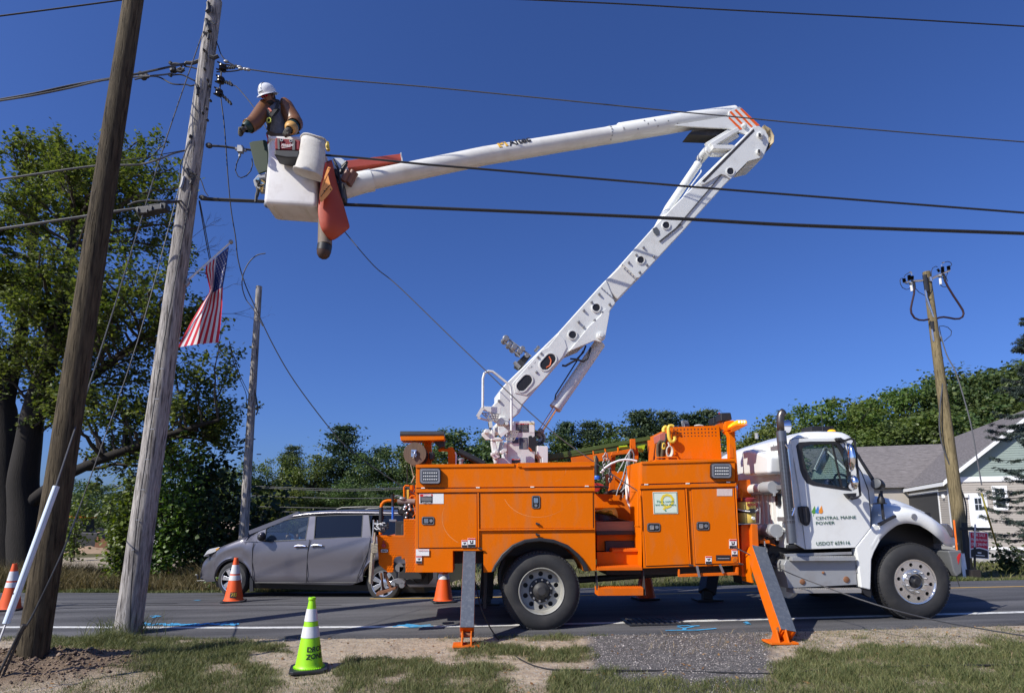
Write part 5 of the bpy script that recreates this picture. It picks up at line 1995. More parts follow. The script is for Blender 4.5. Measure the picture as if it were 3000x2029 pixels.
def ring_(xl,xr,y0,y1,zl,zr,r,n=5):
 out=[]
 for cx,cy,a0 in((xr-r,y0+r,-90),(xr-r,y1-r,0),(xl+r,y1-r,90),(xl+r,y0+r,180)):
  for i in range(n+1):
   a=R(a0+90*i/n)
   x,y=cx+r*math.cos(a),cy+r*math.sin(a)
   t=(x-xl)/(xr-xl)
   out.append(V((x,y,zl+(zr-zl)*t)))
 return out
secs=[]
for f_,grow in((0,-.045),(.012,-.018),(.035,-.004),(.07,0),(.5,0),(.96,0),(.962,.02),(1.0,.02)):
 zl,zr=nl_b.z+(nl_t.z-nl_b.z)*f_,nr_b.z+(nr_t.z-nr_b.z)*f_
 xl,xr=nl_b.x+(nl_t.x-nl_b.x)*f_,nr_b.x+(nr_t.x-nr_b.x)*f_
 secs.append(ring_(xl-grow,xr+grow,BY-grow,BY+dep*(.93+.07*f_)+grow,zl,zr,.06))
for f_,grow in((1.0,-.03),(.12,-.03)):
 zl,zr=nl_b.z+(nl_t.z-nl_b.z)*f_,nr_b.z+(nr_t.z-nr_b.z)*f_
 xl,xr=nl_b.x+(nl_t.x-nl_b.x)*f_,nr_b.x+(nr_t.x-nr_b.x)*f_
 secs.append(ring_(xl-grow,xr+grow,BY-grow,BY+dep*(.93+.07*f_)+grow,zl,zr,.055))
m_=len(secs[0])
vs=[p for s in secs for p in s]
fs=[(i*m_+k,i*m_+(k+1)%m_,(i+1)*m_+(k+1)%m_,(i+1)*m_+k)for i in range(len(secs)-1)for k in range(m_)]
fs.append(list(range(m_))[::-1])
fs.append([(len(secs)-1)*m_+k for k in range(m_)])
bk.add(vs,fs)
bucket=bk.build("bucket",mat("white bucket",(.76,.74,.72),.35,var=.04,scale=4,dirt=(.42,.36,.30),dscale=3.5,damt=.45,coat=.2),truck,ang=50)
B=MB()
for t in(.12,.72):
 a=secs[0][0].lerp(secs[0][0],0)
 x=nl_b.x+(nr_b.x-nl_b.x)*t
 z=nl_b.z+tilt*t-.006
 B.box((x,BY+.08,z),(x+.05,BY+dep-.12,z+.02))
B.parts("floor_rib",FIBRE,bucket,bevel=.004)
mt=MB()
q=pB([(1062,534),(1000,560),(950,556)],0)
mt.tube([q[0]+ax_d*.16,q[0]-ax_d*.02,q[1]],[UR*1.14,UR*1.14,UR*.9],24)
mt.build("boom_tip",BOOMW,truck)
B=MB()
mid=nr_b.lerp(nr_t,.35)
B.box((mid.x-.02,BY+.12,mid.z-.22),(mid.x+.20,BY+.48,mid.z+.30))
B.box((mid.x+.15,BY+.2,mid.z-.1),(q[1].x+.1,BY+.5,mid.z+.12))
B.parts("bucket_mount",DARK,truck,bevel=.02)
B=MB()
B.prism(pY(cb((925,318),(1020,320),(1062,345),(1080,395),(1060,440),(1000,460),(960,520),(930,500)),BY+.25),UY*.28)
B.build("tip_housing",mat("pale housing",(.56,.60,.64),.4),truck,bevel=.03)
B=MB()
for s in(((1010,500),(1060,420),(1080,400)),((1000,570),(960,520),(950,460)),((1030,430),(1075,385),(1082,370))):
 B.tube(pY(cb(*s),BY+.2),.03,8)
B.tube(pY(cb((930,340),(985,450),(1010,600),(1032,790)),BY+.1),.018,8)
B.parts("tip_hose",BLACK,truck)
gp=pB(cb((1075,355),(1705,275),(1722,355),(1095,442)),.02)
B=MB()
B.prism(gp,-BN*.2)
B.build("line_guard",mat("dull red guard",(.42,.07,.045),.5,var=.1),truck,bevel=.008)
B=MB()
B.prism(pB(cb((1702,262),(1712,262),(1728,356),(1716,358)),.06),-BN*.28)
B.build("guard_end",BOOMW,truck)
ck,cp=cr(1720,1230,4.764),cr(1920,1180,6.55)
BNY=TY+.45
holes=[]
for j,yy in enumerate((512,580,638)):
 for i in range(13):
  x=355+i*66.5+j*4
  y=yy-i*(1.6 if j<2 else 1.2)
  if j==2 and i==0:
   continue
  h=11 if j<2 else 8
  holes.append(cp((x-11,y-h),(x+11,y-h),(x+11,y+h),(x-11,y+h)))
bp=panel("perforated_panel",ORANGE,cp((290,462),(1222,431),(1244,680),(1272,1066),(322,1070),(300,700)),BNY,.012,bevel=.002)
B=MB()
for h_ in holes:
 B.prism(pY(h_,BNY-.002),UY*.004)
stuff(B.build("punched_hole",BLACK,bp))
q=pY(cp((290,462),(1222,431),(1272,1066),(322,1070)),BNY+.01)
dpt=V((0,1.25,0))
B=MB()
B.prism([q[0],q[0]+V((.012,0,0)),q[3]+V((.012,0,0)),q[3]],dpt)
B.prism([q[1]-V((.012,0,0)),q[1],q[2],q[2]-V((.012,0,0))],dpt)
B.prism([p+dpt for p in q],UY*.012)
B.parts("bin_side",ORANGE,bp)
B=MB()
B.bar((q[0]+q[3])/2+V((.02,.05,-.1)),(q[1]+q[2])/2+V((0,.05,-.1)),.01,.01)
rows=[[q[3].lerp(q[0],.55)+V((.015,.02+.6*j,0)),q[2].lerp(q[1],.55)+V((-.015,.02+.6*j,0))]for j in range(3)]
B.grid(rows)
B.build("bin_floor",BLACK,bp)
B=MB()
B.tube(pY(cp((8,1095),(10,1060),(30,1045),(380,1036),(425,1042),(440,1085)),TY+.2),.010,8)
B.build("lid_handle",ORANGE,truck)
panel("front_coaming",ORANGE,cp((0,1085),(1530,1060),(1532,1110),(0,1150)),TY+.05,.5)
panel("lamp_mast",ORANGE,cp((1415,338),(1508,330),(1530,560),(1532,640),(1548,830),(1600,1560),(1562,1562),(1525,1062),(1430,1056),(1418,640),(1345,470),(1352,352)),TY+.16,.10,bevel=.006)
panel("mast_brace",ORANGE_D,cp((1420,770),(1500,860),(1512,1052),(1430,1050)),TY+.155,.02)
panel("beacon_tray",ORANGE_D,cp((1418,502),(1560,420),(1790,412),(1620,498),(1520,545),(1470,560),(1450,520)),TY+.05,.28,bevel=.006)
bc=panel("beacon",AMBER,cp((1445,425),(1475,395),(1572,326),(1756,324),(1772,396),(1575,408),(1440,470)),TY+.06,.2,bevel=.015)
B=MB()
for x in(1605,1658,1710):
 B.ball(onY(*cp((x,362))[0],TY+.058),.012,8,6)
B.parts("beacon_bulb",mat("lit bulb",(1,.9,.6),.3,emit=3.0),bc)
B=MB()
B.prism(pY(cp((1360,365),(1260,380),(1180,410),(1210,560),(1340,490)),TY+.5),UY*.08)
B.build("lamp_bracket",ORANGE_D,truck)
for pts,yy in((((1255,186),(1452,181),(1478,318),(1350,350),(1262,345)),TY+.2),(((1103,276),(1225,272),(1262,345),(1190,400),(1120,412)),TY+.75)):
 l_=panel("work_lamp",BLACK,cp(*pts),yy,.2,bevel=.015)
B=MB()
B.tube(pY(cp((1225,180),(1240,250),(1262,318)),TY+.4),.012,6)
B.build("lamp_switch",REDP,truck)
B=MB()
B.prism(pY(ck((330,495),(352,440),(600,402),(712,384),(716,446),(540,470)),TM-.1),UY*.06)
B.prism(pY(ck((-220,520),(352,440),(340,495),(330,560),(-210,600)),TM+.0),UY*.06)
B.prism(pY(ck((606,262),(674,262),(682,452),(612,440)),TM-.16),UY*.06)
B.prism(pY(ck((345,490),(398,480),(390,1000),(300,1000),(335,800)),TM+.1),UY*.06)
B.prism(pY(ck((640,440),(716,430),(716,570),(650,570)),TM+.1),UY*.06)
B.parts("ladder_rack",ORANGE_D,truck,bevel=.004)
B=MB()
for a,b,c,d in((250,398,262,455),(432,380,434,452),(605,350,612,415),(85,430,92,480)):
 B.tube(pY(ck((a,b),(c,d)),TM-.2),.014,6)
B.parts("rack_hook",ORANGE,truck)
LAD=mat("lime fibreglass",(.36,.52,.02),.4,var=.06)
la,lb=onY(1372,1372,TM+.22),onY(*ck((830,318))[0],TM+.02)
ldd=thing("extension_ladder","lime green fibreglass extension ladder lying on the rack above the truck bed","ladder",(la.x,la.y,la.z))
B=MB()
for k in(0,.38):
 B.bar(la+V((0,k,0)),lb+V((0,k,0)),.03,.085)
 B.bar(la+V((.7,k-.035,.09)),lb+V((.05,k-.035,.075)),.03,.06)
B.parts("ladder_rail",mat("shaded green fibreglass",(.055,.085,.012),.5,var=.2),ldd,bevel=.004)  # rail green darkened to hold the shade; lime left only at right end
B=MB()
for i in range(12):
 p=la.lerp(lb,(i+.5)/12)
 B.tube([p,p+V((0,.38,0))],.016,6)
B.parts("rung",ALU,ldd)
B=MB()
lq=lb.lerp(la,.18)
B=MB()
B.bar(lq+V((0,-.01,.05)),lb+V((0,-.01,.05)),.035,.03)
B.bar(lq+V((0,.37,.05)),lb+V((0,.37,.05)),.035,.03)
B.parts("ladder_edge",LAD,ldd)  # lime strips stand for the sunlit right end of the rails
B=MB()
q=pY(ck((710,362),(812,342),(790,436),(740,440),(712,400)),TM-.02)
B.prism(q,UY*.05)
B.tube(pY(ck((445,378),(560,366)),TM-.04),.02,6)
B.parts("ladder_foot",LAD,ldd)
def chain(name,label,pts,Y,m,r=.016,seed=1,cat="chain",links=True):
 P=pY(pts,Y)
 t=thing(name,label,cat,tuple(P[-1]))
 k=0
 L=0
 B=MB()
 for a,b in zip(P[:-1],P[1:]):
  n_=max(1,int((b-a).length/.045))
  d=(b-a).normalized()
  for i in range(n_):
   c=a.lerp(b,(i+.5)/n_)
   s=V((1,0,0))if k%2 else V((.3,.95,0))
   s=(s-d*s.dot(d)).normalized()
   ring=[c+d*(math.cos(w)*.036)+s*(math.sin(w)*.020)for w in np.linspace(0,2*math.pi,8,endpoint=False)]
   B.tube(ring,.0085,5,closed=True)
   k+=1
 B.parts("link",m,t)
 return t
CHM=mat("galvanised chain",(.20,.20,.21),.5,.4,var=.2)
chain("steel_chain","dark grey chain with a long straight fall hung from the orange rack",ck((258,455),(238,500),(234,620),(222,720),(230,850)),TM-.22,CHM)
chain("steel_chain","grey chain doubled into a knot at its end, right of the straight chain",ck((275,458),(290,530),(296,640),(320,720),(318,860),(345,760),(350,840)),TM-.24,CHM)
t0=onY(*ck((612,410))[0],TM-.25)
sl=thing("wire_slings","bundle of grey wire slings hanging from the rack beside the front compartment","cable",tuple(t0))
for i,s in enumerate((((610,405),(540,520),(480,640),(425,735)),((610,408),(560,560),(500,800),(430,970),(408,1052)),((612,405),(575,600),(545,800),(505,950),(500,1082)),((612,405),(590,600),(570,800),(530,940),(470,1000)),((615,405),(600,560),(585,700),(560,850)),((625,405),(655,480),(650,640),(645,900)),((600,420),(575,520),(560,680),(548,900)))):
 B=MB()
 B.tube(pY(ck(*s),TM-.25-.012*i),.011,6)
 B.build("sling_leg",CHM,sl)
B=MB()
for i,s in enumerate((((590,730),(572,900),(590,1040),(650,1210)),((580,740),(545,950),(555,1100),(600,1220),(655,1300)),((655,950),(640,1040),(655,1100)))):
 B.tube(pY(ck(*s),TY+.6+.03*i),.016,8)
o=B.build("white_hose",WHITEM,None,origin=tuple(onY(*ck((600,1000))[0],TY+.6)))
tag(o,"white hoses looping down behind the grey slings into the truck bed","hose")
B=MB()
B.tube(pY(ck((188,735),(250,665),(340,605),(440,565),(530,550),(620,556),(694,572)),TY+.35),.016,8)
tag(B.build("white_conduit",WHITEM,None,origin=tuple(onY(*ck((188,735))[0],TY+.35))),"white flexible conduit arched between the two orange compartments","hose")
q=onY(*ck((140,960))[0],TY+.95)
pu=thing("hydraulic_tamper","red power tool with a blue collar standing behind the long compartment","tool",tuple(q))
B=MB()
B.prism(pY(ck((100,870),(180,880),(240,905),(235,945),(180,960),(170,1000),(100,1000)),TY+.9),UY*.18)
B.build("tool_body",REDP,pu,bevel=.012)
B=MB()
B.lathe([(.055,0),(.06,.03),(.05,.06)],onY(*ck((138,830))[0],TY+.98),(0,0,1),14)
B.build("collar",BLUEP,pu)
B=MB()
B.lathe([(.035,0),(.04,.12),(.04,.24),(.01,.3)],onY(*ck((130,760))[0],TY+.98),(0,0,1),12)
B.tube(pY(ck((105,930),(260,932),(300,950)),TY+.85),.02,6)
B.parts("tool_handle",BLACK,pu)
B=MB()
B.tube(pY(ck((100,500),(112,610)),TY+.8),.014,6)
tag(B.build("brass_rod",mat("brass",(.6,.42,.12),.35,.9),None,origin=tuple(onY(*ck((108,600))[0],TY+.8))),"short brass rod standing at the end of the long orange compartment","rod")
def drape(name,m,px,Y,dz,label,cat,seed):
 P=pY(px,Y)
 c=sum(P,V((0,0,0)))/len(P)
 rr=random.Random(seed)
 B=MB()
 n_=len(P)
 vs=[]
 for k,(f_,dy)in enumerate(((1,0),(.72,-.05),(.4,-.09),(.12,-.06))):
  for p in P:
   vs.append(c+(p-c)*f_+V((0,dy+rr.uniform(-.02,.02),rr.uniform(-.015,.015))))
 for p in P:
  vs.append(p+V((0,.35,0)))
 fs=[]
 for k in range(3):
  for i in range(n_):
   fs.append((k*n_+i,k*n_+(i+1)%n_,(k+1)*n_+(i+1)%n_,(k+1)*n_+i))
 fs.append([3*n_+i for i in range(n_)])
 for i in range(n_):
  fs.append((4*n_+i,4*n_+(i+1)%n_,(i+1)%n_,i))
 fs.append([4*n_+i for i in range(n_)][::-1])
 B.add(vs,fs)
 o=B.build(name,m,None,origin=tuple(c),ang=70)
 tag(o,label,cat)
 return o
drape("yellow_bag",mat("yellow vinyl",(.62,.46,.05),.5,var=.15),ck((112,1268),(200,1250),(300,1218),(388,1232),(420,1270),(442,1372),(350,1335),(240,1305),(120,1292)),TY+.72,0,"crumpled yellow vinyl bag lying on the black tarpaulin in the truck bed","bag",3)
drape("black_tarpaulin",BLACK,ck((112,1294),(240,1306),(350,1340),(450,1376),(590,1398),(580,1412),(300,1410),(118,1408)),TY+.66,0,"black tarpaulin spread under the yellow bag on the wooden plank","tarpaulin",4)
drape("black_hose_pile",DARK,ck((290,1000),(360,975),(460,985),(530,950),(560,900),(640,800),(600,960),(560,1030),(460,1050),(300,1030)),TY+1.1,0,"heap of dark hoses and straps behind the slings in the truck bed","hose",5)
B=MB()
B.tube(pY(cp((345,450),(310,432),(268,440),(250,480),(252,560),(258,640),(272,700),(300,742),(335,748),(362,725),(378,690),(370,640)),TY+.38),.026,10)
tag(B.build("rigging_hook",YELLOW,None,origin=tuple(onY(*cp((300,742))[0],TY+.38))),"large yellow J shaped rigging hook hanging on the perforated orange bin","hook")
q=onY(*cp((205,560))[0],TY+.42)
hs_=thing("chain_hoist","yellow and black chain hoist hanging beside the rope coils","hoist",tuple(q))
B=MB()
B.tube(pY(cp((160,560),(158,500),(180,465),(215,455)),TY+.42),.03,8)
B.prism(pY(cp((140,770),(175,750),(200,790),(190,880),(150,895),(130,850)),TY+.36),UY*.08)
B.parts("hoist_case",YELLOW,hs_,bevel=.008)
B=MB()
B.tube(pY(cp((205,590),(208,640),(200,700),(175,750)),TY+.40),.016,6)
B.prism(pY(cp((150,790),(180,780),(175,830),(145,850)),TY+.355),UY*.01)
B.parts("hoist_chain",DARK,hs_)
q=onY(*cp((80,900))[0],TY+.4)
rc=thing("rope_coil","thick brown rope coil hanging beside the yellow hoist","rope",tuple(q))
BROPE=mat("dark tarred rope",(.10,.075,.045),.95,var=.3,scale=60,bump=.6,bscale=120)
B=MB()
for i in range(5):
 B.tube(pY(cp((60+i*16,1080),(40+i*14,950),(45+i*16,800),(90+i*16,730),(130+i*12,760),(135+i*10,900),(120+i*12,1080)),TY+.40+.03*i),.022,8)
B.parts("rope_turn",BROPE,rc)
q=onY(*cp((262,920))[0],TY+.36)
rc=thing("rope_coil","small coil of white cord hanging against the orange bin","rope",tuple(q))
B=MB()
for i in range(5):
 cx,cy,rx,ry=262+i*3,915+i*4,42+i*5,82+i*6
 B.tube(pY(cp(*[(cx+rx*math.cos(a),cy+ry*math.sin(a))for a in np.linspace(0,2*math.pi,14,endpoint=False)]),TY+.37-.008*i),.009,6,closed=True)
B.tube(pY(cp((245,750),(262,800),(265,840)),TY+.36),.012,6)
B.parts("cord_turn",mat("white cord",(.55,.52,.44),.9,var=.15,scale=60),rc)
pc=panel("case",mat("faded red case",(.45,.14,.11),.6,var=.1),cp((70,604),(165,552),(215,570),(228,700),(140,730),(88,742)),TY+.5,.3,bevel=.008)
pc.parent=None
pc.name="tool_case"
pc.location=ORIG[truck.name]
tag(pc,"faded red case standing behind the rope coil at the end of the bin","case")
B=MB()
for i in range(4):
 cx=535+i*26
 B.tube(pY(cp(*[(cx+34*math.cos(a)*.5+14*math.sin(a),410+60*math.sin(a))for a in np.linspace(0,2*math.pi,14,endpoint=False)]),TY+.8+.04*i),.016,6,closed=True)
tag(B.build("cable_coil",CHM,None,origin=tuple(onY(*cp((580,440))[0],TY+.8))),"coil of grey cable sticking up out of the perforated bin","cable")
B=MB()
B.ball(onY(*cp((835,436))[0],TY+.9),.06,12,8,(1.3,.8,.35))
tag(B.build("canvas_roll",CANVAS,None,origin=tuple(onY(*cp((835,440))[0],TY+.9))),"pale canvas bundle showing over the rim of the perforated bin","bundle")
q=onY(*c7((150,1108))[0],TY+.20)
ckr=thing("drinks_cooler","yellow round drinks cooler with a dark red lid on the bracket behind the cab","cooler",tuple(q))
B=MB()
B.lathe([(.115,0),(.122,.01),(.125,.14),(.118,.15),(.118,.155),(.127,.165),(.132,.30)],q,(0,0,1),28)
B.build("jug",mat("cooler yellow",(.66,.47,.10),.45,var=.04),ckr)
B=MB()
B.lathe([(.134,.298),(.138,.31),(.136,.345),(.12,.362),(0,.366)],q,(0,0,1),28,closed=True)
B.build("lid",mat("dark red lid",(.22,.015,.02),.45),ckr)
B=MB()
B.tube([q+V((math.cos(a)*.155,math.sin(a)*.155,.215-.05*math.sin(-a)))for a in np.linspace(-math.pi,0,14)],.009,6)
B.build("handle",WHITEM,ckr)
B=MB()
B.lathe([(.136,.150),(.137,.16),(.137,.185),(.136,.19)],q,(0,0,1),28)
B.box((q.x-.02,q.y-.165,q.z+.14),(q.x+.05,q.y-.13,q.z+.205))
B.parts("strap",BLACK,ckr)
B=MB()
B.cyl(q+V((.03,-.125,.075)),q+V((.03,-.16,.07)),.022,n=10)
B.build("spigot",WHITEM,ckr)
text("igloo","lettering",mat("maroon print",(.20,.02,.02),.5),ckr,q+V((-.045,-.138,.245)),(1,0,0),(0,0,1),.075,.001,bold=.002)
B=MB()
B.prism(pY(c7((46,1112),(300,1108),(300,1116),(46,1124)),TY+.05),UY*.35)
B.tube(pY(c7((282,920),(300,925),(302,975),(300,1110)),TY+.06),.007,6)
B.parts("cooler_bracket",STEEL,truck)
B=MB()
B.prism(pY(c7((85,790),(100,790),(100,850),(88,850)),TY+.05),UY*.02)
B.tube(pY(c7((50,715),(80,712),(92,740),(88,800)),TY+.1),.012,6)
B.parts("strap_hook",ORANGE,truck)
q=onY(*c1((335,430))[0],TY+.10)
rl=thing("cable_reel","wooden cable reel mounted on the tail corner of the truck body","reel",tuple(q))
WOODR=mat("reel plywood",(.14,.085,.055),.75,var=.45,scale=4,stretch=(9,1,1.2))
B=MB()
B.cyl(q,q+UY*.025,.158,n=32)
B.cyl(q+UY*.30,q+UY*.325,.158,n=32)
B.parts("flange",WOODR,rl,bevel=.003)
B=MB()
B.cyl(q+UY*.02,q+UY*.31,.12,n=24)
B.build("cable_winding",BLACK,rl)
B=MB()
B.box((q.x-.05,q.y-.012,q.z-.045),(q.x+.02,q.y,q.z+.055))
B.tube([q+V((-.02,-.02,-.07)),q+V((0,-.03,.0)),q+V((.02,-.02,.05))],.012,6)
B.tube([q+V((-.04,-.02,.03)),q+V((.03,-.03,-.03))],.012,6)
B.parts("hub_plate",ALU,rl)
B=MB()
B.prism(pY(c1((210,283),(587,281),(583,312),(400,318),(215,318)),TY+.15),UY*.3)
B.prism(pY(c1((412,312),(474,312),(474,524),(416,524)),TY+.42),UY*.12)
B.prism(pY(c1((360,318),(412,345),(412,380),(430,318)),TY+.35),UY*.05)
B.prism(pY(c1((615,378),(655,372),(680,415),(690,524),(618,524)),TY+.5),UY*.08)
B.prism(pY(c1((534,392),(560,384),(616,390),(616,404),(534,404)),TY+.45),UY*.1)
B.parts("tail_rack",ORANGE,truck,bevel=.004)
B=MB()
B.tube(pY(c1((212,266),(586,265)),TY+.28),.045,14)
B.build("rack_roller",mat("black roller",(.04,.04,.042),.45,var=.4,scale=12),truck)
B=MB()
B.prism(pY(c1((482,316),(590,312),(588,372),(548,382)),TY+.3),UY*.16)
B.prism(pY(c1((455,415),(498,418),(490,478),(460,482)),TY+.2),UY*.2)
B.parts("rack_lamp",BLACK,truck,bevel=.01)
B=MB()
B.tube(pY(c1((678,416),(687,440),(686,522)),TY+.45),.011,6)
B.build("rack_cable",WHITEM,truck)
B=MB()
B.lathe([(.03,0),(.03,.05),(.045,.055),(.045,.075),(.02,.09)],onY(*c1((728,520))[0],TY+.3),(0,0,1),14)
B.build("filler_cap",STEEL,truck)
B=MB()
B.tube(pY(c1((708,412),(925,520)),TY+.7),.05,10)
tag(B.build("black_pipe",BLACK,None,origin=tuple(onY(*c1((920,520))[0],TY+.7))),"thick black pipe leaning up behind the long orange compartment","pipe")
B=MB()
B.tube(pY(c1((300,520),(318,600),(330,640)),TY+.3),.008,6)
B.tube(pY(c1((335,620),(305,680)),TY+.28),.010,6)
tag(B.build("tan_cord",ROPE,None,origin=tuple(onY(*c1((300,520))[0],TY+.3))),"tan cord hanging from the wooden reel to the tail of the truck","cord")
q=onY(*c9((420,490))[0],TY+.2)
hm=thing("sledge_hammer","sledge hammer with a blue and black handle standing head down on the tail shelf","hammer",tuple(q))
B=MB()
B.prism(pY(c9((370,470),(382,464),(462,466),(472,474),(470,492),(440,498),(380,496),(370,486)),TY+.17),UY*.06)
B.build("head",STEEL,hm,bevel=.006)
B=MB()
B.tube(pY(c9((420,464),(420,292)),TY+.2),.017,10)
B.build("handle",BLUEP,hm)
B=MB()
B.tube(pY(c9((420,292),(416,165),(414,125)),TY+.2),[.019,.020,.028],10)
B.build("grip",BLACK,hm)
B=MB()
B.tube(pY(c9((440,152),(480,144),(520,150),(545,172)),TY+.2),.010,6)
B.ball(onY(*c9((548,182))[0],TY+.2),.03,8,6,(1.5,.8,.8))
tag(B.build("grey_whip_line",STEEL,None,origin=tuple(onY(*c9((545,172))[0],TY+.2))),"thin grey whip line curving over the foam sleeve of the tail rail","cable")
q=onY(*c9((260,580))[0],TY+.1)
tn=thing("cord_tangle","tangle of black and white cords thrown over the corner of the tail shelf","cord",tuple(q))
rr=random.Random(9)
for i in range(16):
 pts=[]
 cx,cy=rr.uniform(200,320),rr.uniform(530,610)
 a0=rr.uniform(0,6)
 for k in range(7):
  a=a0+k*.8
  pts.append((cx+rr.uniform(30,75)*math.cos(a),cy+rr.uniform(20,50)*math.sin(a)))
 B=MB()
 B.tube(pY(c9(*pts),TY+rr.uniform(-.02,.2)),rr.uniform(.006,.012),5)
 B.build("cord",WHITEM if i%4==0 else BLACK,tn)
B=MB()
B.tube(pY(c9((160,470),(155,600),(142,755)),TY+.05),.012,6)
B.tube(pY(c9((215,475),(212,520),(205,560)),TY+.05),.010,6)
B.parts("cord",ALU,tn)
q=onY(*c9((160,850))[0],TY-.05)
hk=thing("rope_hank","long hank of tan rope hanging from the tail corner in front of the minivan wheel","rope",tuple(q))
for i in range(11):
 dx=rr.uniform(-14,14)
 x0=150+dx
 B=MB()
 B.tube(pY(c9((178+dx*.3,640),(176+dx*.5,760),(x0+8,830),(x0+2+rr.uniform(-12,12),950),(x0-20+rr.uniform(-10,16),1120),(x0-22+rr.uniform(-12,16),1230+rr.uniform(-20,70)),(x0-38+rr.uniform(-5,25),1320+rr.uniform(-40,20))),TY-.05+rr.uniform(-.03,.05)),.011,6)
 B.build("rope_strand",ROPE,hk)
B=MB()
for i in range(6):
 yy=800+i*20
 B.tube(pY(c9((128,yy),(160,yy+14),(205,yy+4)),TY-.09)+pY(c9((205,yy+4),(160,yy-6),(128,yy)),TY+.03),.011,6)
B.parts("rope_lashing",ROPE,hk)
q=onY(*c9((330,1470))[0],TY+.05)
wc=thing("wheel_chock","rusty steel wheel chock hung by two straps under the tail shelf","chock",tuple(q))
B=MB()
B.bar(*pY(c9((308,1185),(392,1395)),TY+.05),.05,.03)
B.bar(*pY(c9((262,1190),(290,1420)),TY+.12),.07,.02)
B.parts("chock_strap",RUST,wc)
B=MB()
B.prism(pY(c9((192,1458),(240,1440),(455,1382),(462,1410),(250,1490),(198,1506)),TY-.02),UY*.2)
B.build("chock_plate",RUST,wc,bevel=.006)
chain("tow_chain","short grey chain with a shackle hanging beside the front outrigger",c7((352,1310),(360,1380),(372,1450),(390,1520)),TY+.0,CHM)
MILW=mat("dark red fabric",(.20,.012,.02),.75,var=.2,scale=20)
YB=BY-.05
tb=pY(cb((262,84),(545,118),(540,240),(525,330),(250,290),(246,230)),YB-.22)
q=tb[3]
bag=thing("tool_bag","dark red tool bag with black base hung on the near side of the bucket","bag",tuple(onY(*cb((390,300))[0],YB-.1)))
B=MB()
B.prism(pY(cb((262,86),(300,92),(548,122),(543,235),(256,226),(250,150)),YB-.20),UY*.22)
B.build("bag_body",MILW,bag,bevel=.02,seg=3)
B=MB()
B.prism(pY(cb((246,228),(545,238),(528,322),(400,322),(300,305),(248,290)),YB-.22),UY*.24)
B.build("bag_base",BLACK,bag,bevel=.02)
B=MB()
B.prism(pY(cb((283,100),(306,102),(312,226),(290,225)),YB-.215),UY*.02)
B.prism(pY(cb((456,112),(488,118),(486,232),(456,232)),YB-.215),UY*.02)
B.parts("bag_strap",mat("grey webbing",(.12,.12,.12),.8),bag)
B=MB()
for x,y in((442,132),(335,122)):
 p=onY(*cb((x,y))[0],YB-.21)
 B.lathe([(.024,0),(.024,-.01),(.014,-.01),(.014,0)],p,(0,1,0),14)
B.parts("grommet",STEEL,bag)
o=onY(*cb((326,196))[0],YB-.215)
text("Milwaukee","lettering",WHITEM,bag,o,(1,0,.10),(.12,0,1),.07,.001,width=.175,shear=.25)
panel("underline",WHITEM,cb((330,205),(438,192),(436,196),(345,209)),YB-.216,.002,bag,bevel=0)
cp0=onY(*cb((700,100))[0],YB-.16)
cvb=thing("canvas_bucket","grey white canvas tool bucket hanging on the near corner of the lift bucket","bucket",tuple(onY(*cb((650,530))[0],YB-.16)))
B=MB()
rows_c=[]
for(xl,yl,xr,yr)in((560,92,838,130),(556,150,838,200),(530,300,836,330),(500,400,825,450),(482,455,812,530),(474,470,800,568)):
 a,b=onY(*cb((xl,yl))[0],YB-.16),onY(*cb((xr,yr))[0],YB-.16)
 c=(a+b)/2
 r_=(b-a).length/2
 ux=(b-a).normalized()
 row=[]
 for k in range(29):
  w=2*math.pi*k/28
  row.append(c+ux*(math.cos(w)*r_)+V((0,math.sin(w)*r_*.62,0))+V((0,0,.012*math.sin(3*w+yl*.02))))
 rows_c.append(row)
B.grid(rows_c)
B.add(rows_c[-1][:-1],[list(range(28))])
B.build("canvas_wall",CANVAS,cvb,solid=.006)
B=MB()
B.tube(rows_c[0][:-1],.016,6,closed=True)
B.tube([p+V((0,-.004,.012))for p in rows_c[-1][:-1]],.014,6,closed=True)
B.parts("canvas_rim",CANVAS,cvb)
B=MB()
for x,y in((655,78),(690,76),(780,94)):
 p=onY(*cb((x,y))[0],YB-.1)
 B.ball(p,.03,8,6,(1.2,1,.9))
B.parts("tool_end",BLACK,cvb)
B=MB()
B.tube(pY(cb((858,145),(866,210),(870,240)),YB),.03,8)
tag(B.build("yellow_tool",YELLOW,None,origin=tuple(onY(*cb((866,240))[0],YB))),"yellow handled tool tucked behind the canvas bucket","tool")
BLKT=mat("orange rubber blanket",(.40,.055,.02),.55,var=.08,scale=3)
YBL=BY-.10
P={}
right=cb((918,330),(965,600),(1040,810),(1085,980),(1126,1115))
left=cb((842,360),(790,650),(752,860),(742,960),(780,1140))
tip=cb((905,1312))[0]
rows_b=[]
for i in range(5):
 row=[]
 for k in range(7):
  t=k/6
  x=left[i][0]+(right[i][0]-left[i][0])*t
  y=left[i][1]+(right[i][1]-left[i][1])*t
  row.append(onY(x,y,YBL-.03-.10*math.sin(t*3.1)*(1 if i else .3)+.22*t))
 rows_b.append(row)
a,b=left[4],right[4]
rows_b.append([onY(a[0]+(tip[0]-a[0])*min(1,t*1.6)+max(0,t-.62)/.38*(b[0]-tip[0])*.99,a[1]+(tip[1]-a[1])*min(1,t*1.6)+max(0,t-.62)/.38*(b[1]-tip[1]+4),YBL-.03+.22*t)for t in[k/6 for k in range(7)]])
B=MB()
B.grid(rows_b)
bl=B.build("line_blanket",BLKT,None,origin=tuple(rows_b[0][3]),solid=.006,subsurf=1,ang=80)
tag(bl,"orange rubber line blanket hanging from the corner of the bucket","blanket")
fl=MB()
fp=cb((868,520),(895,632),(922,682),(862,762),(790,836),(770,800),(795,700))
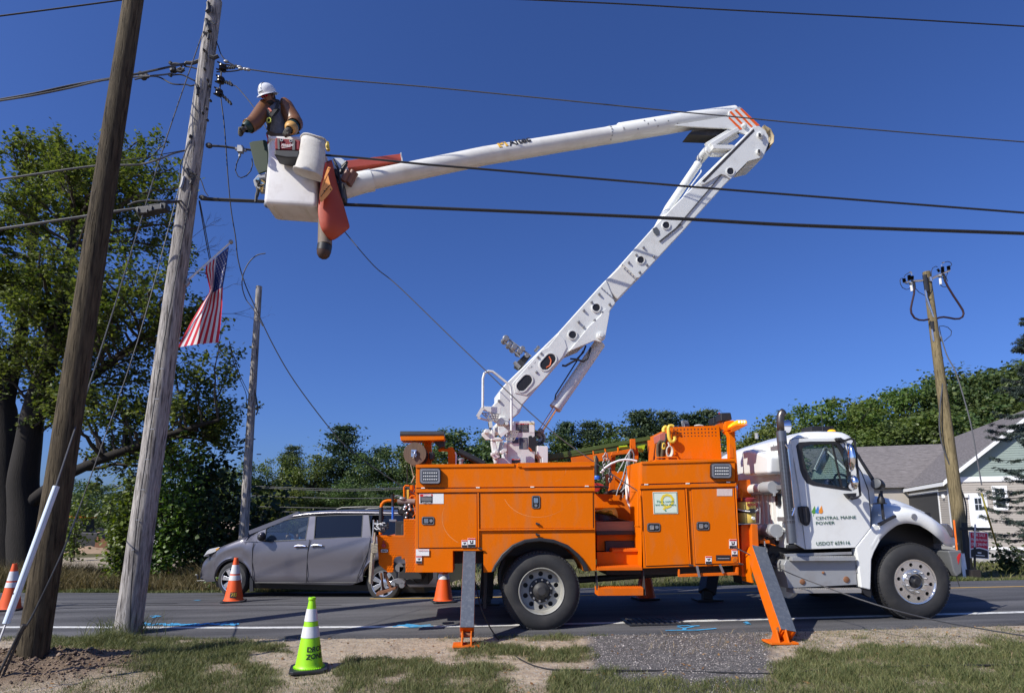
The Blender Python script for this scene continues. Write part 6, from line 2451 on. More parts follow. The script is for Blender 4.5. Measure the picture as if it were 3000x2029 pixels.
fl.prism(pY(fp,YBL-.16),UY*.006)
f_=fl.build("turned_flap",mat("bright orange rubber",(.78,.30,.06),.5,var=.04),bl)
B=MB()
B.prism(pY(cb((868,425),(896,436),(880,480),(840,560),(790,720),(772,800),(765,760),(800,620),(850,470)),YBL-.15),UY*.006)
B.build("turned_flap",mat("bright orange rubber",(.78,.30,.06),.5,var=.04),bl)
B=MB()
B.bar(*pY(cb((892,632),(782,772)),YBL-.165),.008,.004)
for x,y in((897,688),(880,452),(825,706),(850,682)):
 B.ball(onY(*cb((x,y))[0],YBL-.166),.010,6,5)
B.parts("flap_eyelet",BLACK,bl)
B=MB()
B.prism(pY(cb((838,370),(848,372),(800,620),(764,850),(758,840),(780,640)),YBL-.12),UY*.05)
B.build("red_edge",mat("red rubber edge",(.55,.05,.02),.5),bl)
WST=mat("grey hardwood",(.17,.13,.10),.7,var=.35,scale=5,stretch=(8,8,1))
a,b,c=onY(*cb((845,560))[0],BY+.16),onY(*cb((832,1330))[0],BY+.05),onY(*cb((820,1400))[0],BY+.05)
stq=thing("wooden_boom_stick","round ended wooden stick with a black band hanging below the bucket","stick",tuple(b))
B=MB()
B.tube([a,b],[.10,.105],18)
B.build("stick",WST,stq)
B=MB()
B.tube([b,c],[.108,.106],18)
B.build("band",BLACK,stq)
B=MB()
d=(c-b).normalized()
B.tube([c,c+d*.06,c+d*.10,c+d*.125],[.104,.092,.062,.01],18)
B.build("end_knob",mat("dark wood",(.06,.03,.022),.6),stq)
B=MB()
B.prism(pY(cb((-40,150),(0,132),(140,116),(165,135),(176,260),(170,470),(70,505),(20,400)),BY+.06),UY*.03)
tag(B.build("cover_board",mat("dark green board",(.008,.028,.008),.6,var=.15),None,origin=tuple(onY(*cb((100,500))[0],BY+.06)),bevel=.008),"dark green plastic cover board clipped to the far left side of the bucket","board")
B=MB()
B.tube(pY(cb((165,60),(182,110),(178,150),(160,165)),BY+.08),.014,6)
tag(B.build("board_hook",REDP,None,origin=tuple(onY(*cb((160,165))[0],BY+.08))),"small red hook holding the green cover board on the bucket rim","hook")
q=onY(*cb((80,600))[0],BY+.15)
ho=thing("drill_holster","grey open holster with blue tools hanging left of the bucket","holster",tuple(q))
B=MB()
B.prism(pY(cb((5,580),(60,515),(148,498),(146,550),(75,560),(45,600),(70,660),(130,640),(130,680),(60,680),(20,640)),BY+.08),UY*.16)
B.build("holster",mat("grey holster",(.30,.31,.33),.5,var=.1),ho,bevel=.01)
B=MB()
B.prism(pY(cb((25,570),(70,545),(78,570),(40,590)),BY+.06),UY*.1)
B.prism(pY(cb((80,605),(125,598),(128,625),(90,630)),BY+.06),UY*.1)
B.parts("blue_tool",mat("light blue plastic",(.12,.25,.42),.5),ho)
B=MB()
B.tube(pY(cb((40,585),(75,600),(60,640),(110,650)),BY+.05),.018,6)
B.tube(pY(cb((52,660),(60,700),(45,760),(38,835)),BY+.1),.022,6)
B.tube(pY(cb((70,690),(60,740),(50,770)),BY+.1),.02,6)
B.parts("black_tool",BLACK,ho)
B=MB()
B.tube(pY(cb((55,630),(100,640),(135,625)),BY+.05),.008,5)
B.tube(pY(cb((80,690),(120,660),(110,715)),BY+.05),.010,5)
B.tube(pY(cb((100,580),(140,610)),BY+.05),.008,5)
B.parts("tan_lanyard",mat("tan cord",(.45,.30,.08),.8),ho)
for i,s in enumerate((((1100,478),(1040,590)),((1160,478),(1090,610)),((1188,500),(1110,640)))):
 p,r_=pY(cb(*s),BY+.18+.05*i)
 B=MB()
 B.tube([p,r_],.045,14)
 o=B.build("line_hose_cover",mat("brown rubber tube",(.20,.085,.055),.5,var=.1),None,origin=tuple(r_))
 tag(o,["brown rubber line cover beside the boom tip, nearest the bucket","brown rubber line cover in the middle of the three at the boom tip","brown rubber line cover farthest from the bucket at the boom tip"][i],"tube","brown line covers at the boom tip")
def wood(name,lo,hi,crack=.5,knots=True):
 m=bpy.data.materials.new(name)
 m.use_nodes=True
 nt=m.node_tree
 N,L=nt.nodes,nt.links
 b=N["Principled BSDF"]
 b.inputs["Roughness"].default_value=.85
 b.inputs["Specular IOR Level"].default_value=.2
 tc=N.new("ShaderNodeTexCoord")
 mp=N.new("ShaderNodeMapping")
 mp.inputs["Scale"].default_value=(15,15,1.5)
 L.new(tc.outputs["Object"],mp.inputs[0])
 n1=N.new("ShaderNodeTexNoise")
 n1.inputs["Scale"].default_value=2.2
 n1.inputs["Detail"].default_value=9
 n1.inputs["Roughness"].default_value=.7
 L.new(mp.outputs[0],n1.inputs["Vector"])
 r=N.new("ShaderNodeValToRGB")
 r.color_ramp.elements[0].position=.32
 r.color_ramp.elements[1].position=.66
 r.color_ramp.elements[0].color=(*lo,1)
 r.color_ramp.elements[1].color=(*hi,1)
 L.new(n1.outputs["Fac"],r.inputs[0])
 n2=N.new("ShaderNodeTexNoise")
 n2.inputs["Scale"].default_value=1.1
 n2.inputs["Detail"].default_value=5
 L.new(tc.outputs["Object"],n2.inputs["Vector"])
 r2=N.new("ShaderNodeValToRGB")
 r2.color_ramp.elements[0].position=.3
 r2.color_ramp.elements[1].position=.7
 r2.color_ramp.elements[0].color=(.7,.68,.66,1)
 r2.color_ramp.elements[1].color=(1.15,1.12,1.05,1)
 L.new(n2.outputs["Fac"],r2.inputs[0])
 mu=N.new("ShaderNodeMix")
 mu.data_type='RGBA'
 mu.blend_type='MULTIPLY'
 mu.inputs["Factor"].default_value=1
 L.new(r.outputs[0],mu.inputs["A"])
 L.new(r2.outputs[0],mu.inputs["B"])
 mp3=N.new("ShaderNodeMapping")
 mp3.inputs["Scale"].default_value=(22,22,1.3)
 L.new(tc.outputs["Object"],mp3.inputs[0])
 n3=N.new("ShaderNodeTexNoise")
 n3.inputs["Scale"].default_value=2.0
 n3.inputs["Detail"].default_value=3
 L.new(mp3.outputs[0],n3.inputs["Vector"])
 r3=N.new("ShaderNodeValToRGB")
 r3.color_ramp.elements[0].position=.34
 r3.color_ramp.elements[1].position=.43
 r3.color_ramp.elements[0].color=(.22,.2,.18,1)
 r3.color_ramp.elements[1].color=(1,1,1,1)
 L.new(n3.outputs["Fac"],r3.inputs[0])
 m2=N.new("ShaderNodeMix")
 m2.data_type='RGBA'
 m2.blend_type='MULTIPLY'
 m2.inputs["Factor"].default_value=crack
 L.new(mu.outputs["Result"],m2.inputs["A"])
 L.new(r3.outputs[0],m2.inputs["B"])
 L.new(m2.outputs["Result"],b.inputs["Base Color"])
 bp=N.new("ShaderNodeBump")
 bp.inputs["Strength"].default_value=.8
 bp.inputs["Distance"].default_value=.02
 ad=N.new("ShaderNodeMath")
 ad.operation='ADD'
 L.new(n1.outputs["Fac"],ad.inputs[0])
 L.new(r3.outputs[0],ad.inputs[1])
 L.new(ad.outputs[0],bp.inputs["Height"])
 L.new(bp.outputs[0],b.inputs["Normal"])
 return m
NEWWOOD=wood("new brown pole wood",(.030,.024,.016),(.120,.096,.062),.65)
OLDWOOD=wood("weathered grey pole wood",(.14,.13,.13),(.52,.50,.49),.8)
TANWOOD=wood("tan pole wood",(.13,.105,.055),(.27,.22,.13),.3)
def pole(name,label,base,top,r0,r1,m,seed=1):
 base,top=V(base),V(top)
 t=thing(name,label,"utility pole",tuple(base))
 B=MB()
 d=top-base
 L=d.length
 d.normalize()
 s=d.cross(V((0,1,0))).normalized()
 u=d.cross(s)
 rows=[]
 n_=int(L/.12)
 for i in range(n_+1):
  f=i/n_
  row=[]
  for k in range(29):
   a=2*math.pi*(k%28)/28
   w=.5*mnoise.noise(V((math.cos(a)*1.6,math.sin(a)*1.6+seed,f*L*.22)))+.5*mnoise.noise(V((math.cos(a)*5,math.sin(a)*5+seed,f*L*.9)))
   r=(r0+(r1-r0)*f)*(1+.025*w)
   row.append(base+d*(f*L)+s*(math.cos(a)*r)+u*(math.sin(a)*r))
  rows.append(row)
 B.grid(rows)
 B.add(rows[-1][:-1],[list(range(28))])
 B.build("shaft",m,t,ang=60)
 return t,(lambda f,a=0.0,k=1.0:base+d*(f*L)+(V((math.cos(a),math.sin(a),0))*((r0+(r1-r0)*f)*k)))
bb=onT(92,1915)
bt_=onY(400,-60,bb.y+.1)
brown,brp=pole("utility_pole","thick new brown utility pole standing in freshly dug earth",bb-V((0,0,.25)),bt_,.146,.110,NEWWOOD,3)
gb=onT(370,1866)
gt=onY(630,2,gb.y+.0)
grey,grp=pole("utility_pole","weathered grey utility pole with long cracks beside the bucket",gb-V((0,0,.2)),gt,.175,.107,OLDWOOD,8)
kb=onY(714,1560,17.2)
kt=onY(759,839,17.2)
kb2=kb+(kb-kt).normalized()*(kb.z-G(kb.x,17.2)+.2)
back,bkp=pole("utility_pole","slim grey utility pole standing behind the minivan's bonnet",kb2,kt,.135,.085,OLDWOOD,5)
rb=onT(2832,1688)
rt=onY(2714,797,rb.y+.3)
right,rtp=pole("utility_pole","tan utility pole with two bracket arms in front of the house",rb-V((0,0,.2)),rt,.165,.095,TANWOOD,9)
PY_=gb.y
def wire(name,label,pts,r,m=WIREM,cat="wire",group=None,n=6,sm=True):
 P=[onY(a,b,c)for a,b,c in pts]
 if sm and len(P)>2:
  Q=[]
  for i in range(len(P)-1):
   p0,p1,p2,p3=P[max(i-1,0)],P[i],P[i+1],P[min(i+2,len(P)-1)]
   for k in range(5):
    t=k/5
    Q.append(.5*(2*p1+(p2-p0)*t+(2*p0-5*p1+4*p2-p3)*t*t+(3*p1-p0-3*p2+p3)*t**3))
  Q.append(P[-1])
  P=Q
 if name=="overhead_wire":
  def off(p):
   return p[0]<-20 or p[0]>3035 or p[1]<-4
  if off(pts[0]):
   P=[P[0]+(P[0]-P[2]).normalized()*14]+P
  if off(pts[-1]):
   P=P+[P[-1]+(P[-1]-P[-3]).normalized()*14]
 B=MB()
 B.tube(P,r,n)
 o=B.build(name,m,None,origin=tuple(P[0]))
 tag(o,label,cat,group)
 return o
Yp=PY_
wire("overhead_wire","thin dark wire crossing the top right corner of the sky",[(1420,-6,8.2),(1800,11,8.3),(2100,28,8.4),(2600,54,8.5),(3040,80,8.6)],.011)
wire("overhead_wire","twisted grey wire from the pole top passing over the boom elbow",[(690,190,Yp),(733,204,Yp),(945,229.5,Yp),(1250,255,Yp),(1600,289,Yp),(1950,324,Yp),(2136,341,Yp),(2350,362,Yp),(2700,392,Yp),(3050,420,Yp)],.010,ALWIRE)
wire("overhead_wire","middle black cable running right in front of the canvas bucket",[(605,427,Yp),(650,429,Yp),(705,436,Yp),(783,443.5,Yp),(952,454.6,Yp),(1085,465.7,Yp),(1250,482,Yp),(1420,496,Yp),(1988,544,Yp),(2300,569,Yp),(3050,627,Yp)],.017)
wire("overhead_wire","lowest thick black cable running right below the bucket floor line",[(588,579,Yp),(650,584,Yp),(938,595.6,Yp),(1250,608,Yp),(1950,637.5,Yp),(2350,659,Yp),(3050,684,Yp)],.020)
wire("overhead_wire","thin cable lashed under the lowest thick black cable",[(588,585,Yp),(650,589,Yp),(938,600,Yp),(1250,612,Yp),(1950,642,Yp),(2350,664,Yp),(3050,689,Yp)],.009)
wire("overhead_wire","single wire crossing the top left corner of the sky",[(-30,51,8.6),(180,24,8.6),(420,-8,8.6)],.012)
wire("overhead_wire","upper strand of the twisted service bundle behind the new pole",[(-30,297,8.6),(100,274,8.5),(210,250,8.5),(320,231,8.4),(395,218,8.4),(480,200,8.3),(540,187,Yp),(590,176,Yp)],.016)
wire("overhead_wire","bright lower strand of the twisted service bundle behind the new pole",[(-30,300,8.6),(90,281,8.5),(200,259,8.5),(300,236,8.4),(400,225,8.4),(450,222,8.3),(505,215,Yp),(540,200,Yp)],.013,ALWIRE)
wire("overhead_wire","insulated jumper dipping from the service bundle to the pole face",[(395,233,8.4),(440,224,8.4),(470,228,Yp),(505,246,Yp),(545,248,Yp),(560,252,Yp),(578,246,Yp)],.011)
wire("overhead_wire","upper insulated jumper curving from the clamp to the grey pole",[(495,222,Yp),(530,219,Yp),(560,232,Yp),(580,242,Yp)],.011)
wire("overhead_wire","middle communication wire sagging left to the grey pole",[(-30,531,8.6),(140,505,8.5),(280,486,8.5),(350,484,8.4),(415,481,8.4),(470,465,8.3),(510,449,Yp),(552,439,Yp)],.014,ALWIRE)
wire("overhead_wire","faint thin wire above the sagging communication wire on the left",[(350,471,8.4),(430,460,8.4),(552,438,Yp)],.006)
wire("overhead_wire","lower bright communication wire leading to the black splice case",[(-30,675,8.7),(120,653,8.6),(245,634,8.6),(330,620,8.5),(398,611,8.5),(470,598,8.4),(532,590,Yp)],.018,ALWIRE)
wire("overhead_wire","dark branch cable above the black splice case",[(375,602,8.4),(400,592,8.4),(440,588,8.4),(490,590,8.4),(540,588,Yp)],.014)
wire("overhead_wire","drip loop of thin wire hanging below the splice case",[(400,620,8.4),(410,640,8.4),(430,652,8.4),(460,648,8.4),(476,630,8.4),(470,612,8.4)],.006)
q=onY(445,608,8.35)
sc_=thing("splice_case","long black splice case hung on the lower communication wire","splice case",tuple(q))
B=MB()
B.prism(pY([(393,612),(400,603),(440,601),(478,592),(488,594),(486,612),(455,616),(420,626),(400,624)],8.3),UY*.13)
B.build("case_body",BLACK,sc_,bevel=.02)
B=MB()
for x,y in((402,618),(428,622),(442,612),(470,606)):
 B.box(tuple(onY(x,y,8.28)),tuple(onY(x+5,y-8,8.31)))
B.parts("case_latch",STEEL,sc_)
an1=onT(-60,1955)
g1=[(594,96,Yp),(485,414,Yp-.35),(398,695,Yp-.75),(303,1000,Yp-1.15),(165,1421,bb.y-.55)]
wire("guy_wire","thin steel guy wire running down from the pole top into the white guard",g1,.008,ALWIRE,"guy wire")
ga,gb2=onY(165,1424,bb.y-.56),onY(18,1826,bb.y-.9)
B=MB()
B.tube([ga,gb2],.030,16)
gu=B.build("guy_guard",mat("white guy guard",(.62,.70,.78),.35,var=.03),None,origin=tuple(gb2))
tag(gu,"pale white plastic guy guard tube leaning across the new brown pole","guy guard")
B=MB()
B.ball(onY(42,1738,bb.y-.85),.012,8,6)
B.build("guard_bolt",BLACK,gu)
B=MB()
dgu=(gb2-ga).normalized()
nrm=V((.5,-.8,0)).normalized()
B.bar(ga+nrm*.029,gb2+nrm*.029,.007,.004,up=tuple(nrm))
B.build("guard_seam",GREYM,gu)
wire("guy_wire","short guy wire leaving the foot of the white guard tube",[(16,1828,bb.y-.9),(-30,1950,bb.y-1.05)],.010,STEEL,"guy wire")
wire("guy_wire","lower steel guy wire passing behind the new brown pole",[(530,545,Yp),(524,554,Yp),(403,1000,Yp-.2),(234,1483,Yp-.35)],.007,ALWIRE,"guy wire")
wire("guy_wire","dark lower guy wire in front of the foot of the new pole",[(234,1483,Yp-.35),(190,1600,bb.y-.2),(100,1793,bb.y-.45),(64,1850,bb.y-.55)],.009,WIREM,"guy wire")
q0,q1=onY(64,1850,bb.y-.55),onT(2,1984)
rodt=thing("anchor_rod","twin eye anchor rod running from the guy wire into the dug earth","anchor rod",tuple(q1))
B=MB()
B.tube([q0,q1+V((.012,0,0))],.012,8)
B.tube([q0+V((-.01,-.02,0)),q1+V((-.02,-.02,0))],.012,8)
B.tube([q0+V((.02,0,.07)),q0+V((-.03,0,-.03))],.025,8)
B.parts("rod",DARK,rodt)
def pstrap(pts,r,m=DARK,name="pole_bracket",n=6,Y=None):
 B=MB()
 B.tube(pY(pts,(Yp-.14)if Y is None else Y),r,n)
 return B.build(name,m,grey)
cm=cr(400,100,4.911)
B=MB()
for x,y in((968,225),(975,495),(1020,655),(890,770),(1060,950),(1005,1070),(950,1130),(1015,1230),(780,1480),(1045,740)):
 q=onY(*cm((x,y))[0],Yp-.14)
 B.lathe([(.02,.03),(.02,0),(.010,-.012),(.009,-.03),(0,-.03)],q,(0,1,0),8,closed=True)
B.parts("pole_bolt",DARK,grey)
pstrap([(610,8),(612,30),(604,36)],.03)
pstrap([(604,58),(610,75),(614,92)],.035)
pstrap([(600,62),(618,62),(628,72)],.012)
pstrap([(596,95),(612,100),(610,115)],.02)
pstrap([(615,165),(628,170),(640,164)],.03)
pstrap([(578,250),(579,262),(578,278)],.022)
pstrap([(548,495),(556,515),(568,520),(560,540)],.028)
pstrap([(552,512),(580,518),(590,530),(600,560),(610,575)],.008)
pstrap([(540,518),(535,540),(530,552)],.024,STEEL)
pstrap([(545,500),(560,505),(575,512)],.02)
pstrap([(560,400),(560,396),(557,404)],.022)
pstrap([(556,415),(545,440),(530,480),(525,530)],.007)
pstrap([(580,220),(577,260),(573,330),(560,420)],.006,BLACK)
wire("ground_lead","thin copper ground lead stapled down the whole shaded side of the grey pole",[(560,560,Yp-.15),(520,780,Yp-.165),(480,1000,Yp-.17),(440,1260,Yp-.18),(405,1500,Yp-.19),(386,1700,Yp-.20),(380,1850,Yp-.20)],.007,WIREM,"wire")
B=MB()
for i in range(7):
 t=i/6
 q=onY(474-84*t,1080+530*t,Yp-.185)
 B.box((q.x-.025,q.y-.012,q.z-.006),(q.x+.03,q.y+.01,q.z+.006))
B.parts("staple",STEEL,grey)
q=onY(648,235,Yp)
sr=thing("insulator_rack","secondary rack of three dark spool insulators on the right of the grey pole","insulator rack",tuple(q))
B=MB()
for x,y in((1240,490),(1210,665),(1188,845)):
 q=onY(*cm((x,y))[0],Yp)
 B.lathe([(.032,-.045),(.058,-.038),(.058,-.016),(.036,0),(.058,.016),(.058,.038),(.032,.045)],q,(0,0,1),14)
B.parts("spool_insulator",mat("dark glazed insulator",(.022,.018,.018),.25),sr)
B=MB()
for s in(((1165,400),(1230,430)),((1150,500),(1220,530)),((1145,590),(1215,620)),((1130,680),(1205,715)),((1120,765),(1190,795)),((1110,855),(1180,890)),((1225,430),(1215,620)),((1205,715),(1190,860))):
 B.tube(pY(cm(*s),Yp),.013,6)
B.parts("rack_arm",DARK,sr)
for lab,pts,r_ in(("jumper wire curving from the pole top to the first splice right of the pole",cm((1040,20),(1110,50),(1170,160),(1215,290),(1290,385),(1440,470)),.009),("short upper jumper from the top spool to the first splice",cm((1240,440),(1330,445),(1430,475),(1480,475)),.012),("lower jumper from the pole side to the splice joint",cm((1150,545),(1300,540),(1420,530),(1510,510)),.010)):
 wire("jumper_wire",lab,[(a,b,Yp)for a,b in pts],r_)
B=MB()
for x,y in((1290,395),(1480,475),(1500,500),(1565,505),(1610,512)):
 B.ball(onY(*cm((x,y))[0],Yp),.032,8,6,(1.3,.8,.8))
q=onY(*cm((1480,475))[0],Yp)
cl_=thing("wire_clamp","row of metal wire clamps joined on the wire right of the pole top","clamp",tuple(q))
B.parts("clamp",STEEL,cl_)
def preform(name,label,pts,r):
 B=MB()
 P=pY(cm(*pts),Yp)
 Q=[]
 for a,b in zip(P[:-1],P[1:]):
  for k in range(8):
   Q.append(a.lerp(b,k/8)+V((0,0,.012*math.sin(len(Q)*1.6))))
 B.tube(Q,r,6)
 tag(B.build(name,WIREM,None,origin=tuple(P[0])),label,"wire grip")
preform("wire_grip","wrapped wire grip leaving the middle spool insulator",((1255,680),(1320,705),(1385,735)),.022)
preform("wire_grip","cut wire tail dangling from the lowest spool insulator",((1230,875),(1300,945),(1372,1010)),.022)
preform("wire_grip","wrapped wire grip leaving the top spool insulator",((1275,490),(1350,485),(1420,480)),.018)
q=onY(500,200,Yp)
de=thing("dead_end_clamp","cluster of dead end clamps and bails on the wires left of the grey pole","clamp",tuple(q))
B=MB()
for s,r_ in((((940,372),(860,400),(800,420),(720,415)),.028),(((720,408),(700,430),(690,460)),.02),(((500,440),(560,430),(630,440),(650,460)),.022),(((520,480),(530,540)),.05),(((580,520),(640,490),(680,520),(640,545),(585,530)),.022),(((480,410),(505,430)),.03),(((50,570),(90,600),(110,640)),.045),(((140,590),(160,615)),.035),(((470,580),(500,600)),.028),(((700,465),(800,480),(915,515)),.012)):
 B.tube(pY(cm(*s),Yp),r_,8)
B.parts("clamp_part",DARK,de)
q=onY(708,440,Yp-.02)
cc=thing("cable_clamp","grey clamp with a small wire loop on the cable left of the green board","clamp",tuple(q))
B=MB()
B.box(tuple(onY(694,443,Yp-.04)),tuple(onY(716,433,Yp+.03)))
B.tube(pY([(690,436),(722,441)],Yp),.026,8)
B.tube(pY([(705,444),(702,460)],Yp),.018,6)
B.parts("clamp_body",STEEL,cc)
B=MB()
B.tube(pY([(702,458),(693,480),(690,500),(697,516),(706,521),(722,515),(735,500),(740,482),(738,465)],Yp),.008,6)
B.build("tap_loop",WIREM,cc)
B=MB()
for x,y in((613,428),(612,425),(592,578),(600,581)):
 B.ball(onY(x,y,Yp),.045,8,6,(1.2,.8,.8))
B.parts("cable_bolt",DARK,grey)
wire("fallen_wire","slack grey wire falling past the lineman across the truck doors to the verge",[(672,236,Yp),(684,250,Yp),(698,259,Yp),(746,318,Yp-.02),(797,403,Yp-.04),(879,502,Yp-.06),(941,595,Yp-.08),(1011,680,Yp-.1),(1096,779,Yp-.14),(1168,839,Yp-.17),(1355,1020,Yp-.25),(1588,1239,Yp-.36),(1747,1357,Yp-.45),(1874,1441,Yp-.52),(2015,1530,Yp-.60),(2171,1611,Yp-.72),(2294,1669,Yp-.85),(2372,1701,Yp-.95),(2561,1768,7.15),(2751,1818,7.1),(3000,1861,7.1),(3080,1872,7.1)],.008,ALWIRE)
P=[(645,267,Yp),(650,310,Yp),(656,356,Yp),(663,445,Yp),(668,520,Yp),(677,614,Yp),(690,694,Yp),(697,758,Yp),(717,829,Yp),(748,900,Yp-.02),(800,1010,Yp-.05),(865,1120,Yp-.09),(975,1265,Yp-.15),(1042,1330,Yp-.2),(1100,1372,Yp-.25),(1182,1426,Yp-.35),(1272,1486,Yp-.45),(1320,1531,Yp-.55),(1348,1579,Yp-.6),(1365,1614,Yp-.65),(1386,1676,Yp-.8),(1412,1787,Yp-1.05)]
last=[]
for a,b in((1458,1870),(1520,1927),(1603,1958),(1716,1961),(1800,1963),(1923,1963),(2100,1968),(2274,1971),(2460,1956),(2600,1952),(2800,1948),(3060,1946)):
 w=onT(a,b,.008)
 last.append((a,b,w.y))
wire("fallen_wire","long black wire dropping from the pole past the tail of the truck onto the verge",P+last,.0085,WIREM)
wire("wire_loop","loose grey wire loop curling beside the hanging black wire",[(778,742,Yp),(752,748,Yp),(730,768,Yp),(714,800,Yp),(709,835,Yp),(720,875,Yp),(742,905,Yp),(770,955,Yp)],.008,ALWIRE)
wire("drop_wire","pair of dark drop wires running from the pole down to the flag",[(583,588,Yp),(597,670,Yp+.4),(614,762,Yp+1.2)],.008)
wire("drop_wire","second dark drop wire beside the pair above the flag",[(585,588,Yp),(603,680,Yp+.4),(618,762,Yp+1.2)],.007)
wire("drop_wire","thin dark wire running from the flag down to the slim back pole",[(672,1000,12),(690,1080,14),(720,1150,16.5),(722,1190,17)],.009)
wire("drop_wire","thin dark wire left of the slim back pole among the leaves",[(672,1002,12),(700,1090,14),(728,1150,17)],.008)
for i,(y0,y1,y2)in enumerate(((1424,1432,1427),(1428,1437,1431),(1452,1459,1456),(1483,1488,1489),(1497,1500,1502))):
 wire("distant_wire",["upper strand of the distant pair of lines above the minivan","lower strand of the distant pair of lines above the minivan","distant single line just above the minivan roof","faint distant line behind the leaves left of the minivan","lowest faint distant line left of the minivan roof"][i],[(700,y0-4,30),(760,y0,30),(1005,y1,30),(1190,y2,30),(1300,y2-6,30)],.022,ALWIRE,"wire",None)
B=MB()
for y in(1190,1195,1330):
 q=onY(752,y,17.1)
 B.tube([q,q+V((.12,0,.0))],.015,6)
B.tube(pY([(748,1150),(756,1200),(750,1215)],17.05),.02,6)
B.parts("step_iron",DARK,back)
RY=rb.y+.3
cq=cr(2580,760,6.55)
def rpart(name,m,pts,r,Y=None,n=8):
 B=MB()
 B.tube(pY(cq(*pts),RY-.12 if Y is None else Y),r,n)
 return B.build(name,m,right)
rpart("bracket_arm",ALU,((620,410),(800,402)),.035)
rpart("bracket_arm",ALU,((460,440),(540,425)),.025)
rpart("bracket_arm",ALU,((965,370),(1140,285)),.035)
rpart("bracket_arm",ALU,((1140,285),(1240,245),(1320,212)),.028)
rpart("bracket_base",ALU,((945,340),(965,420)),.05)
for pts in(((600,390),(605,320)),((550,400),(545,300)),((1190,250),(1186,140)),((1130,240),(1090,180)),((460,440),(445,365)),((1310,200),(1298,125))):
 a,b=pY(cq(*pts),RY-.12)
 B=MB()
 d=b-a
 prof_=[]
 for i in range(9):
  prof_+=[(.018,i/9*d.length),(.045,(i+.5)/9*d.length)]
 B.lathe(prof_+[(.02,d.length)],a,d,10)
 B.build("insulator",BLACK,right)
for pts in(((585,500),(602,605)),((1142,365),(1155,475))):
 rpart("fuse_tube",WHITEM,pts,.033)
for pts in(((575,470),(585,455)),((1135,330),(1140,300))):
 rpart("fuse_holder",GREYM,pts,.055)
for pts in(((590,420),(640,440),(650,540)),((1160,260),(1215,300),(1235,400))):
 rpart("cable_head",BLACK,pts,.032)
rpart("bus_clip",ALU,((555,250),(570,240),(590,250),(598,290)),.02)
rpart("bus_clip",ALU,((1170,100),(1172,125)),.02)
rpart("bus_clip",ALU,((1185,65),(1215,55)),.02)
CABR=mat("dark maroon cable",(.035,.015,.018),.45)
rpart("riser_cable",CABR,((648,540),(640,660),(600,830),(578,950),(590,1030),(650,1120),(740,1160),(830,1165),(930,1145)),.026)
rpart("riser_cable",CABR,((1232,400),(1290,520),(1400,700),(1500,850),(1575,970),(1592,1040),(1570,1100),(1510,1135),(1420,1138),(1300,1115),(1210,1102),(1130,1112),(1085,1130)),.026)
for pts in(((430,360),(390,362),(370,400),(380,470),(420,540),(490,575),(545,565),(570,530)),((450,340),(470,300),(540,255)),((660,545),(740,630),(850,690)),((470,455),(530,475)),((975,350),(972,230),(1000,160),(1060,130),(1090,145)),((1215,55),(1290,38),(1345,58),(1365,100),(1330,140)),((1150,490),(1190,520),(1240,525),(1280,510)),((1290,250),(1255,330),(1285,420)),((1160,340),(1200,355),(1240,335)),((985,440),(985,560),(975,620),(920,685)),((910,760),(970,762),(1010,780)),((1125,1280),(1200,1272),(1290,1300),(1360,1370),(1350,1450),(1220,1565)),((1125,1290),(1180,1570))):
 rpart("jumper",WIREM,pts,.009)
rpart("polymer_string",BLACK,((845,300),(855,400),(875,520),(890,620)),.055)
rpart("polymer_string",BLACK,((985,1190),(995,1280),(1015,1380)),.045)
rpart("ground_conduit",ALU,((860,590),(880,730),(960,960),(1060,1250),(1170,1570)),.030)
rpart("ground_conduit",ALU,((990,1290),(1000,1440),(1020,1570)),.026)
wire("guy_wire","long pale guy wire from the tan pole down past the house gable",[(2757,985,RY-.15),(2774,1040,RY-.3),(2800,1090,RY-.6),(2828,1180,RY-1.0),(2846,1250,RY-1.2),(2862,1340,RY-1.4),(2876,1420,RY-1.6)],.016,ALWIRE,"guy wire")
wire("pole_cable","loose pale cable bowing out left of the tan pole in front of the roof",[(2738,1010,RY-.12),(2760,1110,RY-.2),(2755,1180,RY-.25),(2752,1240,RY-.25),(2760,1300,RY-.25),(2790,1380,RY-.25),(2812,1425,RY-.2),(2830,1480,RY-.2),(2832,1560,RY-.2)],.018,ALWIRE,"cable")
ge=onT(2938,1655)
wire("guy_guard","yellow guy guard slanting down to the grass right of the for sale sign",[(2876,1445,RY-1.65),(2900,1530,RY-1.8),(2938,1655,ge.y)],.019,mat("yellow guard",(.26,.22,.03),.5),"guy guard")
FY=Yp+.25
a,b=onY(546,824,Yp+.02),onY(674,711,FY)
fg=thing("flag","flag with red and white stripes and white stars on blue hanging from a slanting pole","flag",tuple(a))
B=MB()
B.tube([a,b],.015,10)
B.build("flag_pole",mat("white flag pole",(.70,.72,.74),.35),fg)
B=MB()
B.ball(b+(b-a).normalized()*.02,.036,12,8)
B.build("finial",STEEL,fg)
B=MB()
B.tube(pY([(548,818),(552,828),(545,836)],Yp-.02),.03,8)
B.build("pole_socket",STEEL,fg)
cf=cr(500,690,4.368)
NS,NT=13,40
def cat(tab,t):
 xs_=[r[0]for r in tab]
 return np.interp(t,xs_,[r[1]for r in tab]),np.interp(t,xs_,[r[2]for r in tab])
redge=[(0,745,140),(.2,715,390),(.4,668,655),(.6,660,900),(.8,640,1130),(1,612,1368)]
ledge=[(0,450,388),(.10,446,470),(.20,475,580),(.30,500,680),(.36,492,735),(.5,395,880),(.7,250,1120),(.88,150,1310),(1,85,1432)]
rows_f=[]
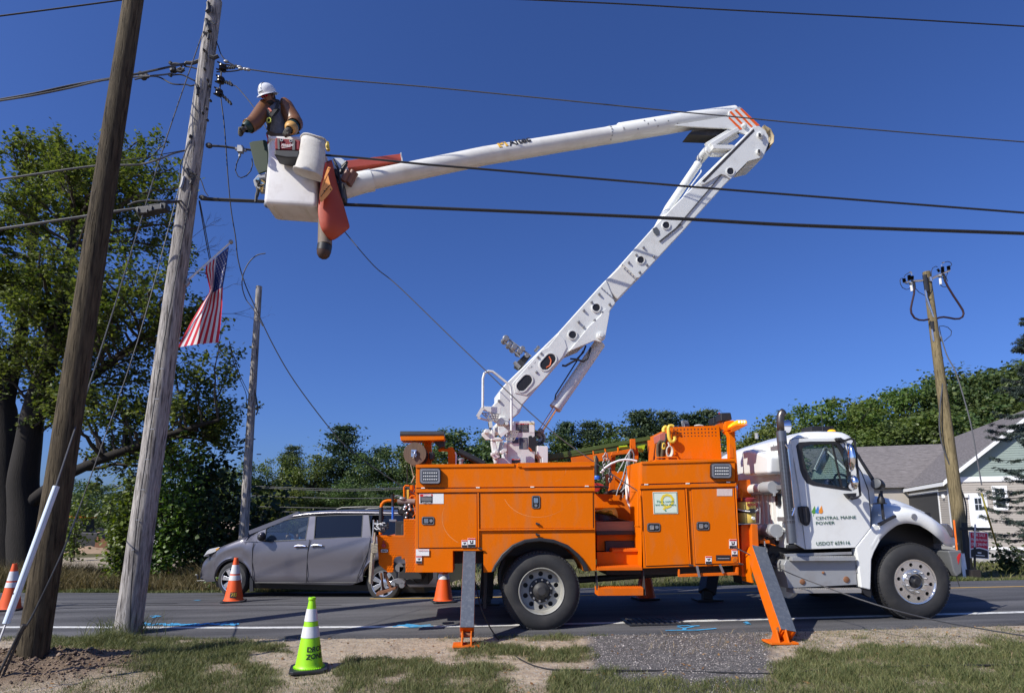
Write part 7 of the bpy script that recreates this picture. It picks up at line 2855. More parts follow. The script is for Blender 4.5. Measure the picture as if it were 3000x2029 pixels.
for i in range(NT+1):
 t=i/NT
 rx,ry=cat(redge,t)
 lx,ly=cat(ledge,t)
 row=[]
 for j in range(NS*2+1):
  s=j/(NS*2)
  g=math.exp(-((t-.34)/.16)**2)
  s2=s+g*.16*math.sin(math.pi*s)**2*1.2
  s2=min(1,s2)
  x=rx+(lx-rx)*s2
  y=ry+(ly-ry)*s2-26*math.sin(math.pi*s)*t*.4
  dy=.05*math.sin(s*9+t*3.0)*(.25+t)+g*.10*math.sin(s*12)-.30*s*t
  p=cf((x,y))[0]
  row.append(onY(p[0],p[1],FY-.02-dy))
 rows_f.append(row)
FR=mat("flag red",(.60,.016,.04),.7,var=.06,scale=20)
FW=mat("flag white",(.78,.76,.76),.7,var=.04,scale=20)
FB=mat("flag blue",(.045,.065,.22),.7,var=.06,scale=20)
for m_f in(FR,FW,FB):
 nt=m_f.node_tree
 tr=nt.nodes.new("ShaderNodeBsdfTranslucent")
 mx=nt.nodes.new("ShaderNodeMixShader")
 pb2=nt.nodes["Principled BSDF"]
 src=pb2.inputs["Base Color"].links[0].from_socket
 nt.links.new(src,tr.inputs[0])
 mx.inputs[0].default_value=.3
 nt.links.new(pb2.outputs[0],mx.inputs[1])
 nt.links.new(tr.outputs[0],mx.inputs[2])
 nt.links.new(mx.outputs[0],nt.nodes["Material Output"].inputs[0])
B=MB()
B.grid(rows_f)
k=0
B.m=[]
for i in range(NT):
 for j in range(NS*2):
  st=j//2
  B.m.append(2 if(st<7 and i<NT*.40)else(0 if st%2==0 else 1))
B.build("cloth",[FR,FW,FB],fg,ang=80)
B=MB()
def cloth(s,t):
 fi,fj=t*NT,s*NS*2
 i,j=min(int(fi),NT-1),min(int(fj),NS*2-1)
 u,v=fi-i,fj-j
 return(rows_f[i][j]*(1-u)+rows_f[i+1][j]*u)*(1-v)+(rows_f[i][j+1]*(1-u)+rows_f[i+1][j+1]*u)*v
for r in range(9):
 for c in range(6 if r%2==0 else 5):
  s0=.538*(r+1)/10
  t0=.40*((c+.5)/6 if r%2==0 else(c+1)/6)
  pts=[]
  for k in range(10):
   a_=math.pi*k/5
   rr_=1 if k%2==0 else .42
   pts.append(cloth(min(.99,max(0,s0+.021*rr_*math.cos(a_))),max(0,t0+.019*rr_*math.sin(a_)))+V((0,-.006,0)))
  B.add(pts+[cloth(s0,t0)+V((0,-.006,0))],[(k,(k+1)%10,10)for k in range(10)])
B.build("star",FW,fg)["kind"]="stuff"
cv,c4=cr(560,1480,5.42),cr(550,1450,2.716)
vf,vr=onR(676,1749),onR(1122,1751)
VU=V((vr.x-vf.x,vr.y-vf.y,0)).normalized()
VN=V((VU.y,-VU.x,0))
if VN.y>0:
 VN=-VN
WID=1.92
van=thing("minivan","grey minivan with a driver in a blue shirt on the lane behind the truck","minivan",tuple(vf+VU*1.5-VN*WID/2))
def pv(pts,off=0.0):
 return[onP(a,b,vf+VN*off,VN)for a,b in pts]
def vl(pts,off=0.0):
 return[((p-vf).dot(VU),p.z)for p in pv(pts,off)]
def vp(s,z,y=0.0):
 return V((vf.x,vf.y,0))+VU*s-VN*y+V((0,0,z))
VPAINT=mat("grey metallic paint",(.135,.128,.145),.33,.5,var=.04,scale=2,coat=.5)
VBLACK=mat("van black trim",(.015,.015,.017),.45,var=.1)
topl=vl(c4((62,640),(62,600),(68,555),(90,505),(125,478),(170,430),(250,395),(340,360),(420,325),(480,298),(520,283),(640,212),(750,167),(850,143),(1000,130),(1150,124),(1430,126),(1700,132)))
botl=vl(c4((66,700),(80,730),(170,738)))
zs=np.array([z for s,z in topl]);ss_=np.array([s for s,z in topl])
zr_roof=zs[-1]
sill=vl(c4((900,700)))[0][1]
belt_s,belt_z=zip(*vl(c4((440,372),(700,358),(980,345),(1450,332),(1720,326))))
wf_,wr_=vl([(676,1703)])[0],vl([(1121,1703)])[0]
Rw=.345
Rarch=.425
s_end=wr_[0]+1.04
zground=vl([(676,1749)])[0][1]
def ztop(s):
 if s>ss_[-1]:
  return zr_roof-max(0,s-(s_end-.12))*1.2
 return float(np.interp(s,ss_,zs))
def zlow(s):
 z=sill-.02
 z=float(np.interp(s,[ss_.min(),ss_.min()+.15,wf_[0]-.5],[topl[0][1]-.10,sill-.06,sill-.03]))if s<wf_[0]-.45 else z
 for w in(wf_,wr_):
  d=abs(s-w[0])
  if d<Rarch:
   z=max(z,w[1]+math.sqrt(Rarch**2-d*d))
 return z
def zbelt(s):
 return float(np.interp(s,belt_s,belt_z))
stations=sorted(set(list(np.linspace(ss_.min(),wf_[0]-Rarch,9))+list(wf_[0]+Rarch*np.cos(np.linspace(math.pi,0,19)))+list(np.linspace(wf_[0]+Rarch,wr_[0]-Rarch,10))+list(wr_[0]+Rarch*np.cos(np.linspace(math.pi,0,19)))+list(np.linspace(wr_[0]+Rarch,s_end,7))))
sb=belt_s[0]
rows=[]
for s in stations:
 zl=zlow(s)
 nose=smooth01(1-(s-ss_.min())/.75)
 tail=smooth01((s-(s_end-.35))/.35)
 yin=.34*nose**1.5+.10*tail
 zt=min(ztop(s),zbelt(s))if s>sb else ztop(s)
 h=zt-zl
 sec=[(.05+yin,zl),(.015+yin,zl+h*.10),(.03+yin,zl+h*.20),(.0+yin,zl+h*.50),(.008+yin,zl+h*.78)]
 if s<=sb:
  sec+=[(.05+yin,zl+h*.90),(.16+yin,zl+h*.97),(.38+yin*.6,zt+.012),(.96,zt+.03)]
 else:
  sec+=[(.018+yin,zl+h*.90),(.03+yin,zt),(.045+yin,zt+.002),(.06+yin,zt-.02)]
 full=sec+[(WID-y,z)for y,z in sec[-1 if s>sb else-2::-1]]
 if s>sb:
  full=sec+[(WID-y,z)for y,z in sec[::-1]]
 else:
  full=sec+[(WID-y,z)for y,z in sec[::-1]]
 rows.append([vp(s-.5*.34*nose**1.5,z,y)for y,z in full])
B=MB()
B.grid(rows)
B.add(rows[0],[list(range(len(rows[0])))])
B.add(rows[-1],[list(range(len(rows[-1])))])
vb=B.build("van_body",VPAINT,van,ang=60)
TILT=math.atan2(.11,zr_roof-belt_z[2])
GN=(VN*math.cos(TILT)+V((0,0,1))*math.sin(TILT)).normalized()
GO=vp(1.5,belt_z[2],.03)
def pg(pts,off=0.0):
 return[onP(a,b,GO+GN*off,GN)for a,b in pts]
def gpanel(name,m,pts,off,depth,parent=None,bevel=.004,holes=()):
 B=MB()
 B.prism(pg(pts,off),-GN*depth,[pg(h,off)for h in holes])
 return B.build(name,m,parent or van,bevel=bevel)
w1=c4((622,268),(640,254),(720,212),(800,190),(880,176),(967,166),(936,353),(612,366))
w0=c4((462,364),(500,330),(560,290),(548,371))
w2=c4((1018,166),(1200,158),(1394,155),(1382,331),(1004,346))
w3=c4((1440,156),(1600,156),(1760,160),(1760,322),(1458,328))
green=c4((438,373),(480,330),(520,292),(640,222),(750,178),(850,153),(1000,138),(1150,130),(1430,128),(1790,132),(1830,322),(1450,336),(980,350),(700,364))
gpanel("van_side",VPAINT,green,0,.03,holes=[w0,w1,w2,w3])
B=MB()
mirror=lambda p:p-VN*(WID-2*((p-vf).dot(-VN)))
B.prism([mirror(p)for p in pg(green)],-VN*-.02,[[mirror(p)for p in pg(h)]for h in(w0,w1,w2,w3)])
B.build("van_side",VPAINT,van)
DG2=DGLASS
for w,g_,nm in((w0,GLASS,"quarter_window"),(w1,GLASS,"window"),(w2,DG2,"window"),(w3,DG2,"window")):
 wn2=gpanel(nm,g_,w,-.012,.004,bevel=0)
 cx=sum(p[0]for p in w)/len(w);cy=sum(p[1]for p in w)/len(w)
 gpanel("window_seal",VBLACK,[(cx+(x-cx)*1.015,cy+(y-cy)*1.04)for x,y in w],.003,.01,wn2,holes=[[(cx+(x-cx)*.985,cy+(y-cy)*.965)for x,y in w]],bevel=0)
 B=MB()
 B.add([mirror(p)for p in pg(w,-.01)],[list(range(len(w)))])
 B.build(nm,g_,van)
rs=[s for s in np.linspace(ss_[11],s_end-.06,16)]
rows=[]
for s in rs:
 zt=ztop(s)
 zb_=zbelt(s)
 ye=.03+.11*(zt-zb_)/(zr_roof-belt_z[2])
 sec=[(ye-.012,zt-.05),(ye,zt-.012),(ye+.06,zt+.012),(ye+.25,zt+.03),(.96,zt+.045)]
 rows.append([vp(s,z,y)for y,z in sec+[(WID-y,z)for y,z in sec[-2::-1]]])
B=MB()
B.grid(rows)
B.build("roof",VPAINT,van,ang=60,solid=.015)
B=MB()
r1,r0_=[],[]
for y in np.linspace(.08,WID-.08,9):
 bow=1-((y-.96)/.88)**2
 r1.append(vp(ss_[13]-.05-.10*bow,zs[13]+.02*bow,.18+(y-.08)*(WID-.36)/(WID-.16)))
 r0_.append(vp(ss_[9]-.12*bow,zs[9]+.01,y))
B.grid([r1,r0_])
B.build("windscreen",GLASS,van)
B=MB()
for y in(.05,WID-.05):
 p0,p1=vp(ss_[9]-.0,zs[9],y),vp(ss_[13],zs[13]+.0,y+(.12 if y<1 else-.12))
 B.bar(p0,p1,.08,.05,up=tuple(VN))
B.parts("windscreen_pillar",VPAINT,van)
B=MB()
for s0,y in((0,.34),(0,WID-.34)):
 P=pv(c4((1120,118),(1160,104),(1350,98),(1650,100),(1760,118)))
 B.tube([V((p.x,p.y,p.z+.02))-VN*y for p in P],.018,8)
B.parts("roof_rail",VBLACK,van)
B=MB()
B.grid([[vp(s_end-.02,zr_roof-.12,y)for y in(.28,.96,WID-.28)],[vp(s_end+.02,belt_z[-1],y)for y in(.08,.96,WID-.08)]])
B.build("rear_window",DG2,van)
def seam(pts,off=.004):
 B=MB()
 P=pv(pts,off)
 B.tube([p for p in P],.006,5)
 return B
B=MB()
for pts in(c4((526,378),(516,420),(512,520),(518,640),(535,695)),c4((970,352),(955,450),(946,600),(944,694)),c4((1455,335),(1440,440),(1390,560),(1355,640),(1345,692)),c4((535,695),(944,695),(1200,694),(1345,692))):
 B.tube(pv(pts,-.002),.007,5)
B.parts("door_seam",VBLACK,van)
for x0,x1,y in((846,942,405),(978,1074,400)):
 rec=MB()
 P=pv(c4(*[((x0+x1)/2+(x1-x0)/2*math.cos(a),y+20*math.sin(a))for a in np.linspace(0,2*math.pi,20,endpoint=False)]),-.006)
 rec.prism(P,-VN*.01)
 h_=rec.build("handle_cup",mat("shaded grey paint",(.13,.125,.14),.35,.5),van)
 B=MB()
 B.tube(pv(c4((x0+4,y+3),(x0+30,y-4),(x1-30,y-4),(x1-2,y+2)),.02),.02,8)
 B.build("door_handle",CHROME,h_)
B=MB()
B.prism(pv(cv((205,790),(250,720),(290,690),(450,655),(440,690),(380,735),(300,765),(250,775),(190,815)),-.13),-VN*.18)
hl=B.build("headlight",mat("clear headlamp",(.62,.63,.64),.12,.4,coat=1,var=.25,scale=30),van,bevel=.03)
B=MB()
B.prism(pv(cv((390,690),(445,662),(436,688),(396,715)),-.095),-VN*.02)
B.build("indicator",mat("amber marker",(.7,.35,.05),.3),hl)
B=MB()
B.ball(pv(cv((1120,500)),.12)[0],1,14,10,(.08,.10,.085))
mo=B.build("door_mirror",VBLACK,van)
B=MB()
B.ball(pv(cv((1128,462)),.13)[0],1,12,8,(.055,.095,.055))
B.tube([pv(cv((1110,540)),.0)[0],pv(cv((1110,530)),.14)[0]],.03,8)
B.parts("mirror_cap",VPAINT,mo)
B=MB()
B.tube(pv(cv((75,1100),(95,1100),(110,1130),(105,1165)),-.28),.02,6)
B.tube(pv(cv((95,1195),(150,1190),(215,1192)),-.14),.012,6)
B.parts("bumper_vent",VBLACK,van)
B=MB()
B.prism(pv(cv((945,1115),(980,1200),(985,1360),(925,1365),(930,1150)),.0),-VN*.03)
B.build("mud_flap",VBLACK,van)
B=MB()
s0,s1=wf_[0]+Rarch,wr_[0]-Rarch
B.prism([vp(s0-.9,sill-.02,.15),vp(s1+1.2,sill-.02,.15),vp(s1+1.2,sill-.14,.2),vp(s0-.9,sill-.14,.2)],-VN*(WID-.35))
for w in(wf_,wr_):
 B.prism([vp(w[0]-.44,w[1]-.1,.20),vp(w[0]+.44,w[1]-.1,.20),vp(w[0]+.40,w[1]+.42,.20),vp(w[0]-.40,w[1]+.42,.20)],-VN*(WID-.45))
B.build("underbody",VBLACK,van)
def vwheel(s,z,near,turn):
 y=.02 if near else WID-.02
 ax=-VN if near else VN
 c=vp(s,z,y)
 B=MB()
 B.lathe([(.235,.0),(.26,-.004),(.315,.01),(.338,.04),(.345,.07),(.345,.16),(.33,.21),(.235,.22)],c,ax,36,closed=True)
 w=B.build("wheel",RUBBER,van)
 B=MB()
 B.lathe([(.236,.03),(.243,.004),(.235,.0),(.222,.02),(.212,.09),(.0,.09)],c,ax,36,closed=True)
 rim=B.build("rim",mat("dark rim well",(.05,.05,.052),.5,.5),w)
 up=V((0,0,1))
 sp=MB()
 for i in range(7):
  a=2*math.pi*i/7+turn
  d=VU*math.cos(a)+up*math.sin(a)
  t=VU*-math.sin(a)+up*math.cos(a)
  sp.prism([c+ax*.012+d*.06-t*.030,c+ax*.012+d*.225-t*.050,c+ax*.012+d*.232,c+ax*.012+d*.225+t*.050,c+ax*.012+d*.06+t*.030],ax*.03)
 sp.parts("spoke",ALU,w,bevel=.006)
 B=MB()
 B.lathe([(.075,.03),(.075,.010),(.045,.004),(0,.003)],c,ax,18,closed=True)
 B.lathe([(.243,.006),(.240,-.004),(.228,-.002),(.226,.02)],c,ax,36,closed=True)
 B.parts("hub_cap",ALU,w)
for w,tn in((wf_,.3),(wr_,.05)):
 vwheel(w[0],zground+.345,True,tn)
 vwheel(w[0],zground+.345-.02,False,tn)
B=MB()
zf_=sill+.15
for s,y in((wf_[0]+1.25,.28),(wf_[0]+1.25,1.1),(wf_[0]+2.25,.28),(wf_[0]+2.25,1.1)):
 o_=vp(s,zf_+.1,y)
 B.obox(o_+V((0,0,.15))-VN*.26,VU*.26,VN*.25,V((0,0,.12)))
 B.obox(o_+VU*.30+V((0,0,.55))-VN*.26,VU*.07+V((0,0,.02)),VN*.24,V((0,0,.36))+VU*.08)
 B.obox(o_+VU*.40+V((0,0,1.0))-VN*.26,VU*.05,VN*.13,V((0,0,.10)))
B.parts("seat",mat("dark grey upholstery",(.05,.05,.055),.8),van,bevel=.04)
B=MB()
B.prism([vp(sb+.02,belt_z[0]-.05,.1),vp(sb+.55,belt_z[0]+.03,.1),vp(sb+.62,belt_z[0]-.3,.1),vp(sb+.1,belt_z[0]-.5,.1)],-VN*(WID-.2))
B.build("dashboard",VBLACK,van,bevel=.03)
B=MB()
hub_=vp(sb+.78,belt_z[0]+.02,.56)
ring=[hub_+VN*(math.cos(a)*.19)+(V((0,0,.86))+VU*-.5).normalized()*(math.sin(a)*.19)for a in np.linspace(0,2*math.pi,18,endpoint=False)]
B.tube(ring,.016,6,closed=True)
B.tube([hub_+VN*.19,hub_-VN*.19],.015,6)
B.build("steering_wheel",VBLACK,van)
B=MB()
q=pg(c4((765,245)),-.75)[0]
B.obox(q,VU*.02,VN*.12,V((0,0,.035)))
B.build("inner_mirror",VBLACK,van,bevel=.01)
def skin_body(name,joints,edges,m,parent,levels=2,root=0,label=None):
 me=bpy.data.meshes.new(name)
 o0=ORIG[parent.name]
 me.from_pydata([tuple(V(p)-o0)for p,r in joints],edges,[])
 ob=bpy.data.objects.new(name,me)
 COL.objects.link(ob)
 ob.parent=parent
 ORIG[ob.name]=o0.copy()
 md=ob.modifiers.new("skin",'SKIN')
 md.use_smooth_shade=True
 for i,(p,r)in enumerate(joints):
  sv=me.skin_vertices[0].data[i]
  sv.radius=(r,r)if not isinstance(r,tuple)else r
  sv.use_root=(i==root)
 ms=ob.modifiers.new("subsurf",'SUBSURF')
 ms.levels=ms.render_levels=levels
 me.materials.append(m)
 return ob
SKIN=mat("skin",(.36,.20,.14),.55,var=.08)
BLUESH=mat("blue shirt",(.02,.20,.50),.8,var=.1)
HAIR=mat("dark hair",(.02,.014,.01),.7)
dp=vp(wf_[0]+1.50,zf_+.30,.54)
drv=thing("person","driver in a blue shirt reaching for the steering wheel of the grey minivan","person",tuple(dp))
fw_=-VU
hd_c=dp+V((0,0,.66))+fw_*.04
J=[(dp+V((0,0,.02)),.15),(dp+V((0,0,.25))+fw_*.0,.145),(dp+V((0,0,.44))+fw_*.0,.15),(dp+V((0,0,.53)),.065),(dp+V((0,0,.43))+VN*.19,.07),(dp+V((0,0,.22))+VN*.25+fw_*.12,.052),(hub_+VN*.17+V((0,0,.06))-fw_*.03,.035),(dp+V((0,0,.43))-VN*.19,.07),(dp+V((0,0,.24))-VN*.25+fw_*.14,.052),(hub_-VN*.15+V((0,0,.06))-fw_*.03,.035),(dp+fw_*.40+VN*.10+V((0,0,.02)),.085),(dp+fw_*.55+VN*.10-V((0,0,.28)),.06),(dp+fw_*.40-VN*.10+V((0,0,.02)),.085),(dp+fw_*.55-VN*.10-V((0,0,.28)),.06)]
skin_body("clothed_body",J,[(0,1),(1,2),(2,3),(2,4),(4,5),(5,6),(2,7),(7,8),(8,9),(0,10),(10,11),(0,12),(12,13)],BLUESH,drv)
B=MB()
B.ball(hd_c,.11,14,10,(.88,.8,1.12))
B.ball(hd_c+fw_*.10-V((0,0,.02)),.022,8,6)
B.tube([dp+V((0,0,.50)),hd_c-V((0,0,.05))],.055,10)
B.build("head",SKIN,drv)
B=MB()
B.ball(hd_c-fw_*.018+V((0,0,.03)),.115,14,8,(.92,.86,1.02))
B.build("hair",HAIR,drv)
for sg_ in(1,-1):
 B=MB()
 w0_=hub_+VN*(.17 if sg_>0 else-.15)+V((0,0,.07))
 B.ball(w0_,.045,10,8,(1,.8,1.1))
 for k in range(4):
  B.tube([w0_+V((0,0,.03-.02*k))+fw_*.03,w0_+V((0,0,.035-.02*k))+fw_*.06,w0_+V((0,0,.03-.02*k))+fw_*.06-VN*.03*sg_],[.011,.010,.008],6)
 B.tube([w0_+V((0,0,.03)),w0_+V((0,0,.06))+fw_*.02],[.013,.009],6)
 B.build("hand",SKIN,drv)
CONEO=mat("cone orange",(.80,.10,.01),.5,var=.06,scale=5,dirt=(.45,.12,.06),dscale=6,damt=.3)
REFL=mat("reflective white band",(.66,.66,.66),.45,var=.06,scale=14,dirt=(.4,.38,.36),dscale=8,damt=.4)
LIME=mat("lime cone plastic",(.33,.72,.01),.45,var=.03)
def cone(name,label,base,h,rb_,rt,bands,body,sq,group=None,shape=None):
 base=V(base)
 t=thing(name,label,"traffic cone",tuple(base),group)
 def rad(f):
  return rb_+(rt-rb_)*f
 z0=.035
 B=MB()
 pr_=[(rad(0)*1.10,.0+z0),(rad(.02)*1.02,z0+.012),(rad(.05),z0+.04)]
 for f in np.linspace(.1,1,12):
  pr_.append((rad(f),z0+(h-z0)*f))
 pr_+=[(rt*.72,h),(rt*.6,h-.03)]
 B.lathe(pr_,base,(0,0,1),28,closed=True)
 B.build("cone_body",body,t)
 for f0,f1 in bands:
  B=MB()
  B.lathe([(rad(f0)+.004,z0+(h-z0)*f0),(rad(f1)+.004,z0+(h-z0)*f1)],base,(0,0,1),28,closed=True)
  B.build("reflective_band",REFL,t)
 B=MB()
 a=sq
 pts=[]
 for k in range(4):
  for w in(-.35,.35):
   an=math.pi/4+k*math.pi/2+w*.35+.22
   pts.append(base+V((math.cos(an)*a*1.3,math.sin(an)*a*1.3,.003)))
 B.prism(pts,V((0,0,z0-.003)))
 B.build("rubber_base",BLACK,t,bevel=.008)
 return t,rad,z0
cg="orange traffic cones along the road"
q=onR(684,1762)
k28,rad,z0=cone("traffic_cone","orange cone marked 28 standing in front of the minivan's front wheel",q,.80,.165,.034,[(.47,.585),(.62,.83)],CONEO,.20,None)
o=q+V((-.045,-.16,.115))
def conewrap(base,rad_,z0_,h,ang0,zt_):
 def f(x,y,z):
  zz=zt_+y
  r_=rad_((zz-z0_)/(h-z0_))+.004+z
  a=ang0+x/max(r_,.02)
  return base+V((math.sin(a)*r_,-math.cos(a)*r_,zz))
 return f
B=MB()
f=conewrap(q,rad,z0,.80,-.05,.105)
B.grid([[f(x,y,.001)for x in np.linspace(-.005,.105,6)]for y in(-.012,.085)])
B.build("number_patch",BLACK,k28)
text("28","number",mat("yellow stencil",(.70,.45,.03),.5),k28,(0,0,0),(1,0,0),(0,0,1),.105,.001,tfm=conewrap(q,rad,z0,.80,-.02,.11),bold=.002)
q1=onR(28,1786)
dup(k28,tuple(q1),"faded orange cone at the far left edge beside the white guard tube",None)
cl2=[o_ for o_ in bpy.data.objects if o_.name.startswith("traffic_cone.")][0]
for ch in list(cl2.children):
 if ch.name.startswith("number"):
  bpy.data.objects.remove(ch)
q2=onR(1299,1762)
c3_=dup(cl2,tuple(q2),"orange cone on the road between the rear outrigger and the minivan's tail",None)
q3=onR(1892,1754)
c4_=dup(cl2,tuple(q3),"orange cone half hidden behind the hanging orange step of the truck",None)
q=onT(905,1962)
dz_,rad,z0=cone("traffic_cone","lime yellow cone lettered DROP ZONE on the sandy turf in the foreground",q,.72,.140,.030,[(.44,.60),(.675,.855)],LIME,.185,None)
B=MB()
B.lathe([(.034,.66),(.030,.70),(.036,.705),(.040,.72),(.036,.735),(.024,.738),(.024,.72)],q,(0,0,1),20,closed=True)
B.build("cone_collar",LIME,dz_)
fr_=conewrap(q,rad,z0,.72,.12,.165)
text("DROP","lettering",INK,dz_,(0,0,0),(1,0,0),(0,0,1),.068,.001,tfm=conewrap(q,rad,z0,.72,-.02,.205),bold=.0012,spacing=1.02)
text("ZONE","lettering",INK,dz_,(0,0,0),(1,0,0),(0,0,1),.068,.001,tfm=conewrap(q,rad,z0,.72,-.02,.135),bold=.0012,spacing=1.02)
B=MB()
for k in range(40):
 a=2*math.pi*k/40
 B.obox(q+V((math.cos(a)*.150,math.sin(a)*.150,.040)),V((math.cos(a),math.sin(a),0))*.008,V((-math.sin(a),math.cos(a),0))*.005,V((0,0,.005)))
stuff(B.build("base_notch",LIME,dz_))
HA=R(23.6)
H1=V((math.sin(HA),math.cos(HA),0))
H2=V((math.cos(HA),-math.sin(HA),0))
hc=onY(2792,1545,34.0)
hc=V((hc.x,hc.y,0))
house=thing("house","grey sided house with a green gable, dark shingle roof and white trim","house",(hc.x,hc.y,G(hc.x,hc.y)))
def hg(pts,off=0.0):
 o=hc-H1*off
 return[onP(a,b,o,H1)for a,b in pts]
def hs(pts,off=0.0):
 o=hc-H2*off
 return[onP(a,b,o,H2)for a,b in pts]
def flat(pts):
 return[V((p.x,p.y,p.z))for p in pts]
TANS=mat("taupe siding",(.37,.335,.295),.7,var=.04)
GRNS=mat("sage green siding",(.25,.305,.275),.7,var=.04)
TRIM=mat("white house trim",(.78,.78,.78),.5,var=.03)
SHINGLE=mat("asphalt shingles",(.165,.150,.150),.9,var=.55,scale=2.4,stretch=(1,1,5),dirt=(.075,.065,.065),dscale=5,damt=.8)
DKGL=mat("dark window glass",(.02,.025,.03),.05,.0,coat=1)
zb=hg([(2800,1600)])[0].z
z_bot=zb-.9
def clapboards(name,m,o,u,n,length,z0,z1,clip,step=.135):
 k=0
 z=z0
 while z<z1:
  a,b=clip(z+step/2)
  a,b=max(0,a),min(length,b)
  if b-a>.1:
   B=MB()
   p0,p1=o+u*a,o+u*b
   B.add([V((p0.x,p0.y,z))-n*.030,V((p1.x,p1.y,z))-n*.030,V((p1.x,p1.y,min(z1,z+step)))-n*.008,V((p0.x,p0.y,min(z1,z+step)))-n*.008,V((p0.x,p0.y,z)),V((p1.x,p1.y,z))],[(0,1,2,3),(4,5,1,0)])
   B.build(name,m,house,smooth=False,recalc=False)
  z+=step
z_band0=hg([(2900,1410)])[0].z
z_band1=hg([(2900,1397)])[0].z
GL=9.5
rake0=hg([(2814,1366)])[0]
rake1=hg([(2961,1251)])[0]
rslope=(rake1.z-rake0.z)/(rake1-rake0).dot(H2)
s_r0=(rake0-hc).dot(H2)
half=GL/2
peak_z=rake0.z+(half-s_r0)*rslope
B=MB()
B.prism([V((hc.x,hc.y,z_bot)),V((hc.x,hc.y,z_bot))+H2*GL,V((hc.x,hc.y,z_band1))+H2*GL,V((hc.x,hc.y,0))+H2*half+V((0,0,peak_z-.12)),V((hc.x,hc.y,z_band1))],H1*15)
B.build("wall",TANS,house)
clapboards("siding_board",TANS,hc,H2,H1,GL,zb,z_band0,lambda z:(0,GL))
clapboards("siding_board",GRNS,hc,H2,H1,GL,z_band1,peak_z-.1,lambda z:(max(0,(z-rake0.z)/rslope+s_r0),min(GL,GL-(z-rake0.z)/rslope-s_r0)))
eave_r=hs([(2785,1405)])[0].z
clapboards("siding_board",TANS,hc,H1,H2,13,zb,eave_r+.1,lambda z:(0,13))
B=MB()
def trimbox(o,u,n,s0,s1,z0,z1,d=.05,m=TRIM,name="trim",par=None):
 B=MB()
 p0,p1=o+u*s0,o+u*s1
 B.prism([V((p0.x,p0.y,z0)),V((p1.x,p1.y,z0)),V((p1.x,p1.y,z1)),V((p0.x,p0.y,z1))],-n*d)
 return B.build(name,m,par or house)
trimbox(hc,H2,H1,-.02,GL,z_band0,z_band1+.04,.07,name="band_board")
trimbox(hc,H2,H1,-.06,.16,zb-.05,z_band0,.06,name="corner_board")
trimbox(hc,H1,H2,-.06,.16,zb-.05,eave_r+.1,.06,name="corner_board")
trimbox(hc,H2,H1,.0,GL,zb-.16,zb,.05,name="skirt_board")
trimbox(hc,H2,H1,.0,GL,z_bot,zb-.16,.02,mat("concrete foundation",(.36,.35,.33),.9,var=.1),"foundation")
trimbox(hc,H1,H2,.0,15,z_bot,zb-.05,.02,mat("concrete foundation",(.36,.35,.33),.9,var=.1),"foundation")
def hspan(px0,px1,py,plane):
 f=hg if plane=="g" else hs
 u=H2 if plane=="g" else H1
 a,b=f([(px0,py)])[0],f([(px1,py)])[0]
 return(a-hc).dot(u),(b-hc).dot(u)
def hz(py,px,plane):
 return(hg if plane=="g" else hs)([(px,py)])[0].z
s0,s1=hspan(2851,2884,1500,"g")
zd0,zd1=hz(1546,2870,"g"),hz(1453,2870,"g")
dr_=trimbox(hc,H2,H1,s0-.18,s1+.18,zd0-.02,zd1+.18,.05,name="door_frame")
dd_=trimbox(hc,H2,H1,s0,s1,zd0,zd1,.065,mat("white house door",(.74,.76,.80),.5),"door")
ww=(s1-s0)
for i in range(2):
 for j in range(2):
  a=s0+ww*(.2+.32*i)
  z=zd0+(zd1-zd0)*(.56+.20*j)
  trimbox(hc,H2,H1,a,a+ww*.28,z,z+(zd1-zd0)*.18,.07,DKGL,"door_pane",dd_)
 a=s0+ww*(.2+.32*i)
 trimbox(hc,H2,H1,a,a+ww*.28,zd0+.2,zd0+(zd1-zd0)*.45,.072,mat("white house door",(.74,.76,.80),.5),"door_panel",dd_)
def sash(s0,s1,z0,z1,plane="g"):
 o,u,n=(hc,H2,H1)if plane=="g" else(hc,H1,H2)
 f=trimbox(o,u,n,s0-.14,s1+.14,z0-.14,z1+.16,.05,name="window")
 w,h=s1-s0,z1-z0
 for z_,hh in((z0,h*.48),(z0+h*.52,h*.48)):
  trimbox(o,u,n,s0,s1,z_,z_+hh,.055,DKGL,"pane",f)
 trimbox(o,u,n,s0,s1,z0+h*.47,z0+h*.53,.07,TRIM,"meeting_rail",f)
 trimbox(o,u,n,s0+w*.47,s0+w*.53,z0+h*.53,z1,.065,TRIM,"muntin",f)
 trimbox(o,u,n,s0,s1,z0+h*.74,z0+h*.78,.066,TRIM,"muntin",f)
s0,s1=hspan(2916,2944,1460,"g")
sash(s0,s1,hz(1486,2930,"g"),hz(1430,2930,"g"))
for px_ in((2829,1450,"g"),(2768,1452,"s")):
 s_,_=hspan(px_[0],px_[0],px_[1],px_[2])
 z_=hz(px_[1],px_[0],px_[2])
 o,u,n=(hc,H2,H1)if px_[2]=="g" else(hc,H1,H2)
 trimbox(o,u,n,s_-.08,s_+.08,z_-.12,z_+.10,.16,TRIM,"porch_lamp")
s0,s1=hspan(2750,2655,1455,"s")
zg1=hz(1443,2735,"s")
fr2=trimbox(hc,H1,H2,s0-.16,s1+.2,zb,zg1+.18,.05,name="garage_frame")
trimbox(hc,H1,H2,s0,s1,zb,zg1,.056,mat("garage dark",(.03,.03,.032),.8),"garage_opening",fr2)
eo=.45
e0=V((hc.x,hc.y,0))-H2*.35-H1*eo
ez=rake0.z-(s_r0+.35)*rslope
RL=16.5
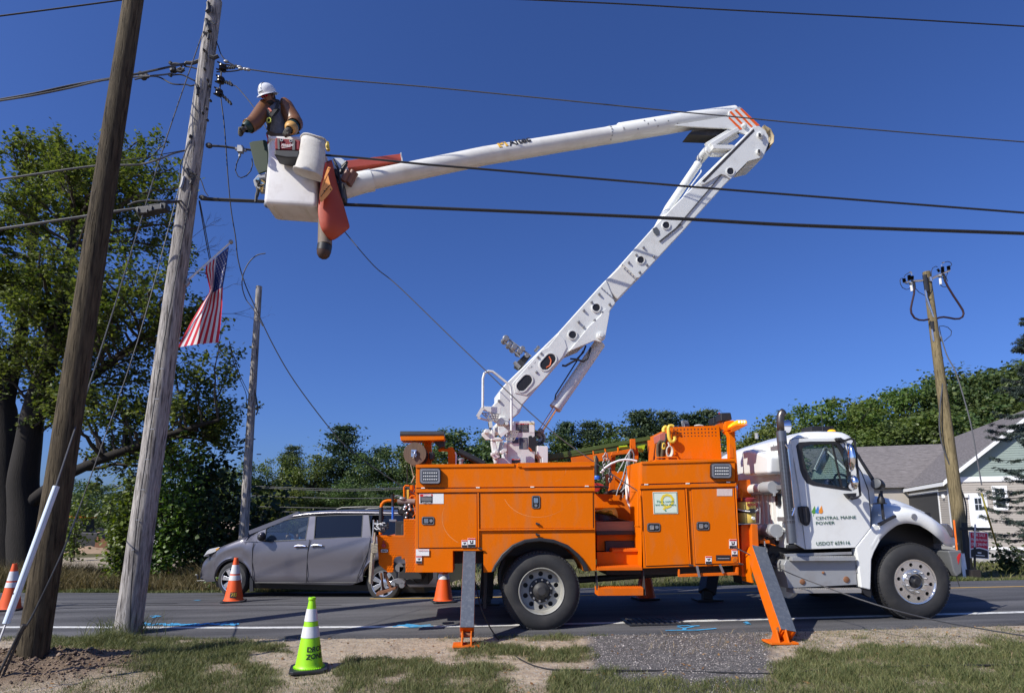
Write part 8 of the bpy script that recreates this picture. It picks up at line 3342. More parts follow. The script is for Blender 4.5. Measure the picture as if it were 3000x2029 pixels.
for side_ in(0,1):
 a=e0+V((0,0,ez))if side_==0 else V((hc.x,hc.y,ez))+H2*(GL+.35)-H1*eo
 p=V((hc.x,hc.y,peak_z))+H2*half-H1*eo
 B=MB()
 n_=34
 for i in range(n_):
  t0_,t1_=i/n_,(i+1)/n_
  q0,q1=a.lerp(p,t0_),a.lerp(p,t1_)
  lift=V((0,0,.035))
  B.add([q0+lift,q0+H1*RL+lift,q1+H1*RL+V((0,0,.012)),q1+V((0,0,.012)),q0,q0+H1*RL],[(0,1,2,3),(4,5,1,0)])
 rf=B.build("roof",SHINGLE,house,smooth=False)
 B=MB()
 d_=(p-a)
 B.prism([a+V((0,0,.03)),p+V((0,0,.03)),p-V((0,0,.22)),a-V((0,0,.22))],-H1*.05)
 B.build("rake_board",TRIM,house)
 B=MB()
 B.prism([a-V((0,0,.04)),a+H1*RL-V((0,0,.04)),a+H1*RL-V((0,0,.26)),a-V((0,0,.26))],(-H2 if side_==0 else H2)*.04)
 B.build("fascia",TRIM,house)
 B=MB()
 B.prism([a-V((0,0,.2)),p-V((0,0,.2)),p+H1*eo-V((0,0,.2)),a+H1*eo-V((0,0,.2))],V((0,0,-.02)))
 B.build("soffit",mat("grey soffit",(.5,.5,.52),.6),house)
wo=hc+H1*9.0
ridge_z=onP(2600,1306,wo+H1*3.5,H1).z
WLn=13.0
B=MB()
B.prism([wo-H2*WLn+V((0,0,z_bot)),wo+V((0,0,z_bot)),wo+V((0,0,eave_r+.1)),wo-H2*WLn+V((0,0,eave_r+.1))],H1*7)
B.build("wing_wall",TANS,house)
B=MB()
w0_,w1_=wo-H2*(WLn+.3)-H1*.4,wo+H2*3.5-H1*.4
r0_,r1_=wo-H2*(WLn+.3)+H1*3.5,wo+H2*3.5+H1*3.5
n_=26
for i in range(n_):
 t0_,t1_=i/n_,(i+1)/n_
 za,zb2=eave_r+(ridge_z-eave_r)*t0_,eave_r+(ridge_z-eave_r)*t1_
 a0,a1=w0_.lerp(r0_,t0_),w1_.lerp(r1_,t0_)
 b0,b1=w0_.lerp(r0_,t1_),w1_.lerp(r1_,t1_)
 B.add([V((a0.x,a0.y,za+.035)),V((a1.x,a1.y,za+.035)),V((b1.x,b1.y,zb2+.012)),V((b0.x,b0.y,zb2+.012)),V((a0.x,a0.y,za)),V((a1.x,a1.y,za))],[(0,1,2,3),(4,5,1,0)])
q=wo+H1*7.4
B.add([V((r0_.x,r0_.y,ridge_z)),V((r1_.x,r1_.y,ridge_z)),V((q.x,q.y,eave_r))+H2*3.5,V((q.x,q.y,eave_r))-H2*(WLn+.3)],[(0,1,2,3)])
B.build("wing_roof",SHINGLE,house,smooth=False)
gf=wo-H1*.8
def hw(pts,off=0.0):
 return[onP(a,b,gf-H1*off,H1)for a,b in pts]
gp_=hw([(2383,1402),(2388,1380),(2417,1318),(2490,1388),(2494,1402)])
B=MB()
B.prism([gp_[0],gp_[4],gp_[3],gp_[2],gp_[1]],H1*4)
B.build("front_gable",GRNS,house)
for a,b in((gp_[2],gp_[1]),(gp_[2],gp_[3])):
 B=MB()
 d=(b-a)
 B.bar(a+V((0,0,.1))-H1*.15,b+V((0,0,.1))-H1*.15,.3,.22)
 B.build("rake_board",TRIM,house)
 B=MB()
 B.bar(a+V((0,0,.2))+H1*1.6,b+V((0,0,.2))+H1*1.6,4.2,.08,up=(0,0,1))
 B.build("gable_roof",SHINGLE,house)
k=0
zz=gp_[0].z
while zz<gp_[2].z-.3:
 t=(zz-gp_[1].z)/(gp_[2].z-gp_[1].z)
 t=max(0,t)
 a,b=gp_[1].lerp(gp_[2],t),gp_[3].lerp(gp_[2],t)
 B=MB()
 a2,b2=V((a.x,a.y,zz)),V((b.x,b.y,zz))
 B.add([a2-H1*.05,b2-H1*.05,b2-H1*.01+V((0,0,.16)),a2-H1*.01+V((0,0,.16)),a2,b2],[(0,1,2,3),(4,5,1,0)])
 B.build("siding_board",GRNS,house,smooth=False,recalc=False)
 zz+=.16
cs=cr(2450,1200,2.858)
sgb=onT(2830,1688)
SY=sgb.y-.35
post=onT(2834,1682)
sgn=thing("for_sale_sign","red and black for sale sign hanging from a black post beside the tan pole","sign",tuple(V((onY(2829,1680,SY).x,SY,G(onY(2829,1680,SY).x,SY)))))
B=MB()
q0,q1=onY(2835,1695,SY),onY(2825.5,1530,SY)
q0=q0.lerp(q1,0)-V((0,0,.15))
B.bar(q0,q1,.09,.09)
a,b=onY(2813,1548,SY-.02),onY(2903,1549,SY-.02)
B.bar(a,b,.05,.07)
B.parts("sign_post",BLACK,sgn)
board=[onY(x,y,SY-.03)for x,y in((2840,1556),(2895,1559),(2897,1637),(2842,1633))]
B=MB()
B.prism(board,UY*.02)
sbd=B.build("sign_board",mat("white sign board",(.75,.74,.74),.5),sgn)
def sp_(u,v,off):
 return(board[0].lerp(board[1],u)).lerp(board[3].lerp(board[2],u),v)-UY*off
B=MB()
B.add([sp_(.05,.03,.004),sp_(.95,.03,.004),sp_(.95,.64,.004),sp_(.75,.60,.004),sp_(.5,.57,.004),sp_(.25,.60,.004),sp_(.05,.64,.004)],[list(range(7))])
B.build("red_field",mat("sign red",(.62,.02,.06),.5),sbd)
B=MB()
B.add([sp_(.05,.69,.004),sp_(.25,.65,.004),sp_(.5,.62,.004),sp_(.75,.65,.004),sp_(.95,.69,.004),sp_(.95,.97,.004),sp_(.05,.97,.004)],[list(range(7))])
B.build("black_field",INK,sbd)
bu=(board[1]-board[0])
bw=bu.length
for s_,u,v,w in(("FOR SALE",.16,.17,.66),("Michelle Harrison",.08,.34,.84),("(207) 240-0941",.07,.52,.86),("(RE)",.42,.79,.18),("www.realty.com",.2,.90,.6)):
 if s_ in("(RE)","www.realty.com"):
  continue
 text(s_,"lettering",WHITEM,sbd,sp_(u,v,.006),bu,(0,0,1),.1,.001,width=bw*w)
for v,u0,u1,t in((.76,.40,.60,.05),(.87,.22,.78,.03)):
 B=MB()
 B.add([sp_(u0,v,.006),sp_(u1,v,.006),sp_(u1,v+t,.006),sp_(u0,v+t,.006)],[(0,1,2,3)])
 B.build("print_bar",WHITEM,sbd)
B=MB()
q0,q1=onY(2854,1690,SY-.25),onY(2857,1530,SY-.25)
zg=G(q0.x,q0.y)
B.bar(V((q0.x,q0.y,zg-.1)),q0.lerp(q1,.55),.035,.035)
B.box((q0.x-.12,q0.y-.1,zg),(q0.x+.10,q0.y+.1,zg+.22))
stk_=B.parts("stake_part",mat("dark stake",(.03,.024,.02),.7),thing("stake","dark wooden stake standing in front of the for sale sign","stake",(q0.x,q0.y,zg)))
B=MB()
B.tube([q0.lerp(q1,.55),q0.lerp(q1,.97)],.018,8)
B.build("stake_tip",mat("weathered white paint",(.55,.53,.5),.7),bpy.data.objects["stake"])
B=MB()
q0,q1=onY(2829,1680,SY-.1),onY(2818,1620,SY-.1)
B.bar(V((q0.x,q0.y,G(q0.x,q0.y)-.1)),q1,.10,.05)
tag(B.build("marker_post",WHITEM,None,origin=(q0.x,q0.y,G(q0.x,q0.y))),"short white marker post between the truck bumper and the black sign post","post")
def gp(px,py):
 return onT(px,py)
q=onT(258,1620)
q=V((q.x,q.y,G(q.x,q.y)))
B=MB()
rows=[]
for i in range(9):
 t=i/8
 row=[]
 for k in range(25):
  a=2*math.pi*(k%24)/24
  rr_=2.0*(1-t)+.02
  h_=1.55*(t**1.1)
  n_=.15*mnoise.noise(V((math.cos(a)*2,math.sin(a)*2,t*3)))
  x,y=q.x+math.cos(a)*rr_*(1.0+n_),q.y+.9+math.sin(a)*rr_*.6*(1+n_)
  row.append(V((x,y,q.z-.1+h_*(1+n_))))
 rows.append(row)
B.grid(rows)
tag(B.build("sand_heap",mat("heaped sand",(.30,.21,.14),.95,var=.25,scale=5,bump=.6,bscale=20),None,origin=tuple(q),ang=80),"heap of brown sand in the lot behind the new pole","sand heap")
ld=onT(200,1622)
lz=G(ld.x,ld.y+.4)
ldr=thing("loader","dark orange topped loader parked beside the sand heap in the lot","loader",(ld.x,ld.y+.4,lz))
LY=ld.y+.4
B=MB()
for x,r_ in((-.3,.5),(.9,.5)):
 B.lathe([(.2,0),(r_,.02),(r_,.28),(.2,.3)],(ld.x+x,LY,lz+r_),(0,1,0),18)
B.parts("wheel",RUBBER,ldr)
B=MB()
B.prism([V((ld.x-.9,LY+.05,lz+.5)),V((ld.x+1.3,LY+.05,lz+.5)),V((ld.x+1.3,LY+.05,lz+1.2)),V((ld.x+.3,LY+.05,lz+1.25)),V((ld.x-.9,LY+.05,lz+1.1))],UY*1.3)
B.build("chassis",DARK,ldr,bevel=.05)
B=MB()
B.prism([V((ld.x-.6,LY+.15,lz+1.2)),V((ld.x+.4,LY+.15,lz+1.2)),V((ld.x+.3,LY+.15,lz+2.1)),V((ld.x-.5,LY+.15,lz+2.1))],UY*1.1)
B.build("cab",BLACK,ldr,bevel=.05)
B=MB()
B.box((ld.x-.65,LY+.1,lz+2.1),(ld.x+.42,LY+1.3,lz+2.2))
B.build("cab_roof",ORANGE_D,ldr)
B=MB()
B.prism([V((ld.x+1.2,LY,lz+.25)),V((ld.x+1.9,LY,lz+.1)),V((ld.x+2.1,LY,lz+.6)),V((ld.x+1.3,LY,lz+1.0))],UY*1.5)
B.build("bucket",RUST,ldr)
rt_=onT(70,1617)
rx,ry=onY(58,1560,rt_.y+2).x,rt_.y+2
rz=G(rx,ry)
rtk=thing("red_truck","red truck with a chrome grille parked far behind the big tree trunk","truck",(rx,ry,rz))
B=MB()
B.prism([V((rx-3.2,ry,rz+.6)),V((rx+.1,ry,rz+.6)),V((rx+.25,ry,rz+1.3)),V((rx-.6,ry,rz+1.6)),V((rx-1.0,ry,rz+2.4)),V((rx-3.2,ry,rz+2.4))],UY*2.2)
B.build("truck_body",mat("dark red paint",(.22,.01,.015),.35,coat=.4),rtk,bevel=.06)
B=MB()
for i in range(4):
 B.box((rx+.12,ry-.02,rz+.62+i*.2),(rx+.3,ry+2.2,rz+.72+i*.2))
B.parts("grille_bar",CHROME,rtk)
B=MB()
for x in(-.5,-2.5):
 B.lathe([(.2,0),(.48,.02),(.48,.28),(.2,.3)],(rx+x,ry-.03,rz+.48),(0,1,0),18)
B.parts("wheel",RUBBER,rtk)
q4=onT(268,1603)
fc=dup(cl2,(q4.x,q4.y,G(q4.x,q4.y)),"tiny distant orange cone beyond the sand heap",None)
tx=onY(655,1590,20.0)
tz=G(tx.x,20)
tr_=thing("cargo_trailer","low dark trailer parked behind the bonnet of the minivan","trailer",(tx.x,20.0,tz))
z1_=onY(655,1571,20).z
B=MB()
B.box((onY(612,1590,20).x,20,tz+.35),(onY(745,1590,20).x,22,z1_))
B.build("trailer_bed",BLACK,tr_,bevel=.03)
B=MB()
for px_ in(640,700):
 B.lathe([(.1,0),(.33,.02),(.33,.2),(.1,.22)],(onY(px_,1590,19.9).x,19.85,tz+.33),(0,1,0),16)
B.parts("wheel",RUBBER,tr_)
ta=onT(545,1632)
B=MB()
rows=[]
for i in range(7):
 row=[]
 for k in range(12):
  x,y=ta.x-1.0+k*.19,ta.y-.4+i*.2
  row.append(V((x,y,G(x,y)+.03+.30*math.exp(-((k-5)/3.5)**2-((i-3)/2)**2)*(1+.6*mnoise.noise(V((k*.7,i*.9,1))))+.05*mnoise.noise(V((k,i,4))))))
 rows.append(row)
B.grid(rows)
tag(B.build("tarpaulin",mat("blue grey tarpaulin",(.09,.11,.15),.6,var=.3),None,origin=tuple(ta),ang=20),"crumpled blue grey tarpaulin on the sand in front of the minivan's nose","tarpaulin")
for i,(px0,px1,py0,py1,Y,lab)in enumerate(((380,470,1500,1600,44.0,"small white shed glimpsed between the trunks behind the sand heap"),(615,720,1552,1600,36.0,"low tan roofed building glimpsed above the dark trailer"))):
 a,b=onY(px0,py1,Y),onY(px1,py0,Y)
 zg=G(a.x,Y)
 sh=thing("shed",lab,"shed",((a.x+b.x)/2,Y,zg))
 hz_=max(b.z,zg+1.8)
 B=MB()
 B.box((a.x,Y,zg),(b.x,Y+4,zg+(hz_-zg)*.65))
 B.build("wall",[WHITEM,mat("brown wall",(.2,.13,.1),.8)][i],sh)
 B=MB()
 zz=zg+(hz_-zg)*.65
 B.prism([V((a.x-.2,Y-.3,zz)),V((a.x-.2,Y+4.3,zz)),V((a.x-.2,Y+2,hz_))],V((b.x-a.x+.4,0,0)))
 B.build("roof",[SHINGLE,mat("tan roofing",(.34,.25,.19),.8)][i],sh)
BARK=mat("dark bark",(.016,.013,.011),.95,var=.5,scale=8,bump=1.0,bscale=14,stretch=(4,4,.6))
BARKG=mat("grey twig bark",(.060,.050,.042),.95,var=.4,scale=8)
MAPLE=leafmat("maple leaf",(.042,.068,.014),(.195,.210,.048),.38)
BROAD=[leafmat("broad leaf mid",(.052,.088,.022),(.150,.198,.058),.34),leafmat("broad leaf bright",(.058,.098,.018),(.165,.215,.052),.35),leafmat("broad leaf deep",(.044,.076,.024),(.125,.170,.056),.32)]
PINE=leafmat("pine needles",(.034,.058,.030),(.100,.135,.066),.2,.55)
SPRUCE=leafmat("spruce needles",(.020,.034,.028),(.075,.105,.085),.12,.5)
WEED=leafmat("dry weed blade",(.060,.058,.018),(.26,.21,.10),.25,.7)
def leaf_soup(name,c,nrm,size,m,aspect=1.0,rng=RNG,fold=.25):
 n=len(c)
 a=rng.normal(size=(n,3))
 t=np.cross(nrm,a)
 t/=np.linalg.norm(t,axis=1)[:,None]+1e-9
 b=np.cross(nrm,t)
 s=size[:,None]
 o=np.zeros((n,6,3))
 o[:,0]=c-t*s
 o[:,1]=c-b*s*.62*aspect+nrm*s*fold-t*s*.1
 o[:,2]=c+b*s*.62*aspect+nrm*s*fold-t*s*.1
 o[:,3]=c+t*s
 o[:,4]=c-b*s*.40*aspect+nrm*s*fold*.7+t*s*.5
 o[:,5]=c+b*s*.40*aspect+nrm*s*fold*.7+t*s*.5
 return soup(name,o,[(0,1,4,3),(0,3,5,2)],m)
def quad_soup(name,c,nrm,size,m,aspect=.6,rng=RNG):
 n=len(c)
 a=rng.normal(size=(n,3))
 t=np.cross(nrm,a)
 t/=np.linalg.norm(t,axis=1)[:,None]+1e-9
 b=np.cross(nrm,t)
 s=size[:,None]
 o=np.stack([c-t*s,c-b*s*aspect,c+t*s,c+b*s*aspect],1)
 return soup(name,o,[(0,1,2,3)],m)
def unit(v):
 return v/(np.linalg.norm(v,axis=-1,keepdims=True)+1e-9)
def obj_from(me,name,parent):
 o=bpy.data.objects.new(name,me)
 COL.objects.link(o)
 o.parent=parent
 return o
def inside_np(px,py,poly):
 r=np.zeros(len(px),bool)
 n=len(poly)
 for i in range(n):
  (x1,y1),(x2,y2)=poly[i],poly[(i+1)%n]
  c=((y1>py)!=(y2>py))&(px<(x2-x1)*(py-y1)/(y2-y1+1e-9)+x1)
  r^=c
 return r
def grown_tree(name,label,base,trunks,crown_poly,Yc,Ysd,ntips,twigs,leaves,lsize,m,seed,rtrunk,sparse_top=None,extra=()):
 rng=np.random.default_rng(seed)
 t=thing(name,label,"tree",tuple(base))
 B=MB()
 tips=[]
 xs_=[p[0]for p in crown_poly]
 ys_=[p[1]for p in crown_poly]
 while len(tips)<ntips:
  x,y=rng.uniform(min(xs_),max(xs_)),rng.uniform(min(ys_),max(ys_))
  if inside_np(np.array([x]),np.array([y]),crown_poly)[0]:
   tips.append(onY(x,y,Yc+rng.normal()*Ysd))
 paths=[]
 for pts,r0,r1 in trunks:
  P=[V(p)for p in pts]
  Q=[]
  for i in range(len(P)-1):
   for k in range(6):
    f=k/6
    q=P[i].lerp(P[i+1],f)
    Q.append(q+V((.05*mnoise.noise(q*.9),.05*mnoise.noise(q*.9+V((7,0,0))),0)))
  Q.append(P[-1])
  rr_=[r0+(r1-r0)*(i/(len(Q)-1))**.8 for i in range(len(Q))]
  B.tube(Q,rr_,12)
  paths.append((Q,rr_))
 B.build("trunk",BARK,t,ang=70)
 B=MB()
 lc,ln=[],[]
 for tip in tips:
  best=None
  for Q,rr_ in paths:
   for i in range(len(Q)//3,len(Q)):
    d=(tip-Q[i]).length+2.2*max(0,Q[i].z-tip.z+.8)
    if best is None or d<best[0]:
     best=(d,Q[i],rr_[i])
  a,ra=best[1],best[2]
  L=(tip-a).length
  mid=a.lerp(tip,.45)+V((rng.normal()*.06*L,rng.normal()*.06*L,.10*L))
  P=[]
  for k in range(9):
   f=k/8
   q=a*(1-f)**2+mid*2*f*(1-f)+tip*f*f
   P.append(q+V((rng.normal(),rng.normal(),rng.normal()))*.035*(1 if 0<k<8 else 0))
  r=min(ra*.6,.018*L+.012)
  B.tube(P,[r*(1-.85*k/8)+.006 for k in range(9)],5)
  for w in range(twigs):
   f=.38+.62*(w+rng.uniform())/twigs
   k=min(int(f*8),7)
   q=P[k].lerp(P[k+1],f*8-k)
   out=(q-base)
   d=V((rng.normal(),rng.normal(),rng.normal()+.75))+(P[k+1]-P[k]).normalized()*.8
   d.normalize()
   l=rng.uniform(.35,1.0)*(1.15-.3*f)
   e=q+d*l
   m1=q.lerp(e,.5)+V((rng.normal(),rng.normal(),rng.normal()))*.05
   B.tube([q,m1,e],[.009,.006,.003],3,caps=False)
   for k2 in range(leaves):
    f2=rng.uniform(.25,1.02)**.7
    c=(q.lerp(m1,f2*2)if f2<.5 else m1.lerp(e,f2*2-1))+V((rng.normal(),rng.normal(),rng.normal()-.2))*.085
    lc.append(tuple(c-base))
    ln.append((rng.normal()*.55,rng.normal()*.55-.15,1.0 if rng.uniform()<.8 else-.3))
 lm=B.build("limbs",BARKG,t)
 lc,ln=np.array(lc),unit(np.array(ln))
 me=leaf_soup("crown",lc,ln,rng.uniform(.6,1.25,len(lc))*lsize,m,1.15,rng)
 obj_from(me,"crown",t)
 return t
mb=onY(62,1690,18.0)
mb=V((mb.x,18.0,G(mb.x,18.0)-.1))
tk=lambda x,y,Y=18.0:onY(x,y,Y)
grown_tree("maple_tree","large maple with dark forked trunks and thinning leaves behind the new brown pole",mb,[([mb+V((-.35,.1,0)),tk(20,1450),tk(8,1200),tk(-30,1000),tk(-60,760,17.5)],.62,.10),([mb+V((.25,-.1,0)),tk(70,1420,17.9),tk(95,1230,17.7),tk(150,1020,17.4),tk(190,820,17.2),tk(230,620,17)],.50,.07),([tk(95,1230,17.7),tk(200,1150,17.3),tk(330,1060,17),tk(450,960,16.8)],.22,.06),([tk(60,1500),tk(180,1395,17.4),tk(330,1330,17),tk(500,1270,16.8),tk(640,1230,16.6)],.20,.04),([tk(8,1200),tk(60,1000,18.6),tk(90,760,19),tk(110,560,19)],.26,.05)],[(-260,900),(-220,620),(-60,440),(60,390),(180,400),(330,380),(420,400),(540,440),(560,600),(545,760),(560,880),(620,960),(690,1060),(705,1180),(740,1290),(690,1400),(560,1420),(430,1390),(300,1330),(150,1200),(0,1120),(-200,1060)],17.6,1.5,190,15,25,.059,MAPLE,5,.6)
B=MB()
rr=random.Random(4)
o0=tk(520,930,16.8)
def twig(a,d,l,r,k):
 mid=a+d*(l*.5)+V((rr.uniform(-.05,.05),0,rr.uniform(-.06,.06)))
 b=a+d*l+V((0,0,rr.uniform(-.1,.1)))
 B.tube([a,mid,b],[r,r*.8,r*.5],4,caps=False)
 if k:
  for j in range(3 if k>1 else 2):
   f=rr.uniform(.3,1)
   q=a.lerp(mid,f*2)if f<.5 else mid.lerp(b,f*2-1)
   d2=(d+V((rr.uniform(-.6,.6),rr.uniform(-.3,.3),rr.uniform(-.55,.7)))).normalized()
   twig(q,d2,l*rr.uniform(.4,.65),r*.55,k-1)
for px,py,dx,dz,l in((540,760,.9,.45,1.0),(545,800,1,.1,1.1),(560,880,1,.25,1.2),(560,900,1,-.1,1.4),(540,720,.7,.6,.8)):
 twig(tk(px,py,16.8),V((dx,rr.uniform(-.2,.2),dz)).normalized(),l,.010,3)
bare=B.build("bare_branch",BARKG,None,origin=tuple(o0))
tag(bare,"bare grey twigs of a leafless branch showing behind the flag","branch")
def broad_mesh(seed,m,n=13500,wide=.30,squat=0.0):
 rng=np.random.default_rng(seed)
 nb=64
 ph=rng.uniform(0,6.28,3)
 cen,rad_=[],[]
 for i in range(nb):
  h=rng.uniform(.10,.95)
  env=wide*np.sin(np.pi*np.clip((h-.06)/1.0,0,1))**.55
  a=rng.uniform(0,2*np.pi)
  env*=1+.28*np.sin(2*a+ph[0]+5*h)+.2*np.sin(3*a+ph[1]-9*h)
  r=env*np.sqrt(rng.uniform(.08,1))*.92
  cen.append((np.cos(a)*r,np.sin(a)*r,h+.03*np.sin(ph[2]+4*a)))
  rad_.append(rng.uniform(.035,.105)*(1.15-.35*h))
 cen,rad_=np.array(cen),np.array(rad_)
 pick=rng.choice(nb,n,p=rad_**2/(rad_**2).sum())
 d=unit(rng.normal(size=(n,3))+np.array([0,0,.15]))
 rr_=rng.gamma(6.0,.16,n)
 c=cen[pick]+d*(rad_[pick]*rr_)[:,None]*np.array([1.1,1.1,.8])
 nr=unit(d*.45+rng.normal(size=(n,3))*.55+np.array([0,0,.5]))
 me=quad_soup("crown",c,nr,rng.uniform(.006,.0155,n),m,.7,rng)
 B=MB()
 B.tube([V((0,0,-.03)),V((.005,0,.2)),V((0,.01,.5)),V((0,0,.8))],[.022,.016,.010,.003],6)
 for i in range(0,nb,3):
  B.tube([V((0,0,max(.12,cen[i][2]*.6))),V(cen[i])],[.007,.002],4,caps=False)
 return me,B.mesh("trunk",BARK)
def pine_mesh(seed,m,n=12000,open_=.0):
 rng=np.random.default_rng(seed)
 C,Nn,Bm=[],[],MB()
 Bm.tube([V((0,0,-.03)),V((.004,0,.5)),V((0,.004,1.0))],[.018,.011,.002],6)
 tiers=15
 for i in range(tiers):
  h=.18+.80*i/(tiers-1)
  L=(.25*(1-h)**.6+.03)*rng.uniform(.75,1.15)
  for k in range(6):
   if rng.uniform()<.12:
    continue
   a=rng.uniform(0,2*np.pi)
   l=L*rng.uniform(.6,1.15)
   e=np.array([np.cos(a)*l,np.sin(a)*l,h+l*rng.uniform(-.05,.22)])
   s=np.array([0,0,h])
   Bm.tube([V(s),V(e)],[.004,.0015],3,caps=False)
   q=int(n/(tiers*5.3)*(.5+l/.2))
   f=rng.uniform(.25,1.05,q)**.75
   w=.030+.062*f*(l/.25)
   C.append(s+(e-s)*f[:,None]+rng.normal(size=(q,3))*(w[:,None]*np.array([.8,.8,.36])))
   Nn.append(unit(rng.normal(size=(q,3))*.7+np.array([0,0,1.0])))
 C,Nn=np.concatenate(C),np.concatenate(Nn)
 me=quad_soup("crown",C,Nn,rng.uniform(.007,.015,len(C)),m,.5,rng)
 return me,Bm.mesh("trunk",BARK)
KINDS={"mid":[broad_mesh(21+i,BROAD[0])for i in range(2)],"bright":[broad_mesh(31+i,BROAD[1],wide=.33)for i in range(2)],"deep":[broad_mesh(41+i,BROAD[2],wide=.31)for i in range(2)],"pine":[pine_mesh(51+i,PINE)for i in range(3)],"bush":[broad_mesh(61,BROAD[0],2600,.5)]}
NAMES={"mid":"maple_tree","bright":"birch_tree","deep":"oak_tree","pine":"pine_tree","bush":"bush"}
trr=random.Random(77)
def back_tree(px,ptop,Y,kind,width=None,label=None,group=None,hmin=2.0):
 top_=onY(px,ptop,Y)
 zg=G(top_.x,Y)-.1
 H_=max(hmin,top_.z-zg)
 me,tm=KINDS[kind][trr.randrange(len(KINDS[kind]))]
 t=thing(NAMES[kind],label,"bush" if kind=="bush" else "tree",(top_.x,Y,zg),group)
 w=width or 1.0
 t.scale=(H_*w*trr.uniform(.85,1.2),H_*w*trr.uniform(.85,1.2),H_)
 t.rotation_euler=(0,0,trr.uniform(0,6.28))
 obj_from(tm,"trunk",t)
 obj_from(me,"crown",t)
 return t
SK=[(640,1365,50,"mid",1.1,"mid green tree behind the slim back pole"),(735,1345,47,"mid",1.0,"tree just right of the slim back pole above the minivan roof"),(810,1328,49,"bright",1.1,"yellowish green rounded tree right of the slim back pole"),(860,1308,58,"pine",.9,"small dark pine tip between the rounded trees right of the back pole"),(915,1325,50,"mid",1.15,"rounded green tree just left of the tall spreading pine"),(1010,1250,52,"pine",1.25,"tall spreading pine standing out of the treeline above the minivan"),(1085,1322,50,"deep",1.1,"dark rounded tree right of the tall spreading pine"),(1150,1300,54,"deep",1.15,"deep green tree above the tail rail of the truck"),(1225,1296,52,"mid",1.1,"green tree behind the wooden cable reel"),(1305,1268,56,"mid",1.15,"green tree behind the tail lamp rack of the truck"),(1375,1250,55,"deep",1.2,"full dark tree left of the boom turret"),(1440,1275,57,"mid",1.1,"tree directly behind the boom turret"),(1520,1290,60,"deep",1.2,"deep green tree right of the boom turret"),(1600,1270,62,"mid",1.1,"green tree behind the lift cylinder rod"),(1658,1240,64,"pine",1.0,"left one of two small pines above the long orange compartment"),(1730,1238,64,"pine",1.0,"right one of two small pines above the bed opening"),(1775,1275,60,"mid",1.1,"rounded tree behind the orange ladder rack"),(1835,1228,66,"deep",1.1,"dark tree left of the tall pines above the bin"),(1880,1205,66,"pine",1.15,"leftmost tall pine above the perforated orange bin"),(1955,1208,65,"pine",1.1,"second tall pine from the left above the perforated bin"),(2020,1215,66,"pine",1.1,"third tall pine above the perforated orange bin"),(2075,1203,67,"pine",1.1,"rightmost tall pine beside the black work lamps"),(2160,1262,58,"bright",1.1,"pale green tree between the lamp mast and the exhaust stack"),(2225,1250,56,"bright",1.05,"light green tree just left of the exhaust stack"),(2290,1215,58,"bright",1.1,"bright tree behind the exhaust stack top"),(2350,1180,60,"mid",1.15,"green tree above the truck cab roof"),(2430,1178,58,"bright",1.1,"bright green tree above the cab's amber lamp"),(2500,1164,60,"bright",1.15,"bright rounded tree above the door mirrors"),(2575,1150,62,"mid",1.1,"green tree behind the low ridge of the house"),(2635,1132,62,"bright",1.1,"tall bright tree left of the tan pole"),(2700,1108,64,"mid",1.15,"broad green tree just left of the tan pole top"),(2775,1083,64,"deep",1.15,"dark broad tree directly behind the tan pole"),(2840,1098,60,"deep",1.1,"dark tree right of the tan pole above the roof"),(2905,1085,62,"deep",1.15,"dark tree above the house's gable peak"),(2965,1062,62,"deep",1.15,"tall dark tree behind the spruce at the right edge"),(3040,1040,62,"mid",1.2,"tall tree at the right border of the wood")]
for a in SK:
 back_tree(*a[:5],label=a[5],group="trees of the wood behind the road")
low_l=[(560,1480,44,"mid"),(690,1455,42,"deep"),(770,1440,43,"mid"),(850,1425,42,"bright"),(930,1430,43,"deep"),(1010,1410,43,"mid"),(1090,1420,42,"deep"),(1170,1405,44,"mid"),(1250,1400,45,"deep"),(1340,1380,46,"mid"),(1430,1380,46,"deep"),(1520,1370,48,"mid"),(1620,1365,50,"deep"),(1700,1360,50,"mid"),(1790,1355,50,"deep"),(1880,1340,52,"mid"),(1980,1330,52,"deep"),(2080,1330,50,"mid"),(2150,1340,48,"deep"),(2240,1330,48,"mid"),(2330,1290,50,"bright"),(2420,1270,52,"mid"),(2510,1250,54,"bright"),(2600,1230,54,"mid"),(2690,1205,55,"bright"),(2780,1190,55,"deep"),(2870,1190,55,"deep"),(2960,1170,55,"deep"),(3060,1150,55,"mid"),(120,1440,46,"deep"),(230,1400,48,"mid"),(330,1410,46,"deep"),(430,1390,48,"mid"),(510,1430,46,"deep"),(20,1420,50,"mid"),(-90,1400,48,"deep"),(-260,1380,50,"mid"),(-430,1390,48,"deep"),(-620,1370,50,"mid")]
